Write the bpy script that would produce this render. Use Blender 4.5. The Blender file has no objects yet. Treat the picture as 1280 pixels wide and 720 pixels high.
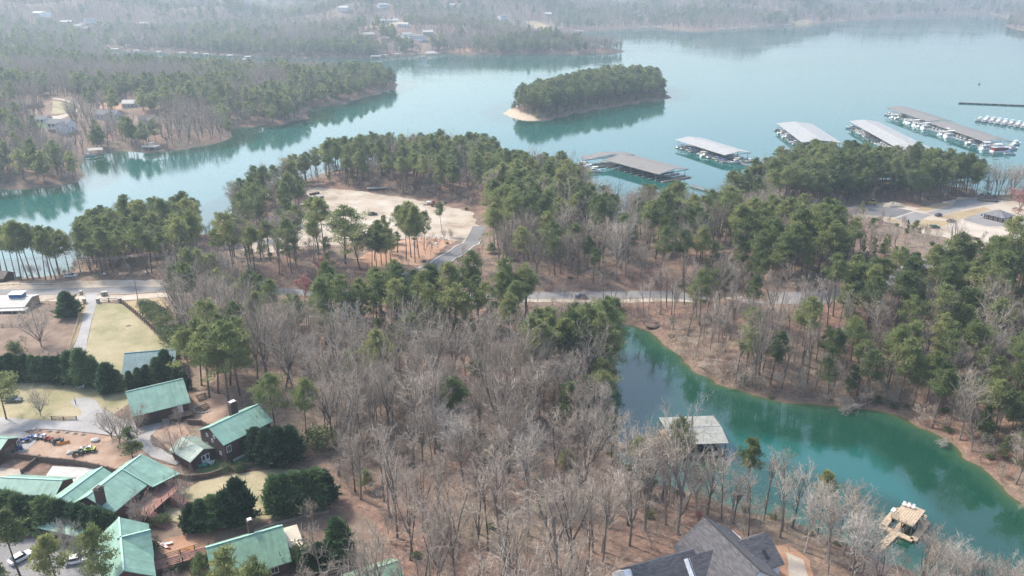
import bpy, bmesh, math, random
import numpy as np
from mathutils import Vector, Matrix, Euler
from mathutils.geometry import delaunay_2d_cdt

R = math.radians
rnd = random.Random(7)
scene = bpy.context.scene
COL = scene.collection
CAMZ, FOC, PITCH = 120.0, 995.0, R(21.3)
cP, sP = math.cos(PITCH), math.sin(PITCH)

# ------------------------------------------------------------------ survey helpers
def at(px, py, z=0.0):
    xc, yc = (px - 640) / FOC, (360 - py) / FOC
    d = (xc, cP + yc * sP, -sP + yc * cP)
    t = (z - CAMZ) / d[2]
    return Vector((d[0] * t, d[1] * t, z))

def proj(x, y, z):
    dep = y * cP - (z - CAMZ) * sP
    up = y * sP + (z - CAMZ) * cP
    return 640 + FOC * x / dep, 360 - FOC * up / dep, dep

def W(pts, z=0.0):
    return [tuple(at(a, b, z)[:2]) for a, b in pts]

def sdist(P, poly):
    """signed distance, positive inside"""
    P = np.asarray(P, float); poly = np.asarray(poly, float)
    best = np.full(len(P), 1e18); ins = np.zeros(len(P), bool)
    n = len(poly)
    for i in range(n):
        a, b = poly[i], poly[(i + 1) % n]
        e = b - a; l2 = max(e @ e, 1e-9)
        w = P - a
        t = np.clip((w @ e) / l2, 0, 1)
        q = w - t[:, None] * e
        best = np.minimum(best, (q * q).sum(1))
        if a[1] != b[1]:
            c = ((a[1] > P[:, 1]) != (b[1] > P[:, 1])) & (P[:, 0] < (b[0] - a[0]) * (P[:, 1] - a[1]) / (b[1] - a[1]) + a[0])
            ins ^= c
    d = np.sqrt(best)
    return np.where(ins, d, -d)

def fb(x, y, scale, seed, oct=3):
    r = np.random.RandomState(seed); out = 0; amp = 1.0; tot = 0
    for o in range(oct):
        for k in range(4):
            a = r.uniform(0, 6.283); f = 6.283 / scale * (2 ** o) * r.uniform(.6, 1.3); ph = r.uniform(0, 6.283)
            out = out + amp * np.sin(f * (x * math.cos(a) + y * math.sin(a)) + ph)
        tot += amp * 2.0; amp *= .5
    return out / tot

def sm(t):
    t = np.clip(t, 0, 1); return t * t * (3 - 2 * t)

# ------------------------------------------------------------------ shorelines (surveyed at water level)
MAIN = W([(-700, 350), (-200, 350), (0, 349), (60, 346), (84, 338), (92, 326), (118, 318), (150, 304), (200, 300), (262, 292), (272, 284),
          (290, 268), (318, 252), (345, 240), (372, 228), (400, 217), (440, 210), (500, 206), (560, 205), (600, 203), (622, 206),
          (632, 222), (650, 236), (690, 243), (716, 250), (730, 262), (765, 276), (850, 284), (892, 285), (912, 272), (925, 252), (945, 236),
          (975, 226), (1010, 221), (1060, 222), (1110, 226), (1160, 230), (1210, 236), (1225, 246), (1250, 243), (1290, 239), (1400, 240), (1700, 250)]) \
       + [(900, 200), (900, -200), (-900, -200)]
COVE = W([(762, 404), (776, 403), (800, 411), (830, 429), (853, 446), (869, 463), (896, 479), (930, 491), (962, 498), (1000, 502), (1042, 507), (1080, 509),
          (1112, 517), (1150, 534), (1185, 551), (1212, 572), (1236, 590), (1258, 610), (1282, 632), (1330, 665), (1420, 720), (1500, 840),
          (1330, 790), (1240, 752), (1180, 732), (1136, 713), (1086, 691), (1035, 671), (980, 651), (922, 638), (890, 626), (857, 617),
          (820, 606), (790, 590), (770, 570), (757, 545), (752, 515), (762, 488), (772, 460), (768, 435), (760, 418)])
FAR = W([(-900, 262), (-300, 246), (-60, 236), (20, 237), (62, 233), (96, 228), (107, 221), (102, 210), (96, 199), (110, 192), (150, 188), (182, 191),
         (205, 189), (232, 185), (268, 180), (289, 172), (296, 159), (322, 158), (352, 155), (380, 149), (391, 134), (428, 130), (455, 122),
         (478, 116), (496, 110), (494, 103), (470, 101), (430, 98), (330, 96), (250, 95), (200, 91), (150, 84), (126, 68),
         (140, 62), (200, 65), (260, 67.5), (330, 71), (400, 72.5), (470, 72), (500, 69.5), (530, 67), (560, 66), (590, 68), (640, 68), (700, 67.5), (750, 66.5), (781, 65.5),
         (778, 63), (750, 61), (710, 58), (670, 54), (645, 48), (640, 39), (680, 39.5), (722, 39.5), (760, 37), (815, 34), (846, 37), (874, 39), (900, 37), (960, 32.5),
         (1020, 30), (1050, 27), (1085, 23.5), (1120, 21), (1180, 19), (1232, 17), (1254, 21), (1266, 27), (1256, 33), (1276, 38), (1330, 45), (1420, 60), (1600, 75)]) \
      + [(9000, 2000), (9000, 9500), (-9000, 9500), (-9000, 600)]
ISLE = W([(630, 141), (640, 147), (660, 150.5), (688, 150), (712, 144), (750, 136), (800, 129), (836, 122), (832, 114), (815, 108), (780, 106), (742, 109), (700, 117), (665, 127), (640, 136)])

# flat places: (outline px, level, blend metres)
LOT_L = [(380, 308), (330, 318), (290, 312), (330, 296), (372, 283), (384, 262), (386, 246), (384, 238), (396, 234), (440, 238), (475, 243), (520, 250), (556, 258), (592, 266), (594, 278), (604, 292), (596, 303), (560, 300), (530, 297), (490, 300), (440, 306)]
LOT_R = [(1040, 264), (1078, 255), (1110, 253), (1150, 260), (1190, 250), (1200, 246), (1240, 249), (1310, 256), (1340, 316), (1240, 310), (1190, 300), (1150, 290), (1100, 275)]
FLATS = [(LOT_L, 5.0, 25), (LOT_R, 4.0, 25),
         ([(-120, 690), (70, 590), (140, 575), (250, 600), (200, 720), (60, 790), (-120, 790)], 10.5, 15),
         ([(-150, 520), (-100, 490), (60, 470), (160, 475), (250, 500), (240, 560), (150, 590), (-60, 580)], 11.5, 12),
         ([(-200, 362), (0, 360), (205, 359), (350, 362), (650, 364), (930, 364), (930, 378), (650, 378), (350, 376), (205, 372), (0, 375), (-200, 380)], 5.0, 9),
         ([(150, 425), (230, 425), (235, 480), (150, 480)], 10.5, 10)]

NR, NCOL, UMAX, YO, Y0, Y1 = 560, 520, 1.05, 160.0, 60.0, 7400.0
LV = math.log((Y1 + YO) / (Y0 + YO))

def shore_d(x, y):
    P = np.stack([x, y], 1)
    near = np.minimum(sdist(P, MAIN), -sdist(P, COVE))
    d = np.maximum.reduce([near, sdist(P, FAR), sdist(P, ISLE)])
    amp = np.clip(y / 200, .7, 7)
    return d + amp * fb(x, y, 26, 3, 3) * 1.2 + .7 * fb(x, y, 9, 5, 2) * np.clip(1 - np.abs(d) / 12, 0, 1)

def raw_height(x, y):
    d = shore_d(x, y)
    farm = sm((y - 650) / 500)
    A = 11.5 + 3 * farm
    z = A * (1 - np.exp(-np.maximum(d, 0) / (36 + 20 * farm)))
    z = z + sm(d / 60) * 1.6 * fb(x, y, 120, 11, 2) + sm(d / 8) * .25 * fb(x, y, 17, 12, 2)
    q = at(1120, 345, 12); z = z + 9 * np.exp(-(((x - q.x) / 75) ** 2 + ((y - q.y) / 45) ** 2)) * sm(d / 30)
    q = at(640, 430, 10); z = z + 3 * np.exp(-(((x - q.x) / 60) ** 2 + ((y - q.y) / 50) ** 2)) * sm(d / 30)
    hill = sm(d / 420) * sm((y - 1000) / 900) * (30 + 60 * fb(x, y, 800, 21, 3))
    z = z + np.maximum(hill, 0) + sm((y - 3000) / 3500) * sm(d / 600) * (70 + 70 * fb(x, y, 1900, 22, 2))
    for poly, zf, bl in FLATS:
        s = sdist(np.stack([x, y], 1), W(poly, zf))
        w = sm((s + bl) / bl)
        z = z * (1 - w) + zf * w
    z = np.where(d < 0, -np.minimum(-d * .22, 6), z)
    return z, d

vv = np.linspace(0, 1, NR); uu = np.linspace(-UMAX, UMAX, NCOL)
GY = (Y0 + YO) * np.exp(vv * LV) - YO
GYY = np.repeat(GY, NCOL); GXX = (uu[None, :] * (GY[:, None] + YO)).ravel()
GZ, GD = raw_height(GXX, GYY)

def _bil(arr, x, y):
    x = np.asarray(x, float); y = np.asarray(y, float)
    fv = np.log(np.maximum(y + YO, 1) / (Y0 + YO)) / LV * (NR - 1)
    fu = (x / (y + YO) + UMAX) / (2 * UMAX) * (NCOL - 1)
    i = np.clip(fv.astype(int), 0, NR - 2); j = np.clip(fu.astype(int), 0, NCOL - 2)
    # exact row position along y
    ty = np.clip((y - GY[i]) / (GY[i + 1] - GY[i]), 0, 1); tx = np.clip(fu - j, 0, 1)
    A = arr.reshape(NR, NCOL)
    return (A[i, j] * (1 - tx) + A[i, j + 1] * tx) * (1 - ty) + (A[i + 1, j] * (1 - tx) + A[i + 1, j + 1] * tx) * ty

def hz(x, y):
    return float(_bil(GZ, np.array([x]), np.array([y]))[0])

def G(px, py, off=0.0):
    """where the ray through a surveyed pixel meets the ground raised by off"""
    hi = at(px, py, 119.0); lo = at(px, py, -6.0)
    n = 600
    # walk out along the ray from near to far
    zs = np.linspace(60, -1, n)
    xs = np.array([at(px, py, z).x for z in zs]); ys = np.array([at(px, py, z).y for z in zs])
    g = np.maximum(_bil(GZ, xs, ys), 0) + off
    k = np.argmax(zs <= g)
    if k > 0:
        a = zs[k - 1] - g[k - 1]; b = g[k] - zs[k]; t = a / max(a + b, 1e-9)
        return Vector((xs[k - 1] + t * (xs[k] - xs[k - 1]), ys[k - 1] + t * (ys[k] - ys[k - 1]), max(hz(xs[k], ys[k]), 0)))
    return Vector((xs[k], ys[k], float(g[k] - off)))

# ------------------------------------------------------------------ materials
def newmat(name):
    m = bpy.data.materials.new(name); m.use_nodes = True
    nt = m.node_tree; b = nt.nodes['Principled BSDF']
    return m, nt, b

def N(nt, t, **kw):
    n = nt.nodes.new(t)
    for k, v in kw.items():
        if k.startswith('i_'):
            key = k[2:]
            n.inputs[int(key) if key.isdigit() else key.replace('_', ' ')].default_value = v
        else: setattr(n, k, v)
    return n

def ramp(nt, src, stops):
    r = nt.nodes.new('ShaderNodeValToRGB'); e = r.color_ramp.elements
    while len(e) < len(stops): e.new(.5)
    for q, (p, c) in zip(e, stops):
        q.position = p; q.color = (*c, 1)
    nt.links.new(src, r.inputs[0]); return r.outputs[0]

def mixc(nt, fac, a, b, mode='MIX'):
    m = nt.nodes.new('ShaderNodeMix'); m.data_type = 'RGBA'; m.blend_type = mode
    for sock, v in ((m.inputs[0], fac), (m.inputs[6], a), (m.inputs[7], b)):
        if isinstance(v, (int, float)): sock.default_value = v
        elif isinstance(v, tuple): sock.default_value = (*v, 1)
        else: nt.links.new(v, sock)
    return m.outputs[2]

def noise_tex(nt, scale, detail=4, rough=.6, coord='Object', vec=None):
    n = N(nt, 'ShaderNodeTexNoise'); n.inputs['Scale'].default_value = scale
    n.inputs['Detail'].default_value = detail; n.inputs['Roughness'].default_value = rough
    if vec is None:
        if coord == 'World':
            vec = N(nt, 'ShaderNodeNewGeometry').outputs['Position']
        else:
            vec = N(nt, 'ShaderNodeTexCoord').outputs[coord]
    nt.links.new(vec, n.inputs['Vector']); return n.outputs['Fac']

def bump(nt, b, h, strength, dist=.1):
    bp = N(nt, 'ShaderNodeBump'); bp.inputs['Strength'].default_value = strength; bp.inputs['Distance'].default_value = dist
    nt.links.new(h, bp.inputs['Height']); nt.links.new(bp.outputs[0], b.inputs['Normal'])

def simple(name, c, rough=.6, var=.15, scale=3.0, metal=0.0, coord='Object'):
    m, nt, b = newmat(name)
    f = noise_tex(nt, scale, 5, .65, coord)
    lo = tuple(max(v * (1 - var), 0) for v in c); hi = tuple(min(v * (1 + var), 1) for v in c)
    nt.links.new(ramp(nt, f, [(.3, lo), (.7, hi)]), b.inputs['Base Color'])
    b.inputs['Roughness'].default_value = rough; b.inputs['Metallic'].default_value = metal
    return m

MAT = {}
def ground_mat():
    m, nt, b = newmat('forest_floor')
    big = noise_tex(nt, .035, 5, .6, 'World'); fine = noise_tex(nt, .9, 8, .8, 'World'); mid = noise_tex(nt, .22, 5, .7, 'World')
    c1 = ramp(nt, fine, [(.30, (.070, .045, .034)), (.5, (.205, .122, .088)), (.62, (.30, .185, .135)), (.75, (.42, .31, .23))])
    c2 = ramp(nt, fine, [(.3, (.075, .06, .043)), (.55, (.21, .16, .115)), (.75, (.36, .29, .21))])
    f = ramp(nt, big, [(.42, (0, 0, 0)), (.62, (1, 1, 1))])
    c = mixc(nt, f, c1, c2)
    c3 = ramp(nt, mid, [(.35, (.45, .42, .40)), (.5, (.9, .9, .9)), (.65, (1.2, 1.18, 1.15))])
    c = mixc(nt, .8, c, c3, 'MULTIPLY')
    vf = noise_tex(nt, 3.2, 4, .7, 'World'); c = mixc(nt, ramp(nt, vf, [(.60, (0, 0, 0)), (.68, (1, 1, 1))]), c, (.46, .34, .26))
    at_ = N(nt, 'ShaderNodeAttribute', attribute_name='shore')
    s = ramp(nt, at_.outputs['Fac'], [(.0, (1, 1, 1)), (.008, (1, 1, 1)), (.03, (0, 0, 0))])
    c = mixc(nt, s, c, ramp(nt, fine, [(.3, (.10, .068, .048)), (.7, (.25, .175, .125))]))
    sand = N(nt, 'ShaderNodeAttribute', attribute_name='sand')
    c = mixc(nt, sand.outputs['Fac'], c, ramp(nt, fine, [(.3, (.38, .285, .20)), (.7, (.54, .43, .33))]))
    nt.links.new(c, b.inputs['Base Color']); b.inputs['Roughness'].default_value = .95
    bump(nt, b, fine, .6, .25)
    return m

def water_mat():
    m, nt, b = newmat('lake_water')
    a = N(nt, 'ShaderNodeAttribute', attribute_name='depth')
    bign = noise_tex(nt, .012, 3, .5, 'World')
    sh = ramp(nt, a.outputs['Fac'], [(.0, (.13, .115, .055)), (.018, (.09, .10, .04)), (.065, (.030, .090, .052)), (.25, (.008, .056, .034)), (.78, (.008, .054, .035)), (1, (.012, .098, .084))])
    nt.links.new(sh, b.inputs['Base Color'])
    b.inputs['Roughness'].default_value = .035; b.inputs['IOR'].default_value = 1.75
    geo = N(nt, 'ShaderNodeNewGeometry')
    mp = N(nt, 'ShaderNodeMapping'); mp.inputs['Scale'].default_value = (1, 1, 1)
    nt.links.new(geo.outputs['Position'], mp.inputs['Vector'])
    h = noise_tex(nt, .55, 3, .55, vec=mp.outputs[0])
    patch = ramp(nt, bign, [(.4, (.25, .25, .25)), (.65, (1, 1, 1))])
    mu = N(nt, 'ShaderNodeMath', operation='MULTIPLY'); nt.links.new(h, mu.inputs[0]); nt.links.new(patch, mu.inputs[1])
    bump(nt, b, mu.outputs[0], WATER_BUMP, .1)
    nt.links.new(ramp(nt, noise_tex(nt, .006, 4, .6, 'World'), [(.35, (.02, .02, .02)), (.65, (.10, .10, .10))]), b.inputs['Roughness'])
    return m

WATER_BUMP = .22
def foliage_mat(name, dark, mid, light, trans=.25):
    m, nt, b = newmat(name)
    oi = N(nt, 'ShaderNodeObjectInfo'); at_ = N(nt, 'ShaderNodeAttribute', attribute_name='tint')
    ad = N(nt, 'ShaderNodeMath', operation='MULTIPLY_ADD'); ad.inputs[1].default_value = .55
    nt.links.new(oi.outputs['Random'], ad.inputs[0])
    m2 = N(nt, 'ShaderNodeMath', operation='MULTIPLY'); m2.inputs[1].default_value = .45
    nt.links.new(at_.outputs['Fac'], m2.inputs[0]); nt.links.new(m2.outputs[0], ad.inputs[2])
    c = ramp(nt, ad.outputs[0], [(.1, dark), (.5, mid), (.92, light)])
    nt.links.new(c, b.inputs['Base Color']); b.inputs['Roughness'].default_value = .65
    if trans:
        tr = N(nt, 'ShaderNodeBsdfTranslucent'); nt.links.new(c, tr.inputs['Color'])
        mx = N(nt, 'ShaderNodeMixShader'); mx.inputs[0].default_value = trans
        nt.links.new(b.outputs[0], mx.inputs[1]); nt.links.new(tr.outputs[0], mx.inputs[2])
        nt.links.new(mx.outputs[0], nt.nodes['Material Output'].inputs['Surface'])
    return m

def bark_mat(name, lo, hi):
    m, nt, b = newmat(name)
    oi = N(nt, 'ShaderNodeObjectInfo'); f = noise_tex(nt, 2.0, 5, .7)
    ad = N(nt, 'ShaderNodeMath', operation='MULTIPLY_ADD'); ad.inputs[1].default_value = .5
    m2 = N(nt, 'ShaderNodeMath', operation='MULTIPLY'); m2.inputs[1].default_value = .5
    nt.links.new(oi.outputs['Random'], ad.inputs[0]); nt.links.new(f, m2.inputs[0]); nt.links.new(m2.outputs[0], ad.inputs[2])
    nt.links.new(ramp(nt, ad.outputs[0], [(.2, lo), (.8, hi)]), b.inputs['Base Color']); b.inputs['Roughness'].default_value = .9
    return m

def ground_cover(name, a, b_, c, scale=.35, fine=2.0, stripes=None):
    m, nt, b = newmat(name)
    f = noise_tex(nt, scale * .35, 5, .6, 'World'); g = noise_tex(nt, fine, 8, .75, 'World')
    big = ramp(nt, f, [(.32, a), (.5, b_), (.68, c)])
    d = ramp(nt, g, [(.3, (.72, .72, .72)), (.7, (1.18, 1.18, 1.18))])
    nt.links.new(mixc(nt, 1.0, big, d, 'MULTIPLY'), b.inputs['Base Color']); b.inputs['Roughness'].default_value = .95
    bump(nt, b, g, .3, .1)
    return m

MAT['ground'] = ground_mat(); MAT['water'] = water_mat()
MAT['grass'] = ground_cover('mown_grass', (.21, .20, .095), (.32, .28, .16), (.41, .34, .22), .3)
MAT['green_grass'] = ground_cover('green_grass', (.05, .11, .03), (.08, .15, .045), (.14, .18, .07), .5)
MAT['dirt'] = ground_cover('red_dirt', (.26, .165, .115), (.35, .235, .168), (.43, .32, .24), .5)
MAT['brown_dirt'] = ground_cover('brown_dirt', (.15, .10, .072), (.20, .14, .10), (.27, .195, .145), .5)
MAT['clay'] = ground_cover('orange_clay', (.33, .195, .125), (.42, .235, .145), (.39, .28, .195), .4)
MAT['gravel'] = ground_cover('pale_gravel', (.29, .225, .165), (.43, .36, .28), (.50, .45, .38), .25)
MAT['white_gravel'] = ground_cover('white_gravel', (.40, .34, .275), (.48, .415, .34), (.54, .475, .40), .25)
MAT['asphalt'] = ground_cover('worn_asphalt', (.19, .185, .18), (.24, .23, .225), (.29, .28, .27), .2)
MAT['dark_asphalt'] = ground_cover('asphalt', (.135, .13, .13), (.17, .165, .165), (.21, .205, .20), .2)
MAT['bluestone'] = ground_cover('grey_gravel', (.27, .26, .25), (.34, .325, .31), (.40, .385, .365), .3)
MAT['concrete'] = ground_cover('concrete', (.42, .40, .37), (.5, .475, .44), (.56, .53, .49), .3)
MAT['tan_grass'] = ground_cover('dry_grass', (.27, .21, .115), (.36, .27, .155), (.41, .33, .20), .4)
MAT['pine'] = foliage_mat('pine_needles', (.078, .115, .044), (.205, .250, .095), (.37, .37, .15), .5)
MAT['cedar'] = foliage_mat('cypress_foliage', (.012, .036, .018), (.050, .110, .046), (.20, .28, .105), .3)
MAT['shrub'] = foliage_mat('shrub_leaves', (.06, .10, .035), (.13, .17, .065), (.25, .25, .10))
MAT['redbud'] = foliage_mat('red_buds', (.27, .085, .08), (.37, .145, .13), (.42, .23, .185))
MAT['blossom'] = foliage_mat('pale_blossom', (.42, .36, .27), (.5, .45, .36), (.55, .52, .44))
MAT['bark'] = bark_mat('grey_bark', (.11, .088, .074), (.29, .245, .21))
MAT['twig'] = bark_mat('pale_twigs', (.25, .20, .155), (.54, .455, .37))
MAT['pale_twig'] = bark_mat('white_branches', (.32, .275, .235), (.50, .45, .395))
MAT['pine_bark'] = bark_mat('pine_bark', (.065, .045, .036), (.15, .11, .088))
MAT['teal_roof'] = None
# ------------------------------------------------------------------ objects and meshes
def tag(o, label=None, cat=None, group=None, kind=None):
    if label: o['label'] = label
    if cat: o['category'] = cat
    if group: o['group'] = group
    if kind: o['kind'] = kind
    return o

def thing(name, label, cat, loc=(0, 0, 0), rz=0.0, group=None):
    o = bpy.data.objects.new(name, None); COL.objects.link(o)
    o.location = loc; o.rotation_euler = (0, 0, rz); o.empty_display_size = .5
    return tag(o, label, cat, group)

def dup(root, loc, rz, label=None, group=None, scale=None):
    r = root.copy(); COL.objects.link(r); r.location = loc; r.rotation_euler = (0, 0, rz)
    if scale is not None: r.scale = scale
    if label: r['label'] = label
    if group: r['group'] = group
    for ch in root.children:
        c = ch.copy(); COL.objects.link(c); c.parent = r
        for g in ch.children:
            d = g.copy(); COL.objects.link(d); d.parent = c
    return r

class MB:
    def __init__(s): s.v = []; s.f = []
    def add(s, vs, fs):
        k = len(s.v); s.v += [tuple(v) for v in vs]; s.f += [tuple(i + k for i in f) for f in fs]; return s
    def box(s, c, d, rz=0.0, rx=0.0, ry=0.0):
        M = Euler((rx, ry, rz)).to_matrix(); c = Vector(c)
        vs = [c + M @ Vector((d[0] * a / 2, d[1] * b / 2, d[2] * e / 2)) for e in (-1, 1) for a, b in ((-1, -1), (1, -1), (1, 1), (-1, 1))]
        return s.add(vs, [(3, 2, 1, 0), (4, 5, 6, 7), (0, 1, 5, 4), (1, 2, 6, 5), (2, 3, 7, 6), (3, 0, 4, 7)])
    def beam(s, p, q, w, h=None):
        p, q = Vector(p), Vector(q); d = q - p; L = d.length
        if L < 1e-6: return s
        h = h or w; x = d / L; up = Vector((0, 0, 1)) if abs(x.z) < .95 else Vector((0, 1, 0))
        y = up.cross(x).normalized(); z = x.cross(y)
        vs = [b + y * w * a / 2 + z * h * c / 2 for b in (p, q) for a, c in ((-1, -1), (1, -1), (1, 1), (-1, 1))]
        return s.add(vs, [(3, 2, 1, 0), (4, 5, 6, 7), (0, 1, 5, 4), (1, 2, 6, 5), (2, 3, 7, 6), (3, 0, 4, 7)])
    def tube(s, pts, rad, n=6, cap=True):
        pts = [Vector(p) for p in pts]; rings = []
        for i, p in enumerate(pts):
            d = (pts[min(i + 1, len(pts) - 1)] - pts[max(i - 1, 0)]).normalized()
            a = Vector((0, 0, 1)) if abs(d.z) < .9 else Vector((1, 0, 0))
            x = a.cross(d).normalized(); y = d.cross(x)
            r = rad[i] if isinstance(rad, (list, tuple)) else rad
            rings.append([p + (x * math.cos(6.2832 * k / n) + y * math.sin(6.2832 * k / n)) * r for k in range(n)])
        vs = [v for g in rings for v in g]; fs = []
        for i in range(len(pts) - 1):
            for k in range(n): fs.append((i * n + k, i * n + (k + 1) % n, (i + 1) * n + (k + 1) % n, (i + 1) * n + k))
        if cap: fs += [tuple(range(n))[::-1], tuple(range((len(pts) - 1) * n, len(pts) * n))]
        return s.add(vs, fs)
    def prism(s, poly, z0, z1):
        n = len(poly)
        a = sum(poly[i][0] * poly[(i + 1) % n][1] - poly[(i + 1) % n][0] * poly[i][1] for i in range(n))
        if a < 0: poly = poly[::-1]
        vs = [(x, y, z0) for x, y in poly] + [(x, y, z1) for x, y in poly]
        return s.add(vs, [tuple(range(n))[::-1], tuple(range(n, 2 * n))] + [(i, (i + 1) % n, n + (i + 1) % n, n + i) for i in range(n)])
    def loft(s, secs, cap=True):
        """rings of equal length joined along their order"""
        n = len(secs[0]); fs = []
        for i in range(len(secs) - 1):
            for k in range(n): fs.append((i * n + k, i * n + (k + 1) % n, (i + 1) * n + (k + 1) % n, (i + 1) * n + k))
        if cap: fs += [tuple(range(n))[::-1], tuple(range((len(secs) - 1) * n, len(secs) * n))]
        return s.add([v for g in secs for v in g], fs)
    def ball(s, c, r, n=8, m=5):
        r = r if isinstance(r, (tuple, list)) else (r, r, r)
        secs = []
        for i in range(m + 1):
            t = math.pi * (i / m) * .96 + .06
            secs.append([(c[0] + r[0] * math.sin(t) * math.cos(6.2832 * k / n), c[1] + r[1] * math.sin(t) * math.sin(6.2832 * k / n), c[2] - r[2] * math.cos(t)) for k in range(n)])
        return s.loft(secs)
    def mesh(s, name, mat, smooth=False):
        me = bpy.data.meshes.new(name); me.from_pydata(s.v, [], s.f)
        mats = mat if isinstance(mat, (list, tuple)) else [mat]
        for q in mats: me.materials.append(q)
        me.validate()
        if smooth: me.polygons.foreach_set('use_smooth', [True] * len(me.polygons))
        return me
    def build(s, name, mat, parent=None, smooth=False):
        o = bpy.data.objects.new(name, s.mesh(name, mat, smooth)); COL.objects.link(o)
        if parent is not None: o.parent = parent
        return o

def np_mesh(name, V, F, mats, tint=None, midx=None):
    """F: (n,k) faces of equal size or a list of such arrays"""
    Fs = F if isinstance(F, list) else [F]
    me = bpy.data.meshes.new(name); me.vertices.add(len(V)); me.vertices.foreach_set('co', np.asarray(V, np.float32).ravel())
    loops = np.concatenate([f.ravel() for f in Fs]).astype(np.int32)
    sizes = np.concatenate([np.full(len(f), f.shape[1]) for f in Fs])
    me.loops.add(len(loops)); me.loops.foreach_set('vertex_index', loops)
    me.polygons.add(len(sizes)); me.polygons.foreach_set('loop_start', np.concatenate([[0], np.cumsum(sizes)[:-1]]).astype(np.int32))
    for m in mats: me.materials.append(m)
    if midx is not None: me.polygons.foreach_set('material_index', midx.astype(np.int32))
    me.update(calc_edges=True)
    if tint is not None:
        a = me.attributes.new('tint', 'FLOAT', 'POINT'); a.data.foreach_set('value', np.asarray(tint, np.float32))
    return me

# ------------------------------------------------------------------ terrain and water
def terrain():
    idx = np.arange(NR * NCOL).reshape(NR, NCOL)
    F = np.stack([idx[:-1, :-1], idx[:-1, 1:], idx[1:, 1:], idx[1:, :-1]], -1).reshape(-1, 4)
    V = np.stack([GXX, GYY, GZ], 1)
    me = np_mesh('ground', V, F, [MAT['ground']])
    me.polygons.foreach_set('use_smooth', [True] * len(me.polygons))
    me.attributes.new('shore', 'FLOAT', 'POINT').data.foreach_set('value', np.clip(GD / 60, 0, 1).astype(np.float32))
    P = np.stack([GXX, GYY], 1)
    sd = sdist(P, W([(620, 138), (640, 151), (676, 153), (668, 148.6), (652, 144.5), (638, 137)]))
    me.attributes.new('sand', 'FLOAT', 'POINT').data.foreach_set('value', sm((sd + 4) / 6).astype(np.float32))
    o = bpy.data.objects.new('ground', me); COL.objects.link(o); tag(o, kind='structure')
    keep = (GZ[F] < .4).any(1)
    Fw = F[keep]; used, inv = np.unique(Fw, return_inverse=True)
    Vw = np.stack([GXX[used], GYY[used], np.zeros(len(used))], 1)
    mw = np_mesh('lake_water', Vw, inv.reshape(-1, 4), [MAT['water']])
    mw.attributes.new('depth', 'FLOAT', 'POINT').data.foreach_set('value', np.clip(-GZ[used] / 6, 0, 1).astype(np.float32))
    o = bpy.data.objects.new('lake_water', mw); COL.objects.link(o); tag(o, kind='structure')
terrain()

ZONES = []      # world outlines kept free of wild trees
def in_zones(x, y, grow=0.0):
    P = np.stack([x, y], 1); r = np.zeros(len(x), bool)
    for poly, g in ZONES:
        r |= sdist(P, poly) > -(g + grow)
    return r

LIFT = [0.0]
def sheet(name, poly, mat, lift=.06, step=2.5, clear=1.0, world=False, wob=.0, label=None):
    """a surface laid over the ground inside an outline"""
    if not world:
        poly = [tuple(G(a, b)[:2]) for a, b in poly]
    ZONES.append((np.array(poly), clear))
    # densify (and roughen) the outline
    pts = []
    n = len(poly)
    for i in range(n):
        a, b = Vector(poly[i]), Vector(poly[(i + 1) % n]); k = max(1, int((b - a).length / step))
        nn = Vector((-(b - a).y, (b - a).x)).normalized() if (b - a).length > 0 else Vector((0, 0))
        for j in range(k):
            q = a.lerp(b, j / k)
            if wob and 0 < j: q = q + nn * rnd.uniform(-wob, wob)
            pts.append(q)
    E = [(i, (i + 1) % len(pts)) for i in range(len(pts))]
    A = np.array([tuple(p) for p in pts]); lo, hi = A.min(0), A.max(0)
    st = max(step, (hi - lo).max() / 90)
    gx, gy = np.meshgrid(np.arange(lo[0], hi[0], st), np.arange(lo[1], hi[1], st))
    g = np.stack([gx.ravel(), gy.ravel()], 1) + .013
    g = g[sdist(g, A) > st * .4] if len(g) else g
    allp = pts + [Vector(q) for q in g]
    vs, es, fs, *_ = delaunay_2d_cdt(allp, E, [], 1, 1e-4)
    V = np.array([tuple(v) for v in vs]); z = np.maximum(_bil(GZ, V[:, 0], V[:, 1]), 0.02) + lift
    mb = MB(); mb.v = [(a, b, c) for (a, b), c in zip(V, z)]; mb.f = [tuple(f) for f in fs]
    for i, f in enumerate(mb.f):
        a, b, c = (V[k] for k in f[:3])
        if (b[0] - a[0]) * (c[1] - a[1]) - (b[1] - a[1]) * (c[0] - a[0]) < 0: mb.f[i] = f[::-1]
    o = mb.build(name, mat); tag(o, kind='structure'); return o

def ribbon(pts, w):
    """outline of a strip of width w about a polyline of world points"""
    # smooth the line first
    P = [Vector(p[:2]) for p in pts]; Q = []
    for i in range(len(P) - 1):
        a = P[max(i - 1, 0)]; b = P[i]; c = P[i + 1]; d = P[min(i + 2, len(P) - 1)]
        for k in range(8):
            t = k / 8
            Q.append(.5 * ((2 * b) + (c - a) * t + (2 * a - 5 * b + 4 * c - d) * t * t + (3 * b - a - 3 * c + d) * t ** 3))
    Q.append(P[-1]); L, Rr = [], []
    for i, q in enumerate(Q):
        t = (Q[min(i + 1, len(Q) - 1)] - Q[max(i - 1, 0)]).normalized(); n = Vector((-t.y, t.x))
        L.append(q + n * w / 2); Rr.append(q - n * w / 2)
    return [tuple(p) for p in L + Rr[::-1]], [tuple(q) for q in Q]

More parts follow.
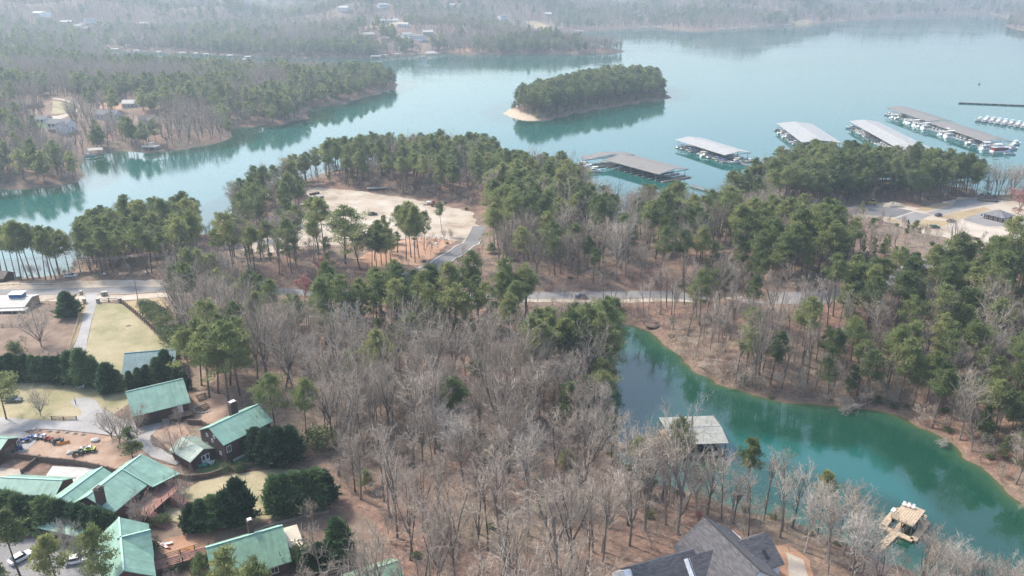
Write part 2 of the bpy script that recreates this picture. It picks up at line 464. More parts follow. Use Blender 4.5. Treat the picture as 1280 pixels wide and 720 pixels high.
def strip_wall(name, line, off, w, h, mat, lift=0.0, kind='structure'):
    """a low kerb following a line at a sideways offset"""
    mb = MB(); P = [Vector(p) for p in line]; secs = []
    for i, q in enumerate(P):
        t = (P[min(i + 1, len(P) - 1)] - P[max(i - 1, 0)]).normalized(); n = Vector((-t.y, t.x)); q = q + n * off
        z = hz(q.x, q.y) + lift
        secs.append([(q + n * w / 2).to_3d() + Vector((0, 0, z - .2)), (q - n * w / 2).to_3d() + Vector((0, 0, z - .2)),
                     (q - n * w / 2).to_3d() + Vector((0, 0, z + h)), (q + n * w / 2).to_3d() + Vector((0, 0, z + h))])
    mb.loft(secs); o = mb.build(name, mat); return tag(o, kind=kind)

# ------------------------------------------------------------------ roads, lots, lawns
sheet('road_shoulder', [(-160, 350), (0, 354), (60, 352), (90, 351), (140, 350), (215, 351), (300, 360), (215, 371), (160, 375), (100, 380), (60, 376), (0, 377), (-160, 384)], MAT['gravel'], .05, clear=1.5, wob=.6)
mr, ml = ribbon([G(-170, 367), G(0, 366), (G(60, 365)), G(130, 363), G(205, 363), G(350, 366), G(480, 369), G(560, 370), G(650, 370), G(726, 369.5), G(850, 370), G(930, 371), G(1010, 372), G(1075, 362), G(1130, 340), G(1180, 318), G(1215, 296)], 7.2)
sheet('main_road', mr, MAT['asphalt'], .10, world=True, clear=2.0)
sh2, _ = ribbon([G(640, 375.5), G(700, 376), G(780, 376), G(860, 376), G(940, 377)], 3.5)
sheet('verge', sh2, MAT['gravel'], .07, world=True, clear=.5, wob=.3)
lr, ll = ribbon([G(600, 283), G(592, 299), G(578, 310), G(556, 324), G(528, 343), G(500, 357), G(476, 369)], 7.0)
sheet('lot_road', lr, MAT['dark_asphalt'], .09, world=True, clear=1.5)
for s in (-1, 1): strip_wall('kerb', ll[8:], s * 3.75, .55, .16, MAT['concrete'], .05)
sheet('gravel_lot', LOT_L, MAT['gravel'], .06, wob=1.0, clear=1.0)
sheet('clay_bank', [(430, 328), (424, 352), (462, 357), (490, 352), (520, 336), (550, 316), (570, 302), (560, 291), (530, 293), (505, 300), (470, 312)], MAT['clay'], .045, wob=1.0, clear=-50)
sheet('parking_lot', LOT_R, MAT['gravel'], .05, wob=.8, clear=1.0)
sheet('parking_lot', [(1042, 264), (1080, 256), (1112, 258), (1142, 264), (1118, 272), (1098, 270)], MAT['dark_asphalt'], .09, clear=0)
sheet('parking_lot', [(1118, 273.5), (1144, 265), (1164, 269), (1150, 275), (1135, 279)], MAT['asphalt'], .095, clear=0)
sheet('parking_lot', [(1158, 266.5), (1190, 257), (1196, 250), (1214, 248), (1252, 254), (1228, 257), (1190, 265), (1174, 270)], MAT['asphalt'], .09, clear=0)
sheet('parking_lot', [(1204, 275), (1226, 265), (1262, 275), (1300, 276), (1306, 283), (1232, 283)], MAT['asphalt'], .095, clear=0)
sheet('dry_grass', [(1142, 263), (1158, 258), (1188, 253), (1188, 256), (1160, 264)], MAT['tan_grass'], .1, clear=0)
sheet('dry_grass', [(1104, 272.5), (1118, 274), (1135, 280), (1112, 277)], MAT['tan_grass'], .1, clear=0)
sheet('dry_grass', [(1172, 272), (1190, 267), (1230, 259), (1238, 262), (1212, 271), (1198, 275)], MAT['tan_grass'], .1, clear=0)
sheet('dry_grass', [(1132, 281), (1160, 275), (1192, 277), (1180, 283), (1152, 286)], MAT['tan_grass'], .1, clear=0)
sheet('pale_gravel', [(1184, 284), (1198, 277), (1232, 285), (1312, 285), (1330, 314), (1240, 306)], MAT['white_gravel'], .1, clear=0, wob=.6)

sheet('paddock_grass', [(121, 379), (152, 380), (178, 403), (226, 444), (230, 470), (150, 470), (120, 455), (105, 449), (109, 428), (116, 398)], MAT['grass'], .05, clear=1.5)
sheet('verge', [(153, 377), (205, 372), (212, 382), (176, 384), (200, 410), (182, 402)], MAT['tan_grass'], .05, clear=.0)
sheet('verge', [(88, 382), (106, 372), (112, 374), (97, 420), (86, 442), (80, 444), (96, 400)], MAT['tan_grass'], .04, clear=.5)
sheet('driveway', [(107, 366), (124, 366), (121, 380), (115, 400), (109, 426), (106, 450), (84, 450), (94, 430), (103, 402), (109, 380)], MAT['bluestone'], .11, clear=1)
sheet('pen_dirt', [(-60, 392), (40, 392), (92, 388), (98, 396), (84, 444), (0, 450), (-60, 452)], MAT['brown_dirt'], .04, wob=.5)
sheet('lower_lawn', [(-60, 476), (20, 478), (100, 476), (165, 484), (168, 500), (140, 520), (110, 534), (60, 532), (0, 528), (-60, 530)], MAT['grass'], .05)
sheet('gravel_drive', [(-60, 520), (0, 522), (56, 526), (84, 526), (100, 520), (103, 516), (99, 511), (90, 507), (88, 502), (96, 498), (109, 497), (120, 501), (126, 510), (150, 524), (185, 524), (204, 530), (188, 546), (190, 556), (212, 566), (228, 576), (220, 582), (190, 572), (172, 558), (150, 546), (112, 541), (80, 538), (45, 536), (30, 540), (50, 548), (30, 566), (0, 566), (-60, 550)], MAT['bluestone'], .1)
sheet('yard_dirt', [(44, 536), (78, 539), (112, 542), (150, 547), (172, 560), (196, 578), (226, 584), (230, 600), (150, 590), (28, 569), (30, 563), (52, 548)], MAT['dirt'], .05, wob=.4)
sheet('yard_dirt', [(180, 520), (205, 515), (228, 528), (248, 560), (230, 575), (210, 560), (192, 545)], MAT['dirt'], .045)
sheet('campfire_yard', [(232, 490), (262, 488), (292, 500), (290, 520), (262, 534), (236, 528)], MAT['dirt'], .05, wob=.5)
sheet('green_lawn', [(238, 572), (262, 570), (318, 565), (345, 578), (300, 588), (250, 592)], MAT['green_grass'], .06)
sheet('slope_lawn', [(204, 628), (250, 602), (300, 592), (345, 586), (400, 590), (400, 640), (340, 650), (246, 656), (206, 650)], MAT['grass'], .05)
sheet('dirt_path', [(180, 668), (206, 652), (260, 655), (340, 648), (410, 640), (452, 640), (480, 668), (470, 715), (430, 725), (380, 712), (340, 700), (262, 705), (198, 708), (180, 690)], MAT['brown_dirt'], .055, wob=.5)
sheet('sand_yard', [(200, 690), (205, 674), (260, 662), (320, 650), (322, 655), (270, 668), (268, 690), (215, 702)], MAT['clay'], .08, wob=.3)
sheet('patio', [(48, 610), (66, 583), (128, 586), (130, 592), (104, 612)], MAT['concrete'], .1)
sheet('footpath', [(-40, 582), (28, 587), (36, 592), (20, 598), (-40, 596)], MAT['gravel'], .08)
sheet('guest_parking', [(-60, 700), (10, 676), (60, 672), (116, 684), (132, 706), (126, 770), (-60, 790)], MAT['asphalt'], .08)
sheet('house_yard', [(950, 684), (985, 680), (1012, 700), (1022, 740), (940, 745)], MAT['clay'], .06, wob=.3)
sheet('house_gravel', [(982, 690), (1004, 700), (1014, 740), (990, 742)], MAT['white_gravel'], .09, wob=.2)
sheet('house_yard', [(772, 708), (800, 696), (830, 740), (766, 745)], MAT['dirt'], .05, wob=.3)
ZONES.append((np.array([tuple(G(a, b)[:2]) for a, b in [(140, 575), (250, 590), (215, 640), (200, 720), (330, 720), (400, 650), (330, 640), (210, 650), (120, 690), (0, 650), (0, 600)]]), 1.0))
ZONES.append((np.array([tuple(G(a, b)[:2]) for a, b in [(-40, 430), (160, 425), (350, 500), (390, 560), (400, 600), (240, 620), (0, 600), (-60, 560)]]), 0.0))
ZONES.append((np.array([tuple(G(a, b)[:2]) for a, b in [(-60, 376), (80, 372), (80, 450), (-60, 450)]]), 0.0))
ZONES.append((np.array([tuple(at(a, b, 10)[:2]) for a, b in [(770, 712), (800, 690), (1000, 690), (1040, 740), (1040, 1000), (700, 1000), (740, 760)]]), 0.0))
# cove floor below the far shore lawns
sheet('lakeside_drive', [(60, 146), (72, 145), (90, 140), (98, 136), (96, 131), (84, 128), (65, 124), (66, 122), (86, 126), (100, 130), (103, 137), (94, 142), (76, 149), (62, 149)], MAT['white_gravel'], .15, step=4)
sheet('lakeside_lawn', [(66, 126), (84, 129), (94, 133), (92, 138), (74, 143), (64, 142)], MAT['grass'], .1, step=4)
sheet('lakeside_lawn', [(46, 152), (62, 150), (62, 160), (48, 162)], MAT['green_grass'], .1, step=4)
sheet('lakeside_bank', [(50, 166), (80, 162), (100, 172), (104, 186), (70, 186)], MAT['brown_dirt'], .1, step=4)
sheet('lakeside_clearing', [(122, 128), (152, 129), (152, 137), (124, 136)], MAT['clay'], .1, step=4)
sheet('lakeside_clearing', [(160, 140), (200, 148), (204, 166), (176, 166)], MAT['brown_dirt'], .1, step=4)
# ------------------------------------------------------------------ tree prototypes
def rdir(r, d, ang):
    """a direction at about ang from d"""
    a = Vector((r.gauss(0, 1), r.gauss(0, 1), r.gauss(0, 1))); a = (a - d * a.dot(d))
    if a.length < 1e-5: a = Vector((1, 0, 0))
    a.normalize(); return (d * math.cos(ang) + a * math.sin(ang)).normalized()

def bare_tree(seed, h, fork=.42, spread=1.0, limbs=5, dens=1.0, thick=1.0, up=.10, lv=3):
    r = random.Random(seed); T, B = MB(), MB()
    lean = Vector((r.uniform(-.06, .06), r.uniform(-.06, .06), 1)).normalized()
    R0 = h * .0145 * thick; pts = []; p = Vector((0, 0, -.4)); d = lean.copy(); fh = h * fork
    n = 6
    for i in range(n + 1):
        pts.append(p.copy()); p = p + d * (fh + .4) / n
        d = (d + Vector((r.uniform(-.05, .05), r.uniform(-.05, .05), .05))).normalized()
    T.tube(pts, [R0 * (1.35 if i == 0 else 1 - .35 * i / n) for i in range(n + 1)], 6)
    top, td = pts[-1], d
    def br(p, d, L, rad, lev, M):
        ns = (5, 4, 3, 2)[min(lev, 3)]; P = [p]; D = []
        for i in range(ns):
            w = (.10, .16, .20, .22)[min(lev, 3)]
            d = (d + Vector((r.gauss(0, w), r.gauss(0, w), r.gauss(0, w) + up))).normalized(); D.append(d); P.append(P[-1] + d * L / ns)
        if lev >= 3: M.tube(P, [rad, rad * .7, rad * .3], 3, cap=False)
        else: M.tube(P, [rad * (1 - .62 * i / ns) for i in range(ns + 1)], 5 if lev == 0 else (4 if lev == 1 else 3), cap=False)
        if lev == lv:
            for k in range(2):
                q = P[1 + (k % (len(P) - 1))]; e = rdir(r, D[-1], r.uniform(.4, .9)); l2 = L * r.uniform(.35, .6)
                s = e.cross(Vector((.3, .5, .8))).normalized() * rad * .65
                t = e.cross(s).normalized() * rad * .65
                M.add([q + s, q - s, q + t, q + e * l2], [(0, 1, 3), (1, 2, 3), (2, 0, 3)])
            return
        nc = max(2, int(round((6, 5, 5)[lev] * dens + r.uniform(-.5, .5))))
        for k in range(nc):
            t = (k + r.uniform(.2, .9)) / nc * .82 + .18; i = min(int(t * ns), ns - 1); f = t * ns - i
            q = P[i].lerp(P[i + 1], f)
            br(q, rdir(r, D[i], r.uniform(.45, .95)), L * r.uniform(.42, .66) * (1.15 - .5 * t), max(rad * (1 - .6 * t) * .55, .029), lev + 1, M if lev else B)
    for k in range(limbs):
        a = 6.283 * (k + r.uniform(-.25, .25)) / limbs; inc = r.uniform(.25, .62) * spread if k else .06
        e = (td * math.cos(inc) + Vector((math.cos(a), math.sin(a), 0)) * math.sin(inc)).normalized()
        q = pts[-1 - (k % 2)] if k > 1 else top
        br(q, e, (h - fh) * r.uniform(.78, 1.0), R0 * r.uniform(.5, .72), 0, T)
    for k in range(2):          # a lower limb or two
        i = r.choice((3, 4, 5)); a = r.uniform(0, 6.283)
        br(pts[i], Vector((math.cos(a), math.sin(a), .5)).normalized(), h * .2, R0 * .3, 1, B)
    return T, B

def tris(r, C, n, rad, size, asp=.3, upb=.5, out=.6):
    """n needle sprays in an ellipsoid about each centre; numpy arrays out"""
    C = np.asarray(C, float); m = len(C); rad = np.asarray(rad, float)
    if rad.ndim == 1: rad = np.repeat(rad[:, None], 3, 1) * np.array([1, 1, .62])
    q = r.normal(size=(m, n, 3)); q /= np.linalg.norm(q, axis=2, keepdims=True); o = q.copy()
    q = q * (r.uniform(size=(m, n, 1)) ** .45) * rad[:, None, :]
    base = C[:, None, :] + q
    d = o * out + r.normal(size=(m, n, 3)) * .6 + np.array([0, 0, upb]); d /= np.linalg.norm(d, axis=2, keepdims=True)
    s = np.cross(d, r.normal(size=(m, n, 3))); s /= np.linalg.norm(s, axis=2, keepdims=True) + 1e-9
    L = size * r.uniform(.6, 1.3, size=(m, n, 1)); w = L * asp
    V = np.stack([base - s * w, base + s * w, base + d * L], 2).reshape(-1, 3)
    tint = np.repeat(np.clip(r.uniform(0, 1, size=(m, 1)) * .7 + r.uniform(0, .3, size=(m, n)), 0, 1).reshape(-1), 3)
    return V, tint

def leaf_mesh(name, V, tint, mat):
    return np_mesh(name, V, np.arange(len(V)).reshape(-1, 3), [mat], tint)

def pine_tree(seed, h, c0=.5, width=1.0, dens=1.0, n=46, young=False, size=.8):
    r = np.random.RandomState(seed); T = MB(); R0 = h * .0105
    lx, ly = r.uniform(-.03, .03, 2) * h
    P = [Vector((lx * t * t, ly * t * t, -.4 + (h + .2) * t)) for t in np.linspace(0, 1, 8)]
    T.tube(P, [R0 * (1.25 - 1.1 * i / 7) for i in range(8)], 6)
    Cs, Rs = [], []
    nw = int((13 if not young else 12) * dens)
    for i in range(nw):
        t = c0 + (1 - c0) * (i + r.uniform(.2, .8)) / nw; k = t * 7; j = min(int(k), 6); p = P[j].lerp(P[j + 1], k - j)
        s = (t - c0) / (1 - c0)
        if young: reach = h * .26 * width * (1.02 - s) ** .8
        else: reach = h * .215 * width * (math.sin(math.pi * min(1, .22 + .80 * s)) ** .7 if s < .97 else .25) * r.uniform(.65, 1.15)
        for b in range(r.randint(2, 6)):
            a = r.uniform(0, 6.283); el = r.uniform(-.05, .4) + .35 * s
            e = Vector((math.cos(a) * math.cos(el), math.sin(a) * math.cos(el), math.sin(el))); L = reach * r.uniform(.55, 1.1)
            tip = p + e * L; mid = p + e * L * .5 + Vector((0, 0, -.05 * L))
            T.tube([p, mid, tip], [R0 * .28, R0 * .17, .03], 3, cap=False)
            for u in ((1.0, .62) if L > 1.6 else (1.0,)):
                Cs.append(p.lerp(tip, u) + Vector(tuple(r.normal(size=3) * .3))); Rs.append(max(.55, .27 * reach + .35) * r.uniform(.75, 1.25))
    Cs.append(P[-1]); Rs.append(.8)
    V, tint = tris(r, [tuple(c) for c in Cs], n, np.array(Rs), size, .20, .6)
    # the tint differs at random from clump to clump
    return T, V, tint

def cedar_tree(seed, h, w=.22, n=2600, taper=.75, size=.55):
    r = np.random.RandomState(seed); T = MB(); T.tube([(0, 0, -.4), (0, 0, h * .5), (0, 0, h * .96)], [h * .02, h * .012, .03], 6)
    # drooping feathery boughs set in irregular spirals
    nb = 150; Cs, Rs = [], []
    for i in range(nb):
        t = (i + r.uniform()) / nb; a = i * 2.39996 + r.uniform(-.4, .4)
        env = w * h * (1 - t ** 1.5) ** taper * (0.9 + .18 * math.sin(3 * a + seed)) + .15
        L = env * (r.uniform(.62, 1.0) if r.uniform() < .72 else r.uniform(1.0, 1.45))
        for u in (.5, .78, 1.0):
            Cs.append((math.cos(a) * L * u, math.sin(a) * L * u, h * (.03 + .95 * t) + .35 * u * L)); Rs.append(.28 + .22 * env * (1.2 - .5 * u))
    V, tint = tris(r, Cs, int(n / nb / 2), np.array(Rs), size, .2, 1.1, .9)
    return T, V, tint

def bush(seed, h, w, n=34, size=.3, k=22):
    r = np.random.RandomState(seed); T = MB()
    Cs = []
    for i in range(k):
        a = r.uniform(0, 6.283); q = r.uniform() ** .5 * w * .38; z = h * r.uniform(.2, .78) * (1 - .35 * (q / (w * .5)) ** 2)
        Cs.append((math.cos(a) * q, math.sin(a) * q, z)); T.tube([(0, 0, -.2), (math.cos(a) * q * .4, math.sin(a) * q * .4, z * .6), Cs[-1]], [.05, .035, .02], 3, cap=False)
    V, tint = tris(r, Cs, n, np.full(k, .22 * w + .1), size, .35, .5)
    return T, V, tint

PROTO = {}      # kind -> list of (trunk mesh, crown mesh, joined mesh)
def join_mesh(name, a, b):
    bm = bmesh.new(); bm.from_mesh(a)
    na = len(bm.faces); bm.from_mesh(b); bm.faces.ensure_lookup_table()
    for f in bm.faces[na:]: f.material_index = 1
    me = bpy.data.meshes.new(name); bm.to_mesh(me); bm.free()
    for m in list(a.materials)[:1] + list(b.materials)[:1]: me.materials.append(m)
    return me

def reg(kind, T, crown, bark, leaf=None):
    tm = T.mesh(kind + '_trunk', bark)
    cm = crown.mesh(kind + '_crown', leaf) if isinstance(crown, MB) else leaf_mesh(kind + '_crown', crown[0], crown[1], leaf)
    PROTO.setdefault(kind, []).append((tm, cm, join_mesh(kind + '_whole', tm, cm)))

for i in range(6):
    reg('bare', *bare_tree(100 + i, 20 + (i % 3) * 2, .30 + .06 * (i % 4), .62 + .16 * (i % 3), 4 + i % 3, (.8, 1.0, .7)[i % 3], 1.0, .13), MAT['bark'], MAT['twig'])
for i in range(3):
    reg('thin', *bare_tree(140 + i, 19, .62, .8, 4, .75, .8), MAT['bark'], MAT['twig'])
for i in range(2):
    reg('pale', *bare_tree(150 + i, 18, .36, 1.0, 6, 1.0, 1.0), MAT['bark' if i else 'pale_twig'], MAT['pale_twig'])
for i in range(2):
    reg('broad', *bare_tree(160 + i, 13, .16, 1.5, 7, 1.0, 1.3, .06), MAT['bark'], MAT['twig'])
for i in range(2):
    reg('sapling', *bare_tree(170 + i, 7, .3, 1.0, 4, .7, .7), MAT['bark'], MAT['twig'])
for i in range(2):
    T_, B_ = bare_tree(180 + i, 8, .25, 1.2, 5, .8, 1.0)
    V_, t_ = tris(np.random.RandomState(i), [v for v in B_.v[::14]], 5, np.full(len(B_.v[::14]), .4), .3, .4)
    reg('redbud', T_, (V_, t_), MAT['bark'], MAT['redbud'])
for i in range(6):
    reg('pine', *((lambda q: (q[0], q[1:]))(pine_tree(200 + i, 22 + (i % 3) * 2, (.55, .45, .62, .5, .4, .58)[i], (1, 1.15, .85, 1.05, 1.2, .9)[i]))), MAT['pine_bark'], MAT['pine'])
for i in range(3):
    reg('young', *((lambda q: (q[0], q[1:]))(pine_tree(230 + i, 11, .22, .95, .95, 40, True, .6))), MAT['pine_bark'], MAT['pine'])
for i in range(4):
    reg('cedar', *((lambda q: (q[0], q[1:]))(cedar_tree(260 + i, 9, .24, 5200, .8, 1.05))), MAT['pine_bark'], MAT['cedar'])
for i in range(3):
    reg('shrub', *((lambda q: (q[0], q[1:]))(bush(280 + i, 2.4, 3.2))), MAT['bark'], MAT['shrub'])
for i in range(3):       # dead wood lying about
    T_, B_ = bare_tree(190 + i, 9, .5, .7, 3, .5, 1.2); T_.v = [(z, y, x * .8 + .12) for x, y, z in T_.v]; B_.v = [(z, y * .7, x * .5 + .2) for x, y, z in B_.v]; reg('log', T_, B_, MAT['bark'], MAT['twig'])
# coarse ones for the far shores
for i in range(4):
    reg('farbare', *bare_tree(300 + i, 17, .3, 1.1, 5, .62, 1.3, .1, 2), MAT['bark'], MAT['twig'])
for i in range(3):
    reg('farpine', *((lambda q: (q[0], q[1:]))(pine_tree(320 + i, 18, .3, 1.2, .8, 14, False, 1.7))), MAT['pine_bark'], MAT['pine'])

KINDS = {'bare': ('bare_tree', 'bare tree'), 'thin': ('bare_tree', 'bare tree'), 'pale': ('bare_tree', 'bare tree'), 'broad': ('bare_tree', 'bare tree'),
         'sapling': ('bare_sapling', 'sapling'), 'redbud': ('redbud_tree', 'redbud'), 'pine': ('pine_tree', 'pine tree'), 'young': ('young_pine', 'young pine'),
         'cedar': ('cypress_tree', 'cypress'), 'shrub': ('shrub', 'shrub')}
def tree(kind, x, y, s, label, group=None, v=None, rz=None, sz=None, z=None, name=None, cat=None, crown=None):
    """one tree: an Empty at its foot, trunk and crown under it"""
    nm, ct = KINDS[kind]; L = PROTO[kind]; tm, cm, _ = L[(v if v is not None else rnd.randrange(len(L))) % len(L)]
    t = thing(name or nm, label, cat or ct, (x, y, hz(x, y) if z is None else z), rnd.uniform(0, 6.283) if rz is None else rz, group)
    if kind in ('bare', 'thin', 'pine', 'pale'): t.rotation_euler = (rnd.gauss(0, .06), rnd.gauss(0, .06), t.rotation_euler.z)
    t.scale = (s, s, s if sz is None else sz)
    for n, me in (('trunk', tm), ('crown', cm)):
        o = bpy.data.objects.new(n, me); COL.objects.link(o); o.parent = t
    return t

# ------------------------------------------------------------------ masses of trees: one object each, instances on points
def mass(name, meshes, pts, label, cat, kind='stuff'):
    """pts rows: x y z rot sx sz index"""
    if not len(pts): return None
    col = bpy.data.collections.new(name + '_kinds')
    for i, me in enumerate(meshes):
        o = bpy.data.objects.new('%02d_%s' % (i, me.name), me); col.objects.link(o)
    P = np.asarray(pts, float); me = bpy.data.meshes.new(name); me.vertices.add(len(P)); me.vertices.foreach_set('co', P[:, :3].astype(np.float32).ravel())
    def attr(n, typ, val, field='value'):
        a = me.attributes.new(n, typ, 'POINT'); a.data.foreach_set(field, val.ravel())
    attr('turn', 'FLOAT_VECTOR', np.stack([np.random.RandomState(1).normal(0, .06, len(P)), np.random.RandomState(2).normal(0, .04, len(P)), P[:, 3]], 1).astype(np.float32), 'vector')
    attr('size', 'FLOAT_VECTOR', np.stack([P[:, 4], P[:, 4], P[:, 5]], 1).astype(np.float32), 'vector')
    attr('pick', 'INT', P[:, 6].astype(np.int32))
    o = bpy.data.objects.new(name, me); COL.objects.link(o); tag(o, label, cat, None, kind)
    ng = bpy.data.node_groups.new(name, 'GeometryNodeTree')
    ng.interface.new_socket('Geometry', in_out='INPUT', socket_type='NodeSocketGeometry'); ng.interface.new_socket('Geometry', in_out='OUTPUT', socket_type='NodeSocketGeometry')
    gi = ng.nodes.new('NodeGroupInput'); go = ng.nodes.new('NodeGroupOutput'); io = ng.nodes.new('GeometryNodeInstanceOnPoints')
    ci = ng.nodes.new('GeometryNodeCollectionInfo'); ci.inputs['Collection'].default_value = col; ci.inputs['Separate Children'].default_value = True; ci.inputs['Reset Children'].default_value = True
    def named(n, typ):
        q = ng.nodes.new('GeometryNodeInputNamedAttribute'); q.data_type = typ; q.inputs['Name'].default_value = n; return q.outputs['Attribute']
    lk = ng.links.new
    lk(gi.outputs[0], io.inputs['Points']); lk(ci.outputs[0], io.inputs['Instance']); io.inputs['Pick Instance'].default_value = True
    lk(named('pick', 'INT'), io.inputs['Instance Index']); lk(named('turn', 'FLOAT_VECTOR'), io.inputs['Rotation']); lk(named('size', 'FLOAT_VECTOR'), io.inputs['Scale'])
    lk(io.outputs[0], go.inputs[0])
    md = o.modifiers.new('scatter', 'NODES'); md.node_group = ng
    return o
HAZE, EXPOSURE = 0.00025, 1.10
# ------------------------------------------------------------------ building materials
def metal_roof(name, c, stripes=2.2):
    m, nt, b = newmat(name)
    tc = N(nt, 'ShaderNodeTexCoord'); n = noise_tex(nt, .5, 5, .65); f = noise_tex(nt, 6, 4, .7)
    w = N(nt, 'ShaderNodeTexWave', wave_type='BANDS', bands_direction='X'); w.inputs['Scale'].default_value = stripes; w.inputs['Distortion'].default_value = 0
    nt.links.new(tc.outputs['Object'], w.inputs['Vector'])
    col = ramp(nt, n, [(.3, tuple(v * .82 for v in c)), (.52, c), (.72, tuple(min(v * 1.22 + .02, 1) for v in c))])
    col = mixc(nt, .35, col, ramp(nt, f, [(.35, (.7, .7, .7)), (.65, (1.1, 1.1, 1.1))]), 'MULTIPLY')
    st = N(nt, 'ShaderNodeMapping'); st.inputs['Scale'].default_value = (1.6, .12, .12); nt.links.new(tc.outputs['Object'], st.inputs['Vector'])
    col = mixc(nt, .5, col, ramp(nt, noise_tex(nt, 1.0, 4, .7, vec=st.outputs[0]), [(.36, (.62, .60, .56)), (.5, (1, 1, 1))]), 'MULTIPLY')
    seam = ramp(nt, w.outputs['Fac'], [(.0, (.72, .72, .72)), (.10, (1, 1, 1))])
    nt.links.new(mixc(nt, .45, col, seam, 'MULTIPLY'), b.inputs['Base Color']); b.inputs['Roughness'].default_value = .55
    bump(nt, b, w.outputs['Fac'], .25, .06); return m
def shingle(name, c):
    m, nt, b = newmat(name)
    tc = N(nt, 'ShaderNodeTexCoord'); br = N(nt, 'ShaderNodeTexBrick'); br.inputs['Scale'].default_value = 1.0
    br.inputs['Brick Width'].default_value = .9; br.inputs['Row Height'].default_value = .28; br.inputs['Mortar Size'].default_value = .012
    br.inputs['Color1'].default_value = (*[v * .72 for v in c], 1); br.inputs['Color2'].default_value = (*[v * 1.35 for v in c], 1); br.inputs['Mortar'].default_value = (*[v * .4 for v in c], 1)
    nt.links.new(tc.outputs['UV'], br.inputs['Vector']); n = noise_tex(nt, .8, 5, .7)
    nt.links.new(mixc(nt, .5, br.outputs['Color'], ramp(nt, n, [(.3, (.7, .7, .7)), (.7, (1.2, 1.2, 1.2))]), 'MULTIPLY'), b.inputs['Base Color']); b.inputs['Roughness'].default_value = .9
    return m
def siding(name, c, bands=3.2):
    m, nt, b = newmat(name)
    tc = N(nt, 'ShaderNodeTexCoord'); w = N(nt, 'ShaderNodeTexWave', wave_type='BANDS', bands_direction='Z'); w.inputs['Scale'].default_value = bands
    nt.links.new(tc.outputs['Object'], w.inputs['Vector']); n = noise_tex(nt, 1.5, 5, .7)
    col = ramp(nt, n, [(.3, tuple(v * .75 for v in c)), (.7, tuple(min(1, v * 1.25) for v in c))])
    nt.links.new(mixc(nt, .35, col, ramp(nt, w.outputs['Fac'], [(0, (.6, .6, .6)), (.2, (1, 1, 1))]), 'MULTIPLY'), b.inputs['Base Color']); b.inputs['Roughness'].default_value = .85
    return m
MAT['teal_roof'] = metal_roof('green_metal_roof', (.225, .385, .305)); MAT['slate_roof'] = metal_roof('slate_teal_roof', (.16, .255, .255)); MAT['sage_roof'] = metal_roof('sage_metal_roof', (.21, .36, .245))
MAT['glare_roof'] = metal_roof('sky_glare_metal_roof', (.27, .35, .30)); MAT['ridge'] = simple('pale_ridge_flashing', (.30, .50, .42), .4); MAT['log'] = siding('brown_log_wall', (.085, .05, .042)); MAT['red_log'] = siding('red_brown_log_wall', (.13, .055, .045))  # first roof here is the shed's: green metal paled to paint in sky glare
MAT['white_wall'] = siding('white_siding', (.74, .76, .78), 2.2); MAT['pale_wall'] = siding('pale_siding', (.55, .55, .54)); MAT['tan_wall'] = siding('tan_siding', (.36, .29, .22))
MAT['shingle'] = shingle('dark_shingles', (.10, .096, .102)); MAT['brown_shingle'] = shingle('brown_shingles', (.16, .13, .115)); MAT['grey_shingle'] = shingle('grey_shingles', (.17, .17, .175))
MAT['dock_white'] = metal_roof('white_dock_roof', (.37, .365, .35), .8); MAT['dock_brown'] = metal_roof('brown_dock_roof', (.205, .185, .165), .8); MAT['boathouse'] = metal_roof('grey_boathouse_roof', (.30, .30, .262), 2.0)
MAT['pale_roof'] = simple('weathered_pale_roof', (.42, .40, .36), .7, .2, 1.2)
MAT['brick'] = simple('brown_brick', (.095, .055, .045), .9, .35, 6); MAT['white'] = simple('white_paint', (.78, .78, .77), .5, .06); MAT['trim'] = simple('dark_trim', (.05, .04, .036), .7)
m_, nt_, b_ = newmat('window_glass'); b_.inputs['Base Color'].default_value = (.03, .04, .05, 1); b_.inputs['Roughness'].default_value = .06; MAT['glass'] = m_
MAT['wood'] = simple('weathered_boards', (.44, .34, .235), .85, .22, 1.5); MAT['dark_wood'] = simple('brown_boards', (.15, .105, .08), .9, .3, 2); MAT['grey_wood'] = simple('grey_boards', (.26, .24, .215), .9, .25, 2); MAT['redwood'] = simple('red_stained_boards', (.30, .155, .12), .8, .2, 2)
MAT['stone'] = simple('field_stone', (.30, .265, .22), .95, .45, 5); MAT['steel'] = simple('galvanised_steel', (.36, .37, .38), .45, .15, 3, .4); MAT['black'] = simple('black_rubber', (.022, .022, .024), .7)
PAINT = {}
def paint(name, c, rough=.3):
    if name not in PAINT:
        PAINT[name] = simple(name + '_paint', c, rough, .05)
    return PAINT[name]
paint('white', (.74, .74, .74)); paint('grey', (.10, .11, .115)); paint('black', (.02, .021, .024)); paint('blue', (.035, .095, .30)); paint('red', (.32, .045, .045)); paint('yellow', (.50, .36, .06)); paint('lime', (.38, .42, .09)); paint('orange', (.55, .20, .03)); paint('teal', (.08, .42, .36)); paint('green', (.06, .14, .08)); paint('cream', (.72, .64, .50)); paint('silver', (.40, .41, .42)); paint('navy', (.03, .045, .09))

def each(par, name, mesh, spots, rz=0.0):
    """one child per spot, all sharing one mesh"""
    for p in spots:
        o = bpy.data.objects.new(name, mesh); COL.objects.link(o); o.parent = par; o.location = p; o.rotation_euler = (0, 0, rz)
def post_mesh(w, h, mat, r=True):
    m = MB(); m.tube([(0, 0, 0), (0, 0, h)], w / 2, 6) if r else m.box((0, 0, h / 2), (w, w, h)); return m.mesh('post', mat)
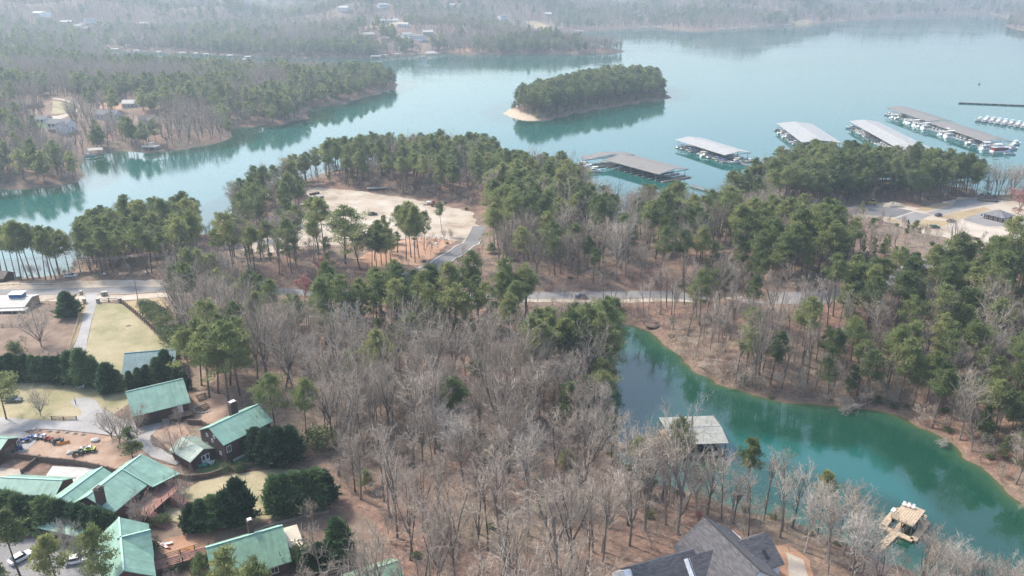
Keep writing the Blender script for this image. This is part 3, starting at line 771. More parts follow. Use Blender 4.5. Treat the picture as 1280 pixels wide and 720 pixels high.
# ------------------------------------------------------------------ houses
def uv_roof(me):
    """along-slope coordinates so that shingle courses follow each slope"""
    uv = me.uv_layers.new(name='UVMap')
    for p in me.polygons:
        n = p.normal; a = Vector((0, 0, 1)).cross(n)
        a = a.normalized() if a.length > 1e-4 else Vector((1, 0, 0)); b = n.cross(a)
        for li in p.loop_indices:
            v = me.vertices[me.loops[li].vertex_index].co; uv.data[li].uv = (v.dot(a), v.dot(b))

def xf(M, pts): return [tuple(M @ Vector(p)) for p in pts]

def gable_parts(par, M, L, hf, hb, wh, rise, wall, roof, over=.55, th=.2, drop=.9, ridge=None, rname='roof', wname='wall', hipA=0, hipB=0, walls=True):
    """M places a gable block (ridge along local x, front side -y) on its house"""
    x = L / 2
    if walls:
        mb = MB(); ef, eb = -hf, hb
        prof = lambda X: [(X, ef, -drop), (X, eb, -drop), (X, eb, wh), (X, 0, wh + rise - .05), (X, ef, wh)]
        if hipA or hipB: prof = lambda X: [(X, ef, -drop), (X, eb, -drop), (X, eb, wh), (X, 0, wh + .02), (X, ef, wh)]
        mb.loft([xf(M, prof(-x)), xf(M, prof(x))]); mb.build(wname, wall, par)
    kf, kb = rise / hf, rise / hb; X = x + over
    f = (-hf - over, wh - over * kf); b = (hb + over, wh - over * kb); z = wh + rise
    mb = MB()
    if not (hipA or hipB):
        prof = lambda X: [(X, f[0], f[1] + .02), (X, 0, z + .02), (X, b[0], b[1] + .02), (X, b[0], b[1] + th), (X, 0, z + th * 1.1), (X, f[0], f[1] + th)]
        mb.loft([xf(M, prof(-X)), xf(M, prof(X))])
    else:
        def ring(dz): return xf(M, [(-X, f[0], f[1] + dz), (X, f[0], f[1] + dz), (X, b[0], b[1] + dz), (-X, b[0], b[1] + dz)])
        lo, hi = ring(.02), ring(th); r = xf(M, [(-x + hipA, 0, z + th), (x - hipB, 0, z + th)])
        mb.add(lo + hi + r, [(3, 2, 1, 0), (0, 1, 5, 4), (1, 2, 6, 5), (2, 3, 7, 6), (3, 0, 4, 7), (4, 5, 9, 8), (6, 7, 8, 9), (5, 6, 9), (7, 4, 8)])
    o = mb.build(rname, roof, par); uv_roof(o.data)
    if ridge is not None:
        c = MB(); P = xf(M, [(-X + hipA + .02 + (over if hipA else 0), 0, z + th + .05), (X - hipB - .02 - (over if hipB else 0), 0, z + th + .05)]); c.beam(P[0], P[1], .34, .10); c.build('ridge_cap', ridge, o)
    return o

def window(par, M, x, z, w, h, hf, side='f', L=0, frame='white', name='window'):
    """a framed window on the front (f), back (b), left (l) or right (r) wall of a gable block"""
    mbf, mbp = MB(), MB()
    def P(u, d, z):
        return {'f': (u, -hf - d, z), 'b': (u, hf + d, z), 'l': (-L / 2 - d, u, z), 'r': (L / 2 + d, u, z)}[side]
    t = .12
    for a, b, c, e in ((x - w / 2 - t, x + w / 2 + t, z - t, z), (x - w / 2 - t, x + w / 2 + t, z + h, z + h + t), (x - w / 2 - t, x - w / 2, z, z + h), (x + w / 2, x + w / 2 + t, z, z + h), (x - .03, x + .03, z, z + h)):
        mbf.loft([xf(M, [P(a, .003, c), P(b, .003, c), P(b, .003, e), P(a, .003, e)]), xf(M, [P(a, .09, c), P(b, .09, c), P(b, .09, e), P(a, .09, e)])])
    mbp.loft([xf(M, [P(x - w / 2, .004, z), P(x + w / 2, .004, z), P(x + w / 2, .004, z + h), P(x - w / 2, .004, z + h)]), xf(M, [P(x - w / 2, .04, z), P(x + w / 2, .04, z), P(x + w / 2, .04, z + h), P(x - w / 2, .04, z + h)])])
    o = mbf.build(name, MAT[frame], par); mbp.build('pane', MAT['glass'], o); return o

def chimney(par, M, x, y, z0, z1, w=1.3, d=1.0, cap='trim', mat='brick'):
    mb = MB(); c = M @ Vector((x, y, (z0 + z1) / 2)); rz = M.to_euler().z
    mb.box(c, (w, d, z1 - z0), rz); mb.box(M @ Vector((x, y, z1 + .1)), (w + .25, d + .25, .2), rz)
    o = mb.build('chimney', MAT[mat], par); k = MB(); k.box(M @ Vector((x, y, z1 + .42)), (w * .8, d * .8, .12), rz)
    for a, b in ((-1, -1), (1, -1), (1, 1), (-1, 1)): k.box(M @ Vector((x + a * w * .3, y + b * d * .3, z1 + .28)), (.12, .12, .2), rz)
    k.build('chimney_cap', MAT[cap], o); return o

def ridge_place(a, b, h):
    """plan centre, length, turn and ground level of a ridge seen from a to b, h above the ground"""
    base = 10.0
    for _ in range(4):
        A, B = at(*a, base + h), at(*b, base + h); c = (A + B) / 2; base = max(hz(c.x, c.y), .4)
    d = B - A
    return c.x, c.y, base, d.length, math.atan2(d.y, d.x)

def footprint(x, y, rz, L, hf, hb, g=1.5):
    c, s = math.cos(rz), math.sin(rz)
    ZONES.append((np.array([(x + u * c - v * s, y + u * s + v * c) for u, v in ((-L / 2, -hf), (L / 2, -hf), (L / 2, hb), (-L / 2, hb))]), g))

def house(name, label, cat, a, b, wh, rise, hf, hb, wall, roof, ridge=None, group=None, over=.55, th=.2, hipA=0, hipB=0):
    x, y, z, L, rz = ridge_place(a, b, wh + rise)
    t = thing(name, label, cat, (x, y, z), rz, group); footprint(x, y, rz, L, hf, hb)
    gable_parts(t, Matrix(), L, hf, hb, wh, rise, wall, roof, over, th, 1.6, ridge, hipA=hipA, hipB=hipB)
    return t, L
I4 = Matrix()
def sub(t, a, b, h):
    """a block of the same house, its ridge seen from a to b at height h above the house's base: matrix and length"""
    zb = t.location.z; A, B = at(*a, zb + h), at(*b, zb + h); d = B - A; c = (A + B) / 2
    inv = (Matrix.Translation(t.location) @ Matrix.Rotation(t.rotation_euler.z, 4, 'Z')).inverted()
    footprint(c.x, c.y, math.atan2(d.y, d.x), d.length, 3, 3, 1)
    return inv @ Matrix.Translation((c.x, c.y, zb)) @ Matrix.Rotation(math.atan2(d.y, d.x), 4, 'Z'), d.length
def steps(par, M, x, y, n, w, rise=.18, run=.3, mat='wood', name='stairs', turn=0):
    mb = MB(); Q = M @ Matrix.Translation((x, y, 0)) @ Matrix.Rotation(turn, 4, 'Z')
    for i in range(n): mb.loft([xf(Q, [(-w / 2, i * run, 0), (w / 2, i * run, 0), (w / 2, i * run, (n - i) * rise), (-w / 2, i * run, (n - i) * rise)]), xf(Q, [(-w / 2, i * run + run, 0), (w / 2, i * run + run, 0), (w / 2, i * run + run, (n - i) * rise), (-w / 2, i * run + run, (n - i) * rise)])])
    return mb.build(name, MAT[mat], par)
def railing(par, pts, h=1.05, mat='dark_wood', name='railing', gap=1.8, rails=2, post=.12):
    mb = MB()
    for p, q in zip(pts[:-1], pts[1:]):
        p, q = Vector(p), Vector(q); n = max(1, int((q - p).length / gap))
        for i in range(n + 1):
            a = p.lerp(q, i / n); mb.beam(a, a + Vector((0, 0, h)), post)
        for k in range(rails): mb.beam(p + Vector((0, 0, h * (k + 1) / rails)), q + Vector((0, 0, h * (k + 1) / rails)), post * .8, post * .6)
    return mb.build(name, MAT[mat], par)

t, L = house('barn', 'slate-teal roofed barn at the foot of the fenced paddock', 'barn', (158, 442), (218, 437), 3.2, 4.0, 6.2, 6.2, MAT['log'], MAT['slate_roof'], MAT['slate_roof'])
for x in (-4, 0, 4): window(t, I4, x, 1.0, 1.4, 1.3, 6.2, frame='trim')
mb = MB(); mb.box((2, -6.26, 1.15), (1.1, .08, 2.3)); mb.build('door', MAT['dark_wood'], t)
t, L = house('barn', 'large green-roofed dark barn turned askew beside the gravel drive', 'barn', (160, 490), (226.5, 474.5), 4.0, 3.7, 6.3, 6.3, MAT['log'], MAT['teal_roof'], MAT['teal_roof'])
for x in (-5, -1.5): window(t, I4, x, 1.2, 1.2, 1.4, 6.3, frame='trim')
mb = MB(); mb.box((4.2, -7.6, 1.35), (6, 2.4, .2)); [mb.box((4.2 + a, -8.7, .6), (.2, .2, 1.5)) for a in (-2.8, 0, 2.8)]; pc = mb.build('porch', MAT['dark_wood'], t); railing(pc, [(1.3, -8.75, 1.45), (7.1, -8.75, 1.45)])
steps(t, I4, .4, -7.2, 6, 1.6, .2, .3, 'grey_wood', 'stairs', math.pi)
mb = MB(); mb.box((4.5, -6.36, 2.4), (1.2, .08, 2.1)); mb.build('door', MAT['white'], t)
t, L = house('cabin', 'two-storey brown cabin with green roof and brick chimney', 'cabin', (263, 534), (320.5, 507), 5.6, 2.6, 5.0, 5.0, MAT['log'], MAT['teal_roof'], MAT['ridge'])
chimney(t, I4, 1.6, 2.6, 5.5, 10.3, 1.9, 1.3, 'white')
for x, z in ((-5.5, 2.9), (-2.2, 2.8), (2, 2.9)): window(t, I4, x, z, 1.0, 1.5, 5.0, frame='white' if x == -5.5 else 'trim')
for u, z in ((-2.9, 1.8), (0, 4.2), (-1.0, 5.6), (2.0, 5.0), (2.6, 2.2)): window(t, I4, u, z, .6, .7, 5, 'l', L)
mb = MB(); mb.box((-1, -5.3, .1), (8, .5, .5)); mb.build('foundation_sill', MAT['concrete'], t)
t, L = house('shed', 'small green-roofed brown shed with white double door, beside the chimney cabin', 'shed', (229, 547.5), (253, 561), 2.5, 1.5, 3.3, 3.3, MAT['log'], MAT['glare_roof'])
for u in (-.55, .55): mb = MB(); mb.box((L / 2 + .05, u + .4, 1.2), (.08, 1.0, 2.1)); d_ = mb.build('door', MAT['white'], t); k = MB(); k.box((L / 2 + .11, u + .4, 1.5), (.04, .6, 1.1)); k.build('pane', MAT['glass'], d_)
t, L = house('shed', 'green-roofed brown outbuilding cut by the left edge, above the blue quad bikes', 'outbuilding', (-48, 545.5), (8, 549), 3.0, 1.7, 4.6, 3.4, MAT['log'], MAT['teal_roof'], MAT['teal_roof'])
mb = MB(); mb.box((L / 2 + .05, 0, 1.3), (.1, 3.2, 2.6)); mb.build('garage_door', MAT['dark_wood'], t); window(t, I4, 3.2, 1.2, .9, 1.1, 5, 'r', L)
t, L = house('cabin', 'long low cabin with green roof and brown gable behind the lower cypress hedge', 'cabin', (4, 597.5), (76, 601), 3.0, 1.9, 3.7, 3.7, MAT['red_log'], MAT['teal_roof'], MAT['ridge'])
window(t, I4, 0, 1.2, 1.0, 1.1, 3.7, 'r', L)
for x in (-4, 1, 5): window(t, I4, x, 1.0, 1.1, 1.2, 3.7)
mb = MB(); mb.box((L / 2 - 3, 3.76, 1.05), (1.0, .08, 2.1)); mb.build('door', MAT['dark_wood'], t)

# the main lodge
t, L = house('lodge', 'main lodge, largest green roof with a peak, chimney and red deck', 'lodge', (174, 571), (110, 620), 5.2, 2.5, 4.0, 5.8, MAT['red_log'], MAT['teal_roof'], MAT['ridge'], over=.6)
mb = MB(); ML = L
# lower wing on the far side and a lean-to at the near end (local +y looks right towards the deck)
gable_parts(t, Matrix.Translation((L * .12, -7.6, 0)), L * .72, 3.6, 3.4, 3.9, 1.7, MAT['red_log'], MAT['teal_roof'], rname='wing_roof', wname='wing_wall', ridge=MAT['ridge'])
gable_parts(t, Matrix.Translation((L / 2 + 3.4, -1.2, 0)) @ Matrix.Rotation(math.pi / 2, 4, 'Z'), 11.0, 3.4, 3.2, 3.6, 1.5, MAT['red_log'], MAT['teal_roof'], rname='wing_roof', wname='wing_wall')
chimney(t, I4, L / 2 - .2, 3.0, 4.0, 10.0, 1.5, 1.3, 'trim')
# deck under the right eave
mb = MB(); mb.box((-1.5, 8.6, 2.55), (L - 3, 5.2, .25)); dk = mb.build('deck', MAT['redwood'], t)
each(t, 'deck_post', post_mesh(.26, 3.8, MAT['redwood'], False), [(-L / 2 + 2.2 + i * (L - 6) / 4, yy, -1.2) for i in range(5) for yy in (6.6, 11.0)])
railing(dk, [(-L / 2 + .3, 6.2, 2.7), (-L / 2 + .3, 11.1, 2.7), (L / 2 - 3.3, 11.1, 2.7), (L / 2 - 3.3, 7.2, 2.7)], 1.05, 'redwood', gap=2.2, rails=3)
each(t, 'porch_post', post_mesh(.22, 2.3, MAT['redwood'], False), [(-L / 2 + 1.0 + i * 3.3, 7.4, 2.6) for i in range(4)])
# the peaked porch roof at the far right corner
mb = MB(); zt = 5.2 + 2.5 + .2
mb.add([(-L / 2 - .8, 0, zt + .12), (-L / 2 + 5.5, 4, zt - 1.65), (-L / 2 + 5.5, 7.6, zt - 3.1), (-L / 2 - 1.2, 9.4, zt - 3.6), (-L / 2 - 1.2, 5, zt - 2.0),
        (-L / 2 - .8, 0, zt - .1), (-L / 2 + 5.5, 4, zt - 1.85), (-L / 2 + 5.5, 7.6, zt - 3.3), (-L / 2 - 1.2, 9.4, zt - 3.8), (-L / 2 - 1.2, 5, zt - 2.2)],
       [(0, 1, 2, 3, 4), (9, 8, 7, 6, 5), (0, 5, 6, 1), (1, 6, 7, 2), (2, 7, 8, 3), (3, 8, 9, 4), (4, 9, 5, 0)])
o = mb.build('porch_roof', MAT['teal_roof'], t); uv_roof(o.data)
mb = MB(); mb.beam((-L / 2 + 5.5, .3, zt + .12), (-L / 2 + 5.5, 7.4, zt - 2.95), .22, .1); mb.beam((-L / 2 + 5.5, 7.6, zt - 3.02), (-L / 2 - 1.2, 9.4, zt - 3.5), .25, .1); mb.build('flashing', MAT['ridge'], o)
steps(t, I4, -L / 2 + 4, 11.25, 13, 2.0, .2, .34, 'redwood', 'stairs'); steps(t, I4, 3.5, 11.25, 13, 1.8, .2, .34, 'redwood', 'stairs')
for x in (-7, -3.5, 0, 3.5): window(t, I4, x, 3.0, 1.6, 1.6, 5.8, 'b', frame='trim')

# red cross-gabled cabin
t, L = house('cabin', 'red cabin with crossing green gables and pale ridge lines, near the footbridge', 'cabin', (149, 649.5), (154.5, 712), 4.6, 3.0, 3.9, 4.5, MAT['red_log'], MAT['teal_roof'], MAT['ridge'])
M, l2 = sub(t, (150.5, 672), (184.5, 663.5), 7.7)
gable_parts(t, M, l2, 3.6, 3.6, 4.6, 3.0, MAT['red_log'], MAT['teal_roof'], rname='wing_roof', wname='wing_wall', ridge=MAT['ridge'])
window(t, M, 0, 1.6, 1.6, 1.5, 3.6, 'r', l2); window(t, M, 1.5, 1.4, 1.1, 1.3, 3.6)
for u in (-2.4, 1.6): window(t, I4, u, 1.4, 1.2, 1.4, 4.6, 'r', L)
for x in (2.5, 6): window(t, I4, x, 1.5, 1.1, 1.3, 4.5, 'b')
# lodge with the canopy
t, L = house('lodge', 'sage-green steep roofed lodge with a capped chimney and cream canopy at its end', 'lodge', (261, 684.5), (350, 658.5), 3.0, 3.9, 5.8, 5.8, MAT['log'], MAT['sage_roof'], MAT['ridge'])
chimney(t, I4, 1.4, 1.6, 4.0, 9.2, 1.0, 1.0, 'white')
for u in (-2.5, 2): window(t, I4, u, 1.0, 1.2, 1.3, 5.8, 'r', L)
for x in (-4, 0, 4): window(t, I4, x, .9, 1.3, 1.3, 5.8)
LODGE_I = t
t, L = house('cabin', 'green roof of a cabin cut off by the bottom edge, under bare trees', 'cabin', (438, 722), (494, 702.5), 3.0, 2.6, 4.2, 4.2, MAT['pale_wall'], MAT['sage_roof'], MAT['sage_roof'])
window(t, I4, 0, 1.2, 1.2, 1.2, 4.2, 'r', L); window(t, I4, 2, 1.0, 1.2, 1.2, 4.2)
# pale roof house upper left
t, L = house('house', 'low house with weathered pale roof and blue-sided skylight box at the left edge', 'house', (-45, 374), (38, 371.5), 2.9, 1.3, 5.6, 5.6, MAT['tan_wall'], MAT['pale_roof'])
mb = MB(); mb.box((6.5, 1.0, 4.75), (4.4, 3.2, 1.7)); bx = mb.build('skylight_box', PAINT["blue"], t); mb = MB(); mb.box((6.5, 1.0, 5.68), (4.9, 3.7, .16)); mb.build('box_roof', MAT['white'], bx)
each(t, 'porch_post', post_mesh(.22, 3.2, MAT['white'], False), [(-9 + i * 3.4, -7.4, -.8) for i in range(7)])
mb = MB(); mb.add([(-12, -5.9, 2.75), (13, -5.9, 2.75), (13, -7.9, 2.4), (-12, -7.9, 2.4), (-12, -5.9, 2.6), (13, -5.9, 2.6), (13, -7.9, 2.25), (-12, -7.9, 2.25)], [(0, 3, 2, 1), (4, 5, 6, 7), (0, 1, 5, 4), (1, 2, 6, 5), (2, 3, 7, 6), (3, 0, 4, 7)]); mb.build('porch_roof', MAT['pale_roof'], t)
for x in (-2, 3, 7): window(t, I4, x, .9, 1.2, 1.2, 5.6)
# big shingled house at the bottom
t, L = house('house', 'large dark-shingled house with white gables at the bottom edge', 'house', (882.5, 648.5), (948, 712), 5.4, 4.8, 6.6, 6.4, MAT['white_wall'], MAT['shingle'], MAT['shingle'], hipA=.0)
# local -y is towards the left-front of the picture when the ridge runs away to the right
M, l2 = sub(t, (789, 708), (866, 686.5), 8.6)
gable_parts(t, M, l2 - 1, 4.6, 4.4, 4.4, 4.0, MAT['white_wall'], MAT['shingle'], rname='wing_roof', wname='wing_wall', over=.7)
mb = MB(); mb.loft([xf(M, [(X, -4.5, -1), (X, 4.3, -1), (X, 4.3, 4.2), (X, 0, 8.1), (X, -4.5, 4.2)]) for X in (-l2 / 2 - 1.6, -l2 / 2 + .1)]); mb.build('gable_front', MAT['white_wall'], t)
for u in (-2.6, 1.6): window(t, M, u, 1.6, 1.3, 1.7, 4.6, 'l', l2 + 3.2, 'trim')
M, l2 = sub(t, (867, 693.5), (909, 682.5), 8.4)
gable_parts(t, M, l2 + 1, 3.7, 3.0, 5.2, 3.0, MAT['white_wall'], MAT['shingle'], rname='dormer_roof', wname='dormer_wall', over=.5)
mb = MB(); mb.loft([xf(M, [(X, -3.6, -1), (X, 2.9, -1), (X, 2.9, 5.05), (X, 0, 7.95), (X, -3.6, 5.05)]) for X in (-l2 / 2 - 2.0, -l2 / 2 - .45)]); mb.build('gable_front', MAT['white_wall'], t)
for u in (-2.3, -.8): window(t, M, u, 3.4, .95, 1.5, 3.7, 'l', l2 + 4, 'trim')
mb = MB(); mb.beam(M @ Vector((-l2 / 2 - 1.2, -3.6, 5.18)), M @ Vector((-l2 / 2 - 1.2, 0, 8.06)), .12, .08); mb.build('gable_trim', MAT['trim'], t)
M, l2 = sub(t, (921, 677.5), (952, 667), 8.2)
gable_parts(t, M, l2 + 2, 5.0, 3.6, 4.6, 3.4, MAT['white_wall'], MAT['shingle'], rname='wing_roof', wname='wing_wall')
mb = MB(); q = 3.4 / 5.0; mb.beam(M @ Vector((1.6, -2.5, 8.0 - 2.5 * q + .30)), M @ Vector((1.6, -3.9, 8.0 - 3.9 * q + .30)), .8, .16); o = mb.build('skylight', MAT['trim'], t)
mb = MB(); mb.beam(M @ Vector((1.6, -2.6, 8.0 - 2.6 * q + .38)), M @ Vector((1.6, -3.8, 8.0 - 3.8 * q + .38)), .6, .06); mb.build('pane', MAT['glass'], o)
mb = MB(); c = M @ Vector((-1.2, 4.6, 4.2)); mb.box(c, (4.4, 2.6, .2), M.to_euler().z); mb.box(c + Vector((0, 0, -2.4)), (.25, .25, 4.8)); o = mb.build('balcony', MAT['wood'], t)
e = M.to_3x3(); railing(o, [c + e @ Vector(p) for p in ((-2.2, 1.3, .1), (2.2, 1.3, .1), (2.2, -1.3, .1))], 1.0, 'white')
each(t, 'vent_pipe', post_mesh(.18, .9, MAT['steel']), [(-6, 1.6, 9.0), (-3.5, 2.4, 8.4), (4, 2.0, 8.7)])

# hip-roofed building in the right lot
t, L = house('restroom_building', 'low brown building with grey hipped roof beside the right parking lot', 'building', (1238, 260), (1261.5, 265.5), 2.9, 2.0, 4.4, 4.4, MAT['brick'], MAT['grey_shingle'], MAT['grey_shingle'], over=.9, hipA=4.4, hipB=4.4)
for x in (-6, -3.6, -1.2, 1.2, 3.6, 6): window(t, I4, x, .8, 1.0, 1.4, 4.4)
mb = MB(); mb.box((L / 2 + .05, 0, 1.05), (.1, 1.1, 2.1)); mb.build('door', MAT['white'], t)
t, L = house('cottage', 'white and blue hut half hidden by pines on the shore left of the gravel lot', 'hut', (270, 302), (296, 299), 2.4, .9, 2.8, 2.8, MAT['white_wall'], MAT['dock_white'])
window(t, I4, 1.5, .8, 1.2, 1.0, 2.8); mb = MB(); mb.box((-1.6, -2.86, 1.0), (1, .08, 2)); mb.build('door', PAINT["blue"], t)
t, L = house('hut', 'brown-roofed hut under the left grove at the picture edge', 'hut', (-30, 337), (9, 338.5), 2.6, 1.7, 3.2, 3.2, MAT['log'], MAT['brown_shingle'])
window(t, I4, 2, .9, 1.2, 1.1, 3.2); mb = MB(); mb.box((-2, -3.26, 1.0), (1, .08, 2)); mb.build('door', MAT['dark_wood'], t)

# ------------------------------------------------------------------ houses across the water
def far_house(name, label, px, py, L, hw, wh, rise, turn, wall, roof, group=None, deck=False, wing=False):
    g = G(px, py); t = thing(name, label, 'house', g, turn, group); footprint(g.x, g.y, turn, L, hw, hw, 7)
    f_ = 34 if g.y < 1000 else 75; e_ = L * (.6 if g.y < 1000 else .8); n_ = Vector((-g.x, -g.y)).normalized(); s_ = Vector((-n_.y, n_.x)); ZONES.append((np.array([tuple(g.xy + s_ * e_), tuple(g.xy - s_ * e_), tuple(g.xy - s_ * e_ + n_ * f_), tuple(g.xy + s_ * e_ + n_ * f_)]), 0))
    gable_parts(t, I4, L, hw, hw, wh, rise, MAT[wall], MAT[roof], .6, .25, 2.5)
    n = int(L / 3.4)
    for i in range(n):
        for z in ((1.0, 3.8) if wh > 4.5 else (1.0,)): window(t, I4, (i - (n - 1) / 2) * 3.2, z, 1.4, 1.5, hw, frame='trim' if wall == 'white_wall' else 'white')
    window(t, I4, 0, 1.2, 1.4, 1.4, hw, 'r', L)
    if wing: gable_parts(t, Matrix.Translation((L * .28, -hw - 1.5, 0)) @ Matrix.Rotation(-math.pi / 2, 4, 'Z'), 7, 3.2, 3.2, wh * .9, rise * .8, MAT[wall], MAT[roof], rname='wing_roof', wname='wing_wall', drop=2.5)
    if deck:
        mb = MB(); mb.box((0, -hw - 1.8, 2.2), (L * .7, 3.4, .3)); [mb.box((k * L * .3, -hw - 3.2, .6), (.3, .3, 3.2)) for k in (-1, 0, 1)]; o = mb.build('deck', MAT['grey_wood'], t); railing(o, [(-L * .35, -hw - 3.4, 2.35), (L * .35, -hw - 3.4, 2.35)], 1, 'white')
    return t
far_house('lake_house', 'white two-storey house with grey roof above the left shore', 78, 163, 18, 5, 6, 2.6, -.12, 'white_wall', 'grey_shingle', deck=True, wing=True)
far_house('garage', 'white garage with grey hip roof left of the two-storey white house', 55, 153, 9, 4.5, 3.2, 2.2, -.1, 'white_wall', 'grey_shingle')
far_house('lake_house', 'grey-roofed house right of the curving pale drive', 137, 148, 18, 5.5, 4, 2.8, -.1, 'pale_wall', 'grey_shingle', wing=True)
far_house('lake_house', 'pale house with steep roof behind the dark evergreen on the left shore', 185, 157, 12, 5, 5, 3.2, .4, 'tan_wall', 'brown_shingle', wing=True, deck=True)
far_house('lake_house', 'small white house farthest back on the left peninsula, among bare trees', 185, 127, 12, 4.5, 4.5, 2.4, .2, 'white_wall', 'grey_shingle')
far_house('lake_house', 'long brown-roofed house in the bare trees at the left edge of the far shore', 27, 134, 32, 6, 3.2, 2.4, .02, 'tan_wall', 'brown_shingle')
far_house('lake_house', 'pale house peeping from the trees just left of the small far white house', 163, 134, 11, 4.5, 4, 2.4, .1, 'pale_wall', 'pale_roof')
far = [(50, 20, 40, 'white_wall', 'dock_white', 'long white roof on the hazy ridge at far left'), (84, 31, 22, 'tan_wall', 'pale_roof', 'pale house at the left of the bright clearing on the hazy hill'), (96, 36, 20, 'white_wall', 'pale_roof', 'pale house lowest in the bright clearing on the hazy hill'), (108, 39, 14, 'white_wall', 'dock_white', 'small white house with steep bright roof below the hazy clearing'),
       (113, 28, 24, 'pale_wall', 'grey_shingle', 'grey-roofed house at the top of the hazy clearing'), (125, 34, 22, 'white_wall', 'grey_shingle', 'white house at the right of the hazy clearing'), (155, 5, 22, 'white_wall', 'dock_white', 'bright white roof highest on the top left ridge'), (181, 33, 18, 'tan_wall', 'pale_roof', 'tan house between the bright clearing and the far inlet'),
       (199, 36, 18, 'white_wall', 'grey_shingle', 'white house just right of the tan one on the hazy hill'), (224, 31, 18, 'pale_wall', 'grey_shingle', 'grey house in the hazy woods above the far inlet'), (268, 33, 20, 'white_wall', 'grey_shingle', 'white house, left of a pair above the far docks'), (278, 36, 16, 'white_wall', 'pale_roof', 'white house with pale roof, right of a pair above the far docks'),
       (294, 41, 16, 'white_wall', 'pale_roof', 'bright small house above the right end of the far docks'), (270, 48, 18, 'tan_wall', 'grey_shingle', 'tan house nearest the water above the far docks'), (478, 9, 24, 'white_wall', 'dock_white', 'white roof high on the hazy centre hill'), (431, 13, 26, 'pale_wall', 'dock_white', 'long pale roof high on the hazy hill, left of centre'),
       (564, 9, 24, 'white_wall', 'dock_white', 'white roof high on the hazy hill, right of centre'), (484, 29, 44, 'white_wall', 'dock_white', 'broad white roof in the middle of the hazy centre hill'), (504, 34, 20, 'white_wall', 'pale_roof', 'small white house right below the broad white roof'), (508, 47, 18, 'white_wall', 'pale_roof', 'white house on the slope above the centre shore docks'),
       (523, 49, 24, 'white_wall', 'grey_shingle', 'large white house above the centre shore docks'), (535, 44, 18, 'tan_wall', 'pale_roof', 'tan house above and right of the large white one on the centre shore'), (461, 47, 18, 'tan_wall', 'pale_roof', 'tan house in the trees left of the centre shore docks'), (482, 52, 14, 'tan_wall', 'brown_shingle', 'small tan house nearest the water on the centre shore'),
       (628, 23, 22, 'white_wall', 'grey_shingle', 'white house on the hazy hill left of the pale clearing'), (686, 20, 20, 'tan_wall', 'pale_roof', 'tan house on the hazy hill above the pale clearing'), (796, 18, 20, 'tan_wall', 'brown_shingle', 'tan house in the woods of the far middle shore'), (1086, 13, 22, 'white_wall', 'pale_roof', 'white house above the far right shore'), (977, 16, 20, 'pale_wall', 'grey_shingle', 'grey house above the bare bank on the far right shore'), (1156, 2, 60, 'white_wall', 'pale_roof', 'long pale roof on the top right ridge')]
for i, (x, y, l, wl, rf, lab) in enumerate(far): far_house('distant_house', lab, x, y, l, l * .3, 5.5, 3, (-.5, .1, .4, -.1, .7)[i % 5], wl, rf)
sheet('hill_clearing', [(70, 34), (100, 28), (130, 30), (134, 38), (108, 42), (76, 40)], MAT['gravel'], .3, step=12, clear=0, wob=3)
sheet('hill_clearing', [(655, 26), (672, 27), (690, 36), (684, 39), (662, 34)], MAT['tan_grass'], .3, step=12, clear=4, wob=3)
sheet('hill_clearing', [(455, 28), (500, 27), (505, 33), (462, 34)], MAT['tan_grass'], .3, step=12, clear=0, wob=3)
sheet('shore_clearing', [(490, 66), (560, 62), (600, 60), (610, 66), (560, 66), (520, 68)], MAT['clay'], .2, step=8, clear=-50, wob=3)
sheet('shore_clearing', [(985, 29), (1012, 24), (1022, 28), (1004, 31)], MAT['tan_grass'], .2, step=10, clear=0, wob=3)
# ------------------------------------------------------------------ trees one can point at
def tp(px, py, kind, H, label, group=None, v=None, sxy=1.0, name=None, cat=None, clear=2.5, front=0):
    g = G(px, py)
    if front: ZONES.append((np.array([(g.x - 5, g.y), (g.x + 5, g.y), (g.x * .94 + 5, g.y - front), (g.x * .94 - 5, g.y - front)]), 0))
    L = PROTO[kind]; i = (v if v is not None else rnd.randrange(len(L))) % len(L)
    me = L[i][2]; zz = max(q.co.z for q in me.vertices) if kind != 'shrub' else 2.2
    s = H / zz
    ZONES.append((np.array([(g.x + clear * math.cos(a), g.y + clear * math.sin(a)) for a in (0, 1.57, 3.14, 4.71)]), 0))
    return tree(kind, g.x, g.y, s * sxy, label, group, i, sz=s, name=name, cat=cat)

for i, x in enumerate([-10, 0, 9, 18, 27, 36, 45, 54, 63, 72, 81]):
    tp(x, 476 + .03 * x + rnd.uniform(-1, 1), 'cedar', rnd.uniform(8.2, 9.6), 'dark green cypress in the long clipped row above the lower lawn', 'cypresses in the upper hedge', sxy=1.0)
tp(92, 480, 'cedar', 11, 'taller dark cypress second from the right end of the upper hedge, facing the gravel circle', sxy=1.05)
tp(105, 481, 'cedar', 12, 'tallest dark cypress of the upper hedge, at the foot of the paddock driveway', sxy=1.1)
tp(119, 482, 'cedar', 10, 'dark cypress at the end of the upper hedge where the driveway comes down', sxy=1.05)
tp(137, 490, 'cedar', 9.5, 'broad dark cypress standing alone left of the slate teal barn roof', sxy=1.35)
tp(150, 489, 'cedar', 7, 'short cypress close beside the left end of the big green-roofed barn')
for x, y, h in ((164, 486, 6), (175, 484, 6.5), (186, 482, 7), (222, 484, 7), (232, 487, 6)):
    tp(x, y, 'cedar', h, 'small cypress in the gap between the slate teal barn and the big green-roofed barn', 'small cypresses between the two barns')
tp(199, 480, 'cedar', 9, 'pointed dark cypress in front of the right half of the slate teal barn roof')
tp(211, 478, 'cedar', 11, 'tallest pointed cypress in front of the right corner of the slate teal barn roof')
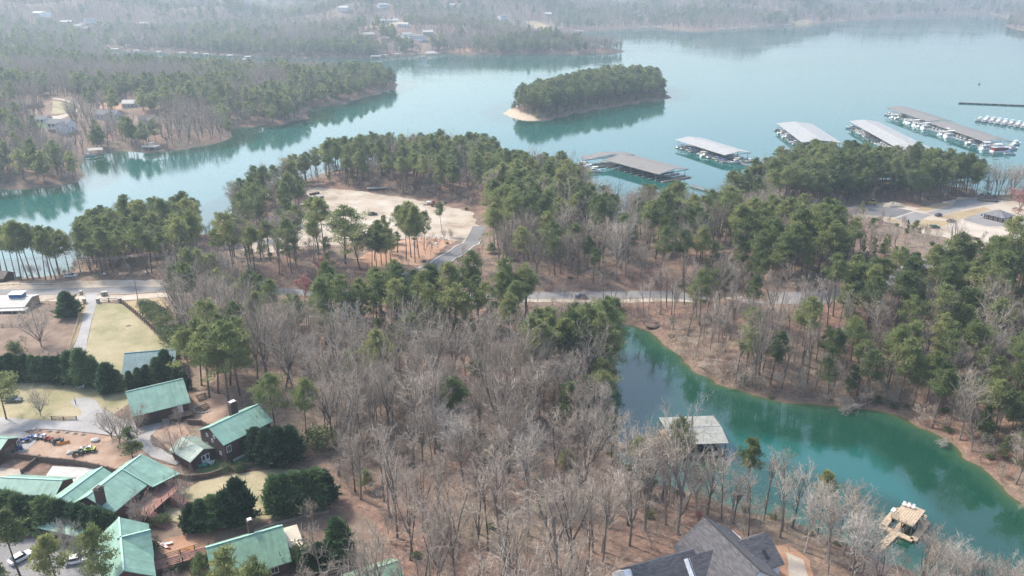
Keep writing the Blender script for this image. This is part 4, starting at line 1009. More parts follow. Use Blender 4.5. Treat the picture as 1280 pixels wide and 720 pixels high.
for i in range(15):
    x = -16 + i * 11
    tp(x, 652 + max(0, x) * .17 + rnd.uniform(-2, 2), 'cedar', rnd.uniform(7.5, 9.2), 'dark feathery cypress in the thick hedge below the long low green roof', 'cypresses in the lower hedge', sxy=1.4)
for x, y, h in ((322, 573, 9), (336, 579, 10), (351, 581, 11), (365, 575, 10)):
    tp(x, y, 'cedar', h, 'dark cypress in the round clump against the brown cabin with the chimney', 'cypresses beside the chimney cabin', sxy=1.25)
for x, y, h in ((347, 640, 10), (359, 641, 10.5), (372, 640, 11), (385, 637, 10.5), (397, 633, 10.5), (407, 628, 9)):
    tp(x, y, 'cedar', h, 'dark cypress in the dense block at the right end of the sloping lawn', 'cypresses at the end of the sloping lawn', sxy=1.2)
for x, y, h in ((242, 662, 7), (255, 662, 8), (269, 659, 8.5), (284, 656, 9)):
    tp(x, y, 'cedar', h, 'dark cypress in the clump on the dirt path above the lodge with the canopy', 'cypresses in the middle clump', sxy=1.25)
tp(300, 654, 'cedar', 12, 'tallest cypress at the right end of the middle clump on the sloping lawn', sxy=1.05)
tp(388, 716, 'cedar', 6, 'short bright cypress low beside the lodge with the canopy', sxy=1.2)
tp(401, 713, 'cedar', 7, 'small cypress just left of the pointed one in the dirt yard', sxy=1.2)
tp(424, 702, 'cedar', 11, 'pointed cypress above the green roof at the bottom edge', sxy=1.1)
for x, y, s in ((197, 657, 2.6), (205, 655, 2.4), (284, 589, 2.4), (298, 588, 2.6), (192, 690, 2.8), (225, 712, 2.2), (245, 708, 2.4), (265, 703, 3.2), (374, 700, 5)):
    tp(x, y, 'shrub', s, {197: 'low green shrub under the deck of the main lodge', 205: 'second low green shrub under the deck, nearer the bare trunk', 284: 'green shrub on the wall below the patio chairs', 298: 'right-hand green shrub on the wall below the patio chairs',
                           192: 'dark round shrub against the cross-gabled red cabin', 225: 'small round shrub along the wooden footbridge', 245: 'yellowish round shrub along the wooden footbridge', 265: 'dark shrub where the footbridge meets the lodge with the canopy', 374: 'tall dark shrub beside the white canopy'}[x], clear=1)
tp(8, 524, 'pine', 15, 'dark bushy pine at the left edge beside the parked grey car', v=4, sxy=1.25)
tp(51, 520, 'broad', 9, 'small bare spreading tree standing alone on the lower lawn')
tp(52, 433, 'broad', 16, 'big bare round-headed tree in the dirt pen left of the driveway', sxy=1.0)
tp(86, 395, 'cedar', 9.5, 'dark evergreen behind the big bare tree in the pen', sxy=1.5)
tp(22, 440, 'shrub', 4, 'dark green bush in the corner of the pen', clear=1); tp(33, 436, 'blossom' if 'blossom' in PROTO else 'sapling', 6, 'pale flowering bush under the big bare tree in the pen')
for x, y, h in ((150, 556, 11), (172, 548, 10), (140, 548, 9)):
    tp(x, y, 'broad', h, 'bare spreading tree between the gravel drive and the red dirt yard', 'bare trees beside the gravel drive')
tp(166, 573, 'young', 9, 'bushy evergreen wrapped in bare twigs above the main lodge roof', sxy=1.35)
tp(230, 668, 'bare', 17, 'bare grey tree with a straight trunk right of the lodge deck', sxy=.8)
tp(179, 662, 'broad', 10, 'bare reddish tree grown against the lodge deck stairs', sxy=.8)
tp(219, 575, 'broad', 10, 'bare thin tree over the small green-roofed shed'); tp(226, 541, 'pale', 9, 'slender white-stemmed tree by the corner of the big green-roofed barn', sxy=.6)
tp(84, 705, 'pale', 12, 'white-limbed fan-shaped bare tree against the lower cypress hedge', v=0, sxy=.8); tp(104, 712, 'pale', 10, 'second white-limbed bare tree, beside the guest parking', v=1, sxy=.8)
tp(26, 722, 'pine', 16, 'yellowish pine over the white parked car at bottom left', v=0, sxy=1.15)
tp(80, 752, 'pine', 16, 'olive pine with thin crown at the bottom edge of the guest parking', v=3)
tp(136, 752, 'pine', 18, 'pine in front of the cross-gabled red cabin', v=1)
tp(0, 740, 'young', 9, 'dark young pine in the bottom left corner', sxy=1.3)
tp(290, 760, 'young', 14, 'bushy green pine in front of the lodge with the canopy', v=0, sxy=1.5); tp(325, 770, 'young', 13, 'bushy olive pine at the bottom edge, right of the one before the canopy lodge', v=2, sxy=1.5)
tp(392, 668, 'sapling', 9, 'bare sapling standing in the dirt yard right of the canopy')
for x, y, l in ((224, 409, 'leaning ivy-dark trunk nearest the paddock fence'), (231, 404, 'middle one of the three dark bare trunks beyond the paddock fence'), (238, 408, 'rightmost of the three dark bare trunks beyond the paddock fence')):
    tp(x, y, 'thin', 20, l)
for i, (x, y, h) in enumerate(((180, 386, 2.4), (188, 389, 2.6), (186, 396, 3), (194, 402, 3), (201, 397, 3), (205, 411, 3.4), (212, 419, 3.2), (207, 404, 2.8), (218, 428, 3.6), (226, 424, 3.6), (229, 440, 4), (237, 432, 4))):
    tp(x, y, 'shrub', h * 1.5, 'yellow-green shrub in the band along the outside of the paddock fence', 'shrubs along the paddock fence', clear=1.5)
for x, y, h in ((240, 487, 20), (252, 482, 22), (262, 497, 23), (273, 492, 24), (286, 503, 25), (300, 494, 23), (288, 482, 22)):
    tp(x, y, 'pine', h, 'tall pine in the group behind the campfire yard', 'pines behind the campfire yard', v=rnd.choice((1, 3, 4)))
tp(345, 540, 'pine', 18, 'loose olive pine behind the chimney cabin and its cypresses', v=4); tp(384, 556, 'pine', 20, 'slim pine with long bare stem right of the chimney cabin', v=5, sxy=.8)
tp(398, 560, 'shrub', 6, 'dark evergreen bush at the edge of the bare wood right of the chimney cabin')
tp(511, 460, 'young', 19, 'big dense dark evergreen standing out in the bare wood', v=0, sxy=1.55)
tp(441, 487, 'young', 13, 'bright green young pine low in the bare wood', v=1, sxy=1.2); tp(432, 492, 'young', 10, 'dull green young pine beside the bright green one in the bare wood', sxy=1.2)
tp(443, 452, 'pale', 22, 'great pale bare tree with upswept limbs in the middle of the left wood', v=0, sxy=1.1)
tp(380, 470, 'pale', 15, 'pale bare tree left of the great upswept one', v=1)
for x, y, h in ((686, 472, 22), (697, 478, 23), (706, 470, 24), (718, 474, 23), (729, 468, 24), (740, 472, 24), (748, 462, 25), (733, 456, 24), (684, 458, 22), (752, 450, 24), (668, 468, 21), (676, 480, 22), (662, 455, 20), (712, 484, 22), (745, 482, 21)):
    tp(x, y, 'pine', h, 'tall pine in the stand at the head of the green cove', 'pines at the head of the cove', v=rnd.choice((1, 3, 4)))
tp(711, 533, 'young', 15, 'yellow-green round pine on the bank left of the cove', sxy=1.3); tp(747, 528, 'pine', 17, 'dark pine leaning over the cove left of the boathouse', v=4, sxy=1.2)
tp(732, 526, 'pine', 16, 'dark pine behind the yellow-green one on the cove bank', v=1, sxy=1.1); tp(757, 548, 'pale', 13, 'white bare tree in front of the dark pine leaning over the cove', v=1)
tp(846, 629, 'pine', 23, 'slim pine whose crown stands in front of the boathouse roof', v=2, sxy=.75); tp(842, 626, 'thin', 14, 'thin dark stem beside the slim pine at the boathouse')
tp(793, 604, 'pine', 14, 'small pine at the boathouse walkway', v=2, sxy=.9); tp(932, 640, 'pine', 21, 'thin olive pine on the shore right of the boathouse', v=2, sxy=.75)
tp(1022, 668, 'pine', 19, 'thin yellowish pine among the bare shore trees left of the wooden dock', v=0, sxy=.7)
tp(870, 640, 'pale', 15, 'white bare tree with wide limbs in front of the boathouse', v=0)
for x, y, h, k in ((812, 612, 19, 'thin'), (828, 622, 20, 'bare'), (857, 636, 18, 'bare'), (884, 643, 19, 'bare'), (902, 648, 18, 'thin'), (800, 600, 17, 'bare'), (916, 655, 19, 'bare')): tp(x, y, k, h, 'leafless tree on the near bank whose twigs screen the boathouse', 'bare trees screening the boathouse'); 
for i, (x, y, h, k) in enumerate(((1006, 690, 21, 'pale'), (1034, 700, 20, 'pale'), (975, 672, 19, 'bare'), (1062, 712, 21, 'bare'), (1062, 738, 21, 'pale'), (1078, 716, 17, 'bare'), (1152, 724, 15, 'bare'), (1146, 748, 17, 'bare'), (1168, 752, 15, 'pale'), (1196, 760, 16, 'pale'), (1222, 770, 15, 'bare'), (1255, 785, 15, 'pale'), (1280, 790, 15, 'bare'), (990, 660, 18, 'bare'), (1150, 735, 13, 'bare'), (1186, 740, 13, 'pale'), (1240, 760, 13, 'bare'))):
    tp(x, y, k, h, 'pale bare tree leaning out over the water along the lower shore of the cove', 'bare trees on the lower cove shore', clear=3)
tp(404, 350, 'redbud', 10, 'red budding tree in front of the gravel lot', sxy=1.1, clear=8, front=22); tp(381, 376, 'redbud', 10, 'bright red budding tree among the young pines below the main road', sxy=1.2, clear=8, front=30)
tp(262, 357, 'redbud', 7, 'pinkish budding tree beside the main road left of the gravel lot'); tp(384, 428, 'redbud', 6, 'small red tree beside the great pale bare tree'); tp(567, 224, 'redbud', 13, 'rusty red tree in front of the pines on the point')
tp(1272, 268, 'redbud', 15, 'large rusty red tree by the hip-roofed building in the right lot', sxy=1.2); tp(872, 652, 'redbud', 3, 'low crimson bush in the wood above the dark shingled house', name='redbud_bush')
tp(540, 388, 'redbud', 9, 'faint pink tree at the front of the pine belt', sxy=1.0); 
for x, y, h, l in ((497, 316, 22, 'single tall pine at the front edge of the gravel lot, left of the tight cluster'), (553, 293, 17, 'lone slender pine with a bare trunk near the lot road'), (486, 308, 15, 'thin short pine behind the single tall one in the gravel lot')):
    tp(x, y, 'pine', h, l, v=2, sxy=.8)
for x, y, h in ((508, 326, 24), (514, 322, 25), (519, 328, 25), (524, 322, 23), (530, 312, 18)):
    tp(x, y, 'pine', h, 'tall pine in the tight cluster on the clay bank by the lot road', 'pines clustered by the lot road', v=rnd.choice((1, 2, 3)), sxy=.85)
for x, y, h in ((465, 333, 17), (471, 338, 17), (477, 331, 18), (483, 335, 17), (489, 328, 16), (468, 326, 18)):
    tp(x, y, 'pine', h, 'pine in the low group on the left of the clay bank', 'pines left of the clay bank', v=rnd.choice((0, 3, 4)))
tp(432, 330, 'pine', 25, 'broad round-headed evergreen in front of the gravel lot', v=4, sxy=1.45); tp(450, 336, 'pine', 21, 'second broad evergreen, right of the round-headed one at the gravel lot', v=4, sxy=1.4)
tp(1236, 470, 'pale', 19, 'white bare tree standing out against the dark pines at the right edge', v=0); tp(1217, 392, 'pale', 16, 'white bare tree high on the right hillside', v=1)
tp(1012, 410, 'pale', 16, 'white bare tree at the foot of the right hillside pines', v=1); tp(905, 375, 'pale', 16, 'white bare tree beside the main road, above the cove')
tp(1268, 540, 'young', 13, 'yellow-green young pine at the right edge by the cove mouth', v=1, sxy=1.3); tp(1228, 555, 'young', 12, 'olive young pine on the bank where the cove bends right', v=0, sxy=1.3)

ZONES.append((np.array([tuple(at(a, b, 3)[:2]) for a, b in [(1086, 700), (1110, 656), (1160, 640), (1160, 668), (1128, 690), (1112, 730), (1085, 760)]]), 0.0))
for x, y, h in ((3, 349, 24), (12, 350, 25), (20, 348, 24), (27, 351, 26), (35, 349, 25), (42, 350, 26), (50, 348, 25), (57, 350, 24), (64, 347, 23), (70, 349, 22)):
    tp(x, y, 'pine', h, 'tall straight pine standing before the bright water at the left picture edge', 'pines at the left picture edge', v=rnd.choice((0, 2, 5)), sxy=.95)
for x, y, h in ((758, 437, 21), (762, 455, 20), (757, 474, 20), (752, 496, 18), (745, 512, 17)):
    tp(x, y, 'pine', h, 'pine leaning over the left bank at the head of the green cove', 'pines on the left cove bank', v=rnd.choice((1, 3, 4)))
# ------------------------------------------------------------------ the wild woods
REG = [   # place for the labels, outline of the feet in the survey, spacing, kinds, size range
 ('in the shore grove left, between the road and the bright water', [(-450, 349), (-450, 320), (60, 322), (84, 326), (98, 344), (104, 330), (120, 300), (248, 290), (256, 342), (218, 350), (110, 346)], 5.8, {'pine': .90, 'bare': .10}, (.62, .9)),
 ('on the wooded point just left of the gravel lot', [(302, 302), (294, 268), (318, 240), (372, 222), (386, 235), (384, 270), (330, 298)], 7.0, {'pine': .62, 'bare': .28, 'young': .1}, (.58, .92)),
 ('in the thick row of pines behind the gravel lot', [(372, 240), (395, 210), (600, 195), (626, 205), (618, 252), (560, 256), (470, 236), (400, 232)], 6.6, {'pine': .76, 'bare': .24}, (.62, .92)),
 ('in front of the gravel lot, above the main road', [(262, 345), (300, 312), (372, 308), (410, 318), (430, 335), (425, 350), (380, 358)], 6.2, {'pine': .62, 'bare': .3, 'young': .08}, (.6, .95)),
 ('in the dark stand between the lot road and the lake', [(600, 298), (615, 232), (660, 235), (716, 250), (735, 268), (720, 300), (660, 322), (612, 316)], 7.0, {'pine': .74, 'bare': .26}, (.7, 1.1)),
 ('on the lake shore below the brown marina roof', [(716, 304), (735, 262), (780, 275), (900, 286), (925, 250), (965, 230), (960, 290), (900, 318), (800, 326)], 7.5, {'pine': .36, 'bare': .5, 'thin': .14}, (.7, 1.05)),
 ('in the shore row behind the right parking lot', [(945, 262), (950, 228), (1010, 215), (1110, 222), (1222, 238), (1226, 250), (1190, 246), (1150, 256), (1080, 250), (1030, 262)], 5.6, {'pine': .95, 'bare': .05}, (.68, .92)),
 ('on the far right shore beyond the hip-roofed building', [(1222, 250), (1236, 240), (1800, 232), (1800, 258), (1260, 252)], 7.5, {'bare': .9, 'pine': .1}, (.6, .85)),
 ('in the belt of young pines below the main road', [(285, 432), (310, 398), (420, 390), (560, 388), (662, 391), (665, 424), (660, 434), (560, 437), (470, 432), (400, 436)], 3.9, {'young': .38, 'pine': .60, 'bare': .02}, (.6, .84)),
 ('in the strip of wood between the road and the lake', [(612, 364), (618, 322), (660, 322), (720, 302), (800, 328), (900, 318), (900, 364)], 6.8, {'bare': .5, 'pine': .34, 'thin': .14, 'pale': .02}, (.6, 1.0)),
 ('on the pine hill in front of the right parking lot', [(900, 362), (905, 325), (960, 300), (1010, 304), (1050, 320), (1100, 334), (1200, 350), (1800, 354), (1800, 420), (1180, 405), (1060, 398), (1010, 366)], 5.3, {'pine': .74, 'young': .10, 'bare': .13, 'pale': .03}, (.6, .95)),
 ('on the low slope just under the right parking lot', [(1005, 296), (1060, 300), (1200, 332), (1800, 338), (1800, 354), (1200, 350), (1100, 334), (1050, 320), (1010, 306)], 4.6, {'young': .75, 'bare': .25}, (.32, .55)),
 ('on the open bank between the road and the cove', [(760, 402), (740, 380), (930, 380), (1010, 380), (1030, 420), (1010, 500), (930, 488), (860, 445), (800, 410)], 5.8, {'thin': .62, 'bare': .30, 'pine': .08}, (.6, 1.0)),
 ('on the steep right bank of the cove', [(1000, 380), (1060, 392), (1800, 420), (1800, 640), (1280, 630), (1200, 560), (1110, 515), (1010, 500)], 4.6, {'pine': .48, 'bare': .22, 'thin': .18, 'young': .12}, (.5, .92)),
 ('in the bare wood between the paddock and the pine belt', [(205, 376), (320, 378), (310, 430), (400, 432), (390, 500), (300, 505), (230, 440)], 5.8, {'bare': .82, 'pine': .10, 'young': .08}, (.65, .95)),
 ('in the grey wood in the middle, below the pine belt', [(390, 462), (440, 458), (660, 460), (690, 436), (770, 400), (775, 470), (740, 530), (560, 560), (390, 560)], 5.0, {'bare': .82, 'pale': .03, 'thin': .12, 'pine': .03}, (.5, .95)),
 ('along the reddish slope beside the boathouse', [(700, 540), (760, 530), (790, 590), (960, 645), (1140, 715), (1140, 760), (1000, 720), (860, 650), (760, 640)], 6.6, {'bare': .45, 'thin': .52, 'pale': .03}, (.65, 1.0)),
 ('in the open leaf-strewn wood at bottom centre', [(390, 560), (560, 555), (700, 535), (770, 640), (870, 650), (1010, 730), (1010, 900), (390, 900)], 7.1, {'bare': .36, 'thin': .59, 'pale': .05}, (.8, 1.15)),
 ('on the lower shore at the bottom right', [(1010, 700), (1800, 800), (1800, 1000), (1010, 1000)], 9.5, {'bare': .7, 'pale': .3}, (.55, .75)),
]
LAB = {'bare': 'leafless grey tree ', 'thin': 'slim dark-stemmed leafless tree ', 'pale': 'pale-limbed leafless tree ', 'pine': 'tall green pine ', 'young': 'bushy young pine '}
def cand(x0, x1, y0, y1, s, seed):
    r = np.random.RandomState(seed); gx, gy = np.meshgrid(np.arange(x0, x1, s), np.arange(y0, y1, s))
    x = (gx + r.uniform(-.48, .48, gx.shape) * s).ravel(); y = (gy + r.uniform(-.48, .48, gx.shape) * s).ravel()
    return x, y, r
x, y, r = cand(-420, 480, 84, 600, 5.0, 5)
z = _bil(GZ, x, y); d = _bil(GD, x, y); onnear = sdist(np.stack([x, y], 1), MAIN) > 0
px, py, dep = proj(x, y, np.maximum(z, 0))
ok = (d > 1.2) & onnear & (px > -480) & (px < 1780) & (py < 905)
x, y, z, px, py = (q[ok] for q in (x, y, z, px, py)); u = r.uniform(size=len(x))
rid = np.full(len(x), -1)
for k, (nm, poly, sp, mix, sr) in enumerate(REG):
    ins = (sdist(np.stack([px, py], 1), poly) > 0) & (rid < 0); rid[ins] = k
acc = np.zeros(len(x), bool)
for k, (nm, poly, sp, mix, sr) in enumerate(REG): acc |= (rid == k) & (u < (5.0 / sp) ** 2)
free = ~in_zones(x, y, 1.2)
sel = np.where(acc & free)[0]
sel = sel[np.argsort(y[sel] + 40 * (np.abs(px[sel] - 640) > 700))]
count = {'bare': 0, 'pine': 0, 'young': 0}
for o in bpy.data.objects:
    if o.type == 'EMPTY' and o.get('label'):
        for a, b in (('bare_tree', 'bare'), ('pine_tree', 'pine'), ('young_pine', 'young')):
            if o.name.split('.')[0] == a: count[a and b] += 1
OVER = {'bare': [], 'pine': [], 'young': []}
for i in sel:
    nm, poly, sp, mix, sr = REG[rid[i]]
    k = rnd.choices(list(mix), list(mix.values()))[0]; s = rnd.uniform(*sr); fam = {'thin': 'bare', 'pale': 'bare'}.get(k, k)
    rz = rnd.uniform(0, 6.283); v = rnd.randrange(len(PROTO[k])); sz = s * rnd.uniform(.92, 1.08)
    # seen at all: foot or head inside the frame
    hx, hy, _ = proj(x[i], y[i], z[i] + 20 * s)
    seen = (-25 < px[i] < 1305 and -5 < hy < 720)
    if seen and count[fam] < 300:
        count[fam] += 1
        tree(k, x[i], y[i], s, LAB[k] + nm, ('pines ' if fam != 'bare' else 'bare trees ') + nm, v, rz, sz)
    else: OVER[fam].append((x[i], y[i], z[i], rz, s, sz, k, v))
print('TREES', count, {k: len(v) for k, v in OVER.items()})
for fam, label, nm in (('bare', 'grey leafless woodland deeper in behind the nearest bare trees', 'bare_woodland'), ('pine', 'green pine woodland behind the nearest pines, up to the lake shore', 'pine_woodland'), ('young', 'young pine thicket beyond the nearest young pines', 'young_pine_woodland')):
    ks = [(k, v) for k in ('bare', 'thin', 'pale', 'pine', 'young') for v in range(len(PROTO[k])) if {'thin': 'bare', 'pale': 'bare'}.get(k, k) == fam]
    mass(nm, [PROTO[k][v][2] for k, v in ks], [(a, b, c, rz, s, sz, ks.index((k, v))) for a, b, c, rz, s, sz, k, v in OVER[fam]], label, 'woodland')
# brush and saplings on the woodland floor
x, y, r = cand(-420, 480, 100, 560, 5.2, 9)
z = _bil(GZ, x, y); d = _bil(GD, x, y); px, py, dep = proj(x, y, np.maximum(z, 0))
ok = (d > .8) & (sdist(np.stack([x, y], 1), MAIN) > 0) & (px > -400) & (px < 1700) & (py < 800); x, y, z, d, px, py = (q[ok] for q in (x, y, z, d, px, py))
x2, y2, r2 = cand(20, 240, 90, 330, 2.6, 77); z2 = _bil(GZ, x2, y2); d2 = _bil(GD, x2, y2); k2 = (d2 > .15) & (d2 < 6) & (sdist(np.stack([x2, y2], 1), COVE) > -11) & (r2.uniform(size=len(x2)) < .55)
x, y, z, d = (np.concatenate([a_, b_[k2]]) for a_, b_ in ((x, x2), (y, y2), (z, z2), (d, d2)))
ok = ~in_zones(x, y, .5) & (r.uniform(size=len(x)) < np.where(d < 14, 1.0, .62)); x, y, z = x[ok], y[ok], z[ok]; n = len(x)
mass('undergrowth', [p[2] for p in PROTO['sapling'] + PROTO['shrub'] + PROTO['young'][:1]], np.stack([x, y, z, r.uniform(0, 6.28, n), r.uniform(.4, 1.15, n), r.uniform(.35, .95, n), r.choice(6, n, p=[.44, .44, .03, .03, .03, .03])], 1), 'low leafless brush and saplings on the woodland floor', 'undergrowth')

x, y, r = cand(-300, 400, 100, 420, 9.5, 19); z = _bil(GZ, x, y); d = _bil(GD, x, y); px, py, dep = proj(x, y, np.maximum(z, 0))
ok = (d > .2) & (sdist(np.stack([x, y], 1), MAIN) > 0) & (px > -60) & (px < 1340) & (py < 790) & (r.uniform(size=len(x)) < np.where(d < 16, .9, .45)) & ~in_zones(x, y, 1.0); x, y, z = x[ok], y[ok], z[ok]; n = len(x)
mass('deadwood', [p[2] for p in PROTO['log']], np.stack([x, y, z, r.uniform(0, 6.28, n), r.uniform(.4, 1.1, n), r.uniform(.4, 1.1, n), r.choice(3, n)], 1), 'dead branches and rotting logs scattered on the woodland floor', 'deadwood')

# far shores: the left peninsula, the island, the hills
parts = []
for (x0, x1, y0, y1, s, sd) in ((-700, 300, 440, 1500, 8.0, 31), (-1500, 1700, 1300, 2400, 13.5, 32), (-2600, 2800, 2300, 4000, 22, 33), (-4600, 5000, 3900, 6900, 38, 34)):
    x, y, r = cand(x0, x1, y0, y1, s, sd)
    P = np.stack([x, y], 1); z = _bil(GZ, x, y); d = _bil(GD, x, y); px, py, dep = proj(x, y, np.maximum(z, 0) + 10)
    on = (sdist(P, FAR) > 0) | (sdist(P, ISLE) > 0)
    ok = on & (d > 1.5) & (px > -380) & (px < 1680); x, y, z, d, px, py = (q[ok] for q in (x, y, z, d, px, py))
    ok = ~in_zones(x, y, 3); x, y, z, d, px, py = (q[ok] for q in (x, y, z, d, px, py)); n = len(x)
    isl = sdist(np.stack([x, y], 1), ISLE) > 0
    pf = np.clip(.17 + .50 * fb(x, y, 190, 41, 3), .03, .9); pf[isl] = .96
    near = sdist(np.stack([px, py + 8], 1), [(270, 190), (285, 145), (380, 100), (440, 92), (500, 100), (500, 118), (400, 150), (330, 170)]) > 0; pf[near] = np.maximum(pf[near], .62)
    spit = sdist(np.stack([px, py + 8], 1), [(-60, 240), (-60, 195), (60, 200), (115, 215), (110, 235)]) > 0; pf[spit] = .55
    pine = r.uniform(size=n) < pf
    sc = s / 8.0; sz = np.minimum(1 + (sc - 1) * .28, 1.7) * r.uniform(.8, 1.15, n)
    sxy = np.maximum(sz, sc * .72) * r.uniform(.9, 1.15, n)
    isand = isl & (sdist(np.stack([x, y], 1), W([(618, 137), (640, 153), (676, 154), (668, 149), (652, 145), (638, 137)])) > -1)
    keep = ~isand
    parts.append(np.stack([x, y, z, r.uniform(0, 6.28, n), sxy, sz, np.where(pine, 4 + r.randint(0, 3, n), r.randint(0, 4, n)), isl], 1)[keep])
A = np.concatenate(parts); fm = [p[2] for p in PROTO['farbare'] + PROTO['farpine']]
x, y, r = cand(-60, 260, 640, 1050, 5.6, 51); z = _bil(GZ, x, y); d = _bil(GD, x, y); P = np.stack([x, y], 1)
ok = (sdist(P, ISLE) > 0) & (d > 1.2) & (sdist(P, W([(618, 137), (640, 153), (676, 154), (668, 149), (652, 145), (638, 137)])) < 1); x, y, z, d = x[ok], y[ok], z[ok], d[ok]; n = len(x); sz = r.uniform(.62, .86, n) * np.clip(.62 + d / 28, .6, 1)
mass('island_woodland', [p[2] for p in PROTO['pine'] + PROTO['young']], np.stack([x, y, z, r.uniform(0, 6.28, n), sz * 1.15, sz, np.where(d < 7, 6 + r.randint(0, 3, n), r.randint(0, 6, n))], 1), 'dark evergreen wood covering the island', 'woodland')
mass('distant_forest', fm, A[A[:, 7] < .5, :7], 'hazy grey-brown and green forest over the far shores and hills', 'forest')
print('FAR', len(A))
# ------------------------------------------------------------------ marina
def hull(L, Bm, H, fine=1.0):
    """an open planked boat hull along +x (bow), and the ring of its deck edge"""
    secs = []
    for t, b, k, s in ((0, .86, .0, .92), (.12, .94, -.0, .94), (.45, 1.0, 0, .97), (.7, .88, .03, 1.03), (.86, .58, .12, 1.1), (.96, .24, .3, 1.17), (1, .04, .55, 1.2)):
        x = (t - .5) * L; w = Bm / 2 * b; secs.append([(x, -w, H * s), (x, -w * .86, H * (.25 + k * .6)), (x, 0, H * (-.35 + k * fine)), (x, w * .86, H * (.25 + k * .6)), (x, w, H * s)])
    return secs
def boat_proto(kind, col='white', top='navy'):
    t = thing('motorboat', 'white motorboat', 'boat'); P = PAINT
    if kind == 'runabout':
        L, Bm, H = 6.8, 2.5, .95; m = MB(); m.loft(hull(L, Bm, H)); m.build('hull', P[col], t)
        d = MB(); d.prism([(.2, -1.1), (1.6, -.95), (2.9, -.3), (2.9, .3), (1.6, .95), (.2, 1.1)], H * .97, H * 1.12); d.prism([(-3.3, -1.05), (-2.3, -1.12), (-2.3, 1.12), (-3.3, 1.05)], H * .93, H * 1.06); d.build('deck', P[col], t)
        w = MB(); w.loft([[(.2, -1.0, H), (.35, -1.0, H), (-.1, -.95, H + .6), (-.2, -.95, H + .6)], [(.9, 0, H), (1.02, 0, H), (.45, 0, H + .62), (.35, 0, H + .62)], [(.2, 1.0, H), (.35, 1.0, H), (-.1, .95, H + .6), (-.2, .95, H + .6)]]); w.build('windshield', MAT['glass'], t)
        s = MB(); [s.box((a, b, H * .8), (.6, .6, .5)) for a, b in ((-.8, -.55), (-.8, .55))]; s.box((-1.9, 0, H * .75), (.6, 1.8, .5)); s.build('seats', P['cream'], t)
        b = MB(); b.prism([(-1.8, -1.05), (0, -1.0), (0, 1.0), (-1.8, 1.05)], H + 1.25, H + 1.34); [b.beam((x, y, H), (x * .9, y, H + 1.27), .06) for x in (-1.7, -.1) for y in (-1, 1)]; b.build('bimini_top', P[top], t)
        e = MB(); e.box((-3.6, 0, H * .7), (.5, .55, .9)); e.build('outboard_motor', P['black'], t)
    elif kind == 'cruiser':
        L, Bm, H = 10.5, 3.5, 1.35; m = MB(); m.loft(hull(L, Bm, H)); m.build('hull', P[col], t)
        d = MB(); d.prism([(-5.0, -1.5), (1.2, -1.65), (3.2, -1.1), (4.6, -.2), (4.6, .2), (3.2, 1.1), (1.2, 1.65), (-5.0, 1.5)], H * .96, H * 1.1); d.build('deck', P['cream'], t)
        c = MB(); c.loft([[(-2.6, -1.35, H), (2.6, -1.05, H), (2.6, 1.05, H), (-2.6, 1.35, H)], [(-2.4, -1.2, H + 1.2), (1.1, -1.0, H + 1.2), (1.1, 1.0, H + 1.2), (-2.4, 1.2, H + 1.2)]]); o = c.build('cabin', P[col], t)
        w = MB(); [w.box((-.6, s * 1.235, H + .68), (3.2, .05, .42), 0, -s * .11) for s in (-1, 1)]; w.build('side_windows', MAT['glass'], o)
        w = MB(); w.loft([[(2.45, -.85, H + .3), (2.55, -.85, H + .3), (1.4, -.82, H + 1.1), (1.3, -.82, H + 1.1)], [(2.45, .85, H + .3), (2.55, .85, H + .3), (1.4, .82, H + 1.1), (1.3, .82, H + 1.1)]]); w.build('windshield', MAT['glass'], o)
        f = MB(); f.prism([(-3.4, -1.25), (.6, -1.05), (.6, 1.05), (-3.4, 1.25)], H + 2.25, H + 2.36); [f.beam((x, y, H + .1), (x, y, H + 2.3), .07) for x in (-3.2, .4) for y in (-1, 1)]; f.build('bimini_top', P[top], t)
    elif kind == 'pontoon':
        m = MB(); [m.tube([(-3.8, y, .25), (3.2, y, .25), (3.9, y, .5)], [.36, .36, .1], 8) for y in (-.95, .95)]; m.build('floats', MAT['steel'], t)
        d = MB(); d.box((0, 0, .68), (7.4, 2.6, .14)); d.build('deck', P['cream'], t)
        r = MB(); [r.box((-.2, s * 1.26, 1.08), (6.6, .06, .66)) for s in (-1, 1)]; r.box((3.1, 0, 1.08), (.06, 2.5, .66)); r.build('railing', P[col], t)
        s = MB(); [s.box((x, y, 1.0), (1.9, .6, .5)) for x in (-2.2, 2.0) for y in (-.9, .9)]; s.build('seats', P['grey'], t)
        b = MB(); b.prism([(-2.9, -1.25), (.6, -1.25), (.6, 1.25), (-2.9, 1.25)], 2.7, 2.8); [b.beam((x, y, .7), (x * .8, y, 2.72), .06) for x in (-2.8, .5) for y in (-1.2, 1.2)]; b.build('bimini_top', P[top], t)
    else:
        m = MB(); m.prism([(-7, -2.2), (6, -2.2), (7.2, -.9), (7.2, .9), (6, 2.2), (-7, 2.2)], -.2, .9); m.build('hull', P['white'], t)
        c = MB(); c.box((-.6, 0, 2.1), (11, 3.9, 2.4)); o = c.build('cabin', P[col], t)
        w = MB(); [w.box((-4.6 + i * 2.0, s * 1.96, 2.35), (1.3, .06, .95)) for i in range(5) for s in (-1, 1)]; w.box((4.92, 0, 2.4), (.06, 2.8, 1.0)); w.build('windows', MAT['glass'], o)
        r = MB(); r.box((-.4, 0, 3.42), (13, 4.4, .2)); rr = r.build('roof', P['white'], t); railing(rr, [(-6.6, -2, 3.5), (5.8, -2, 3.5), (5.8, 2, 3.5), (-6.6, 2, 3.5), (-6.6, -2, 3.5)], .9, 'steel', gap=2.2)
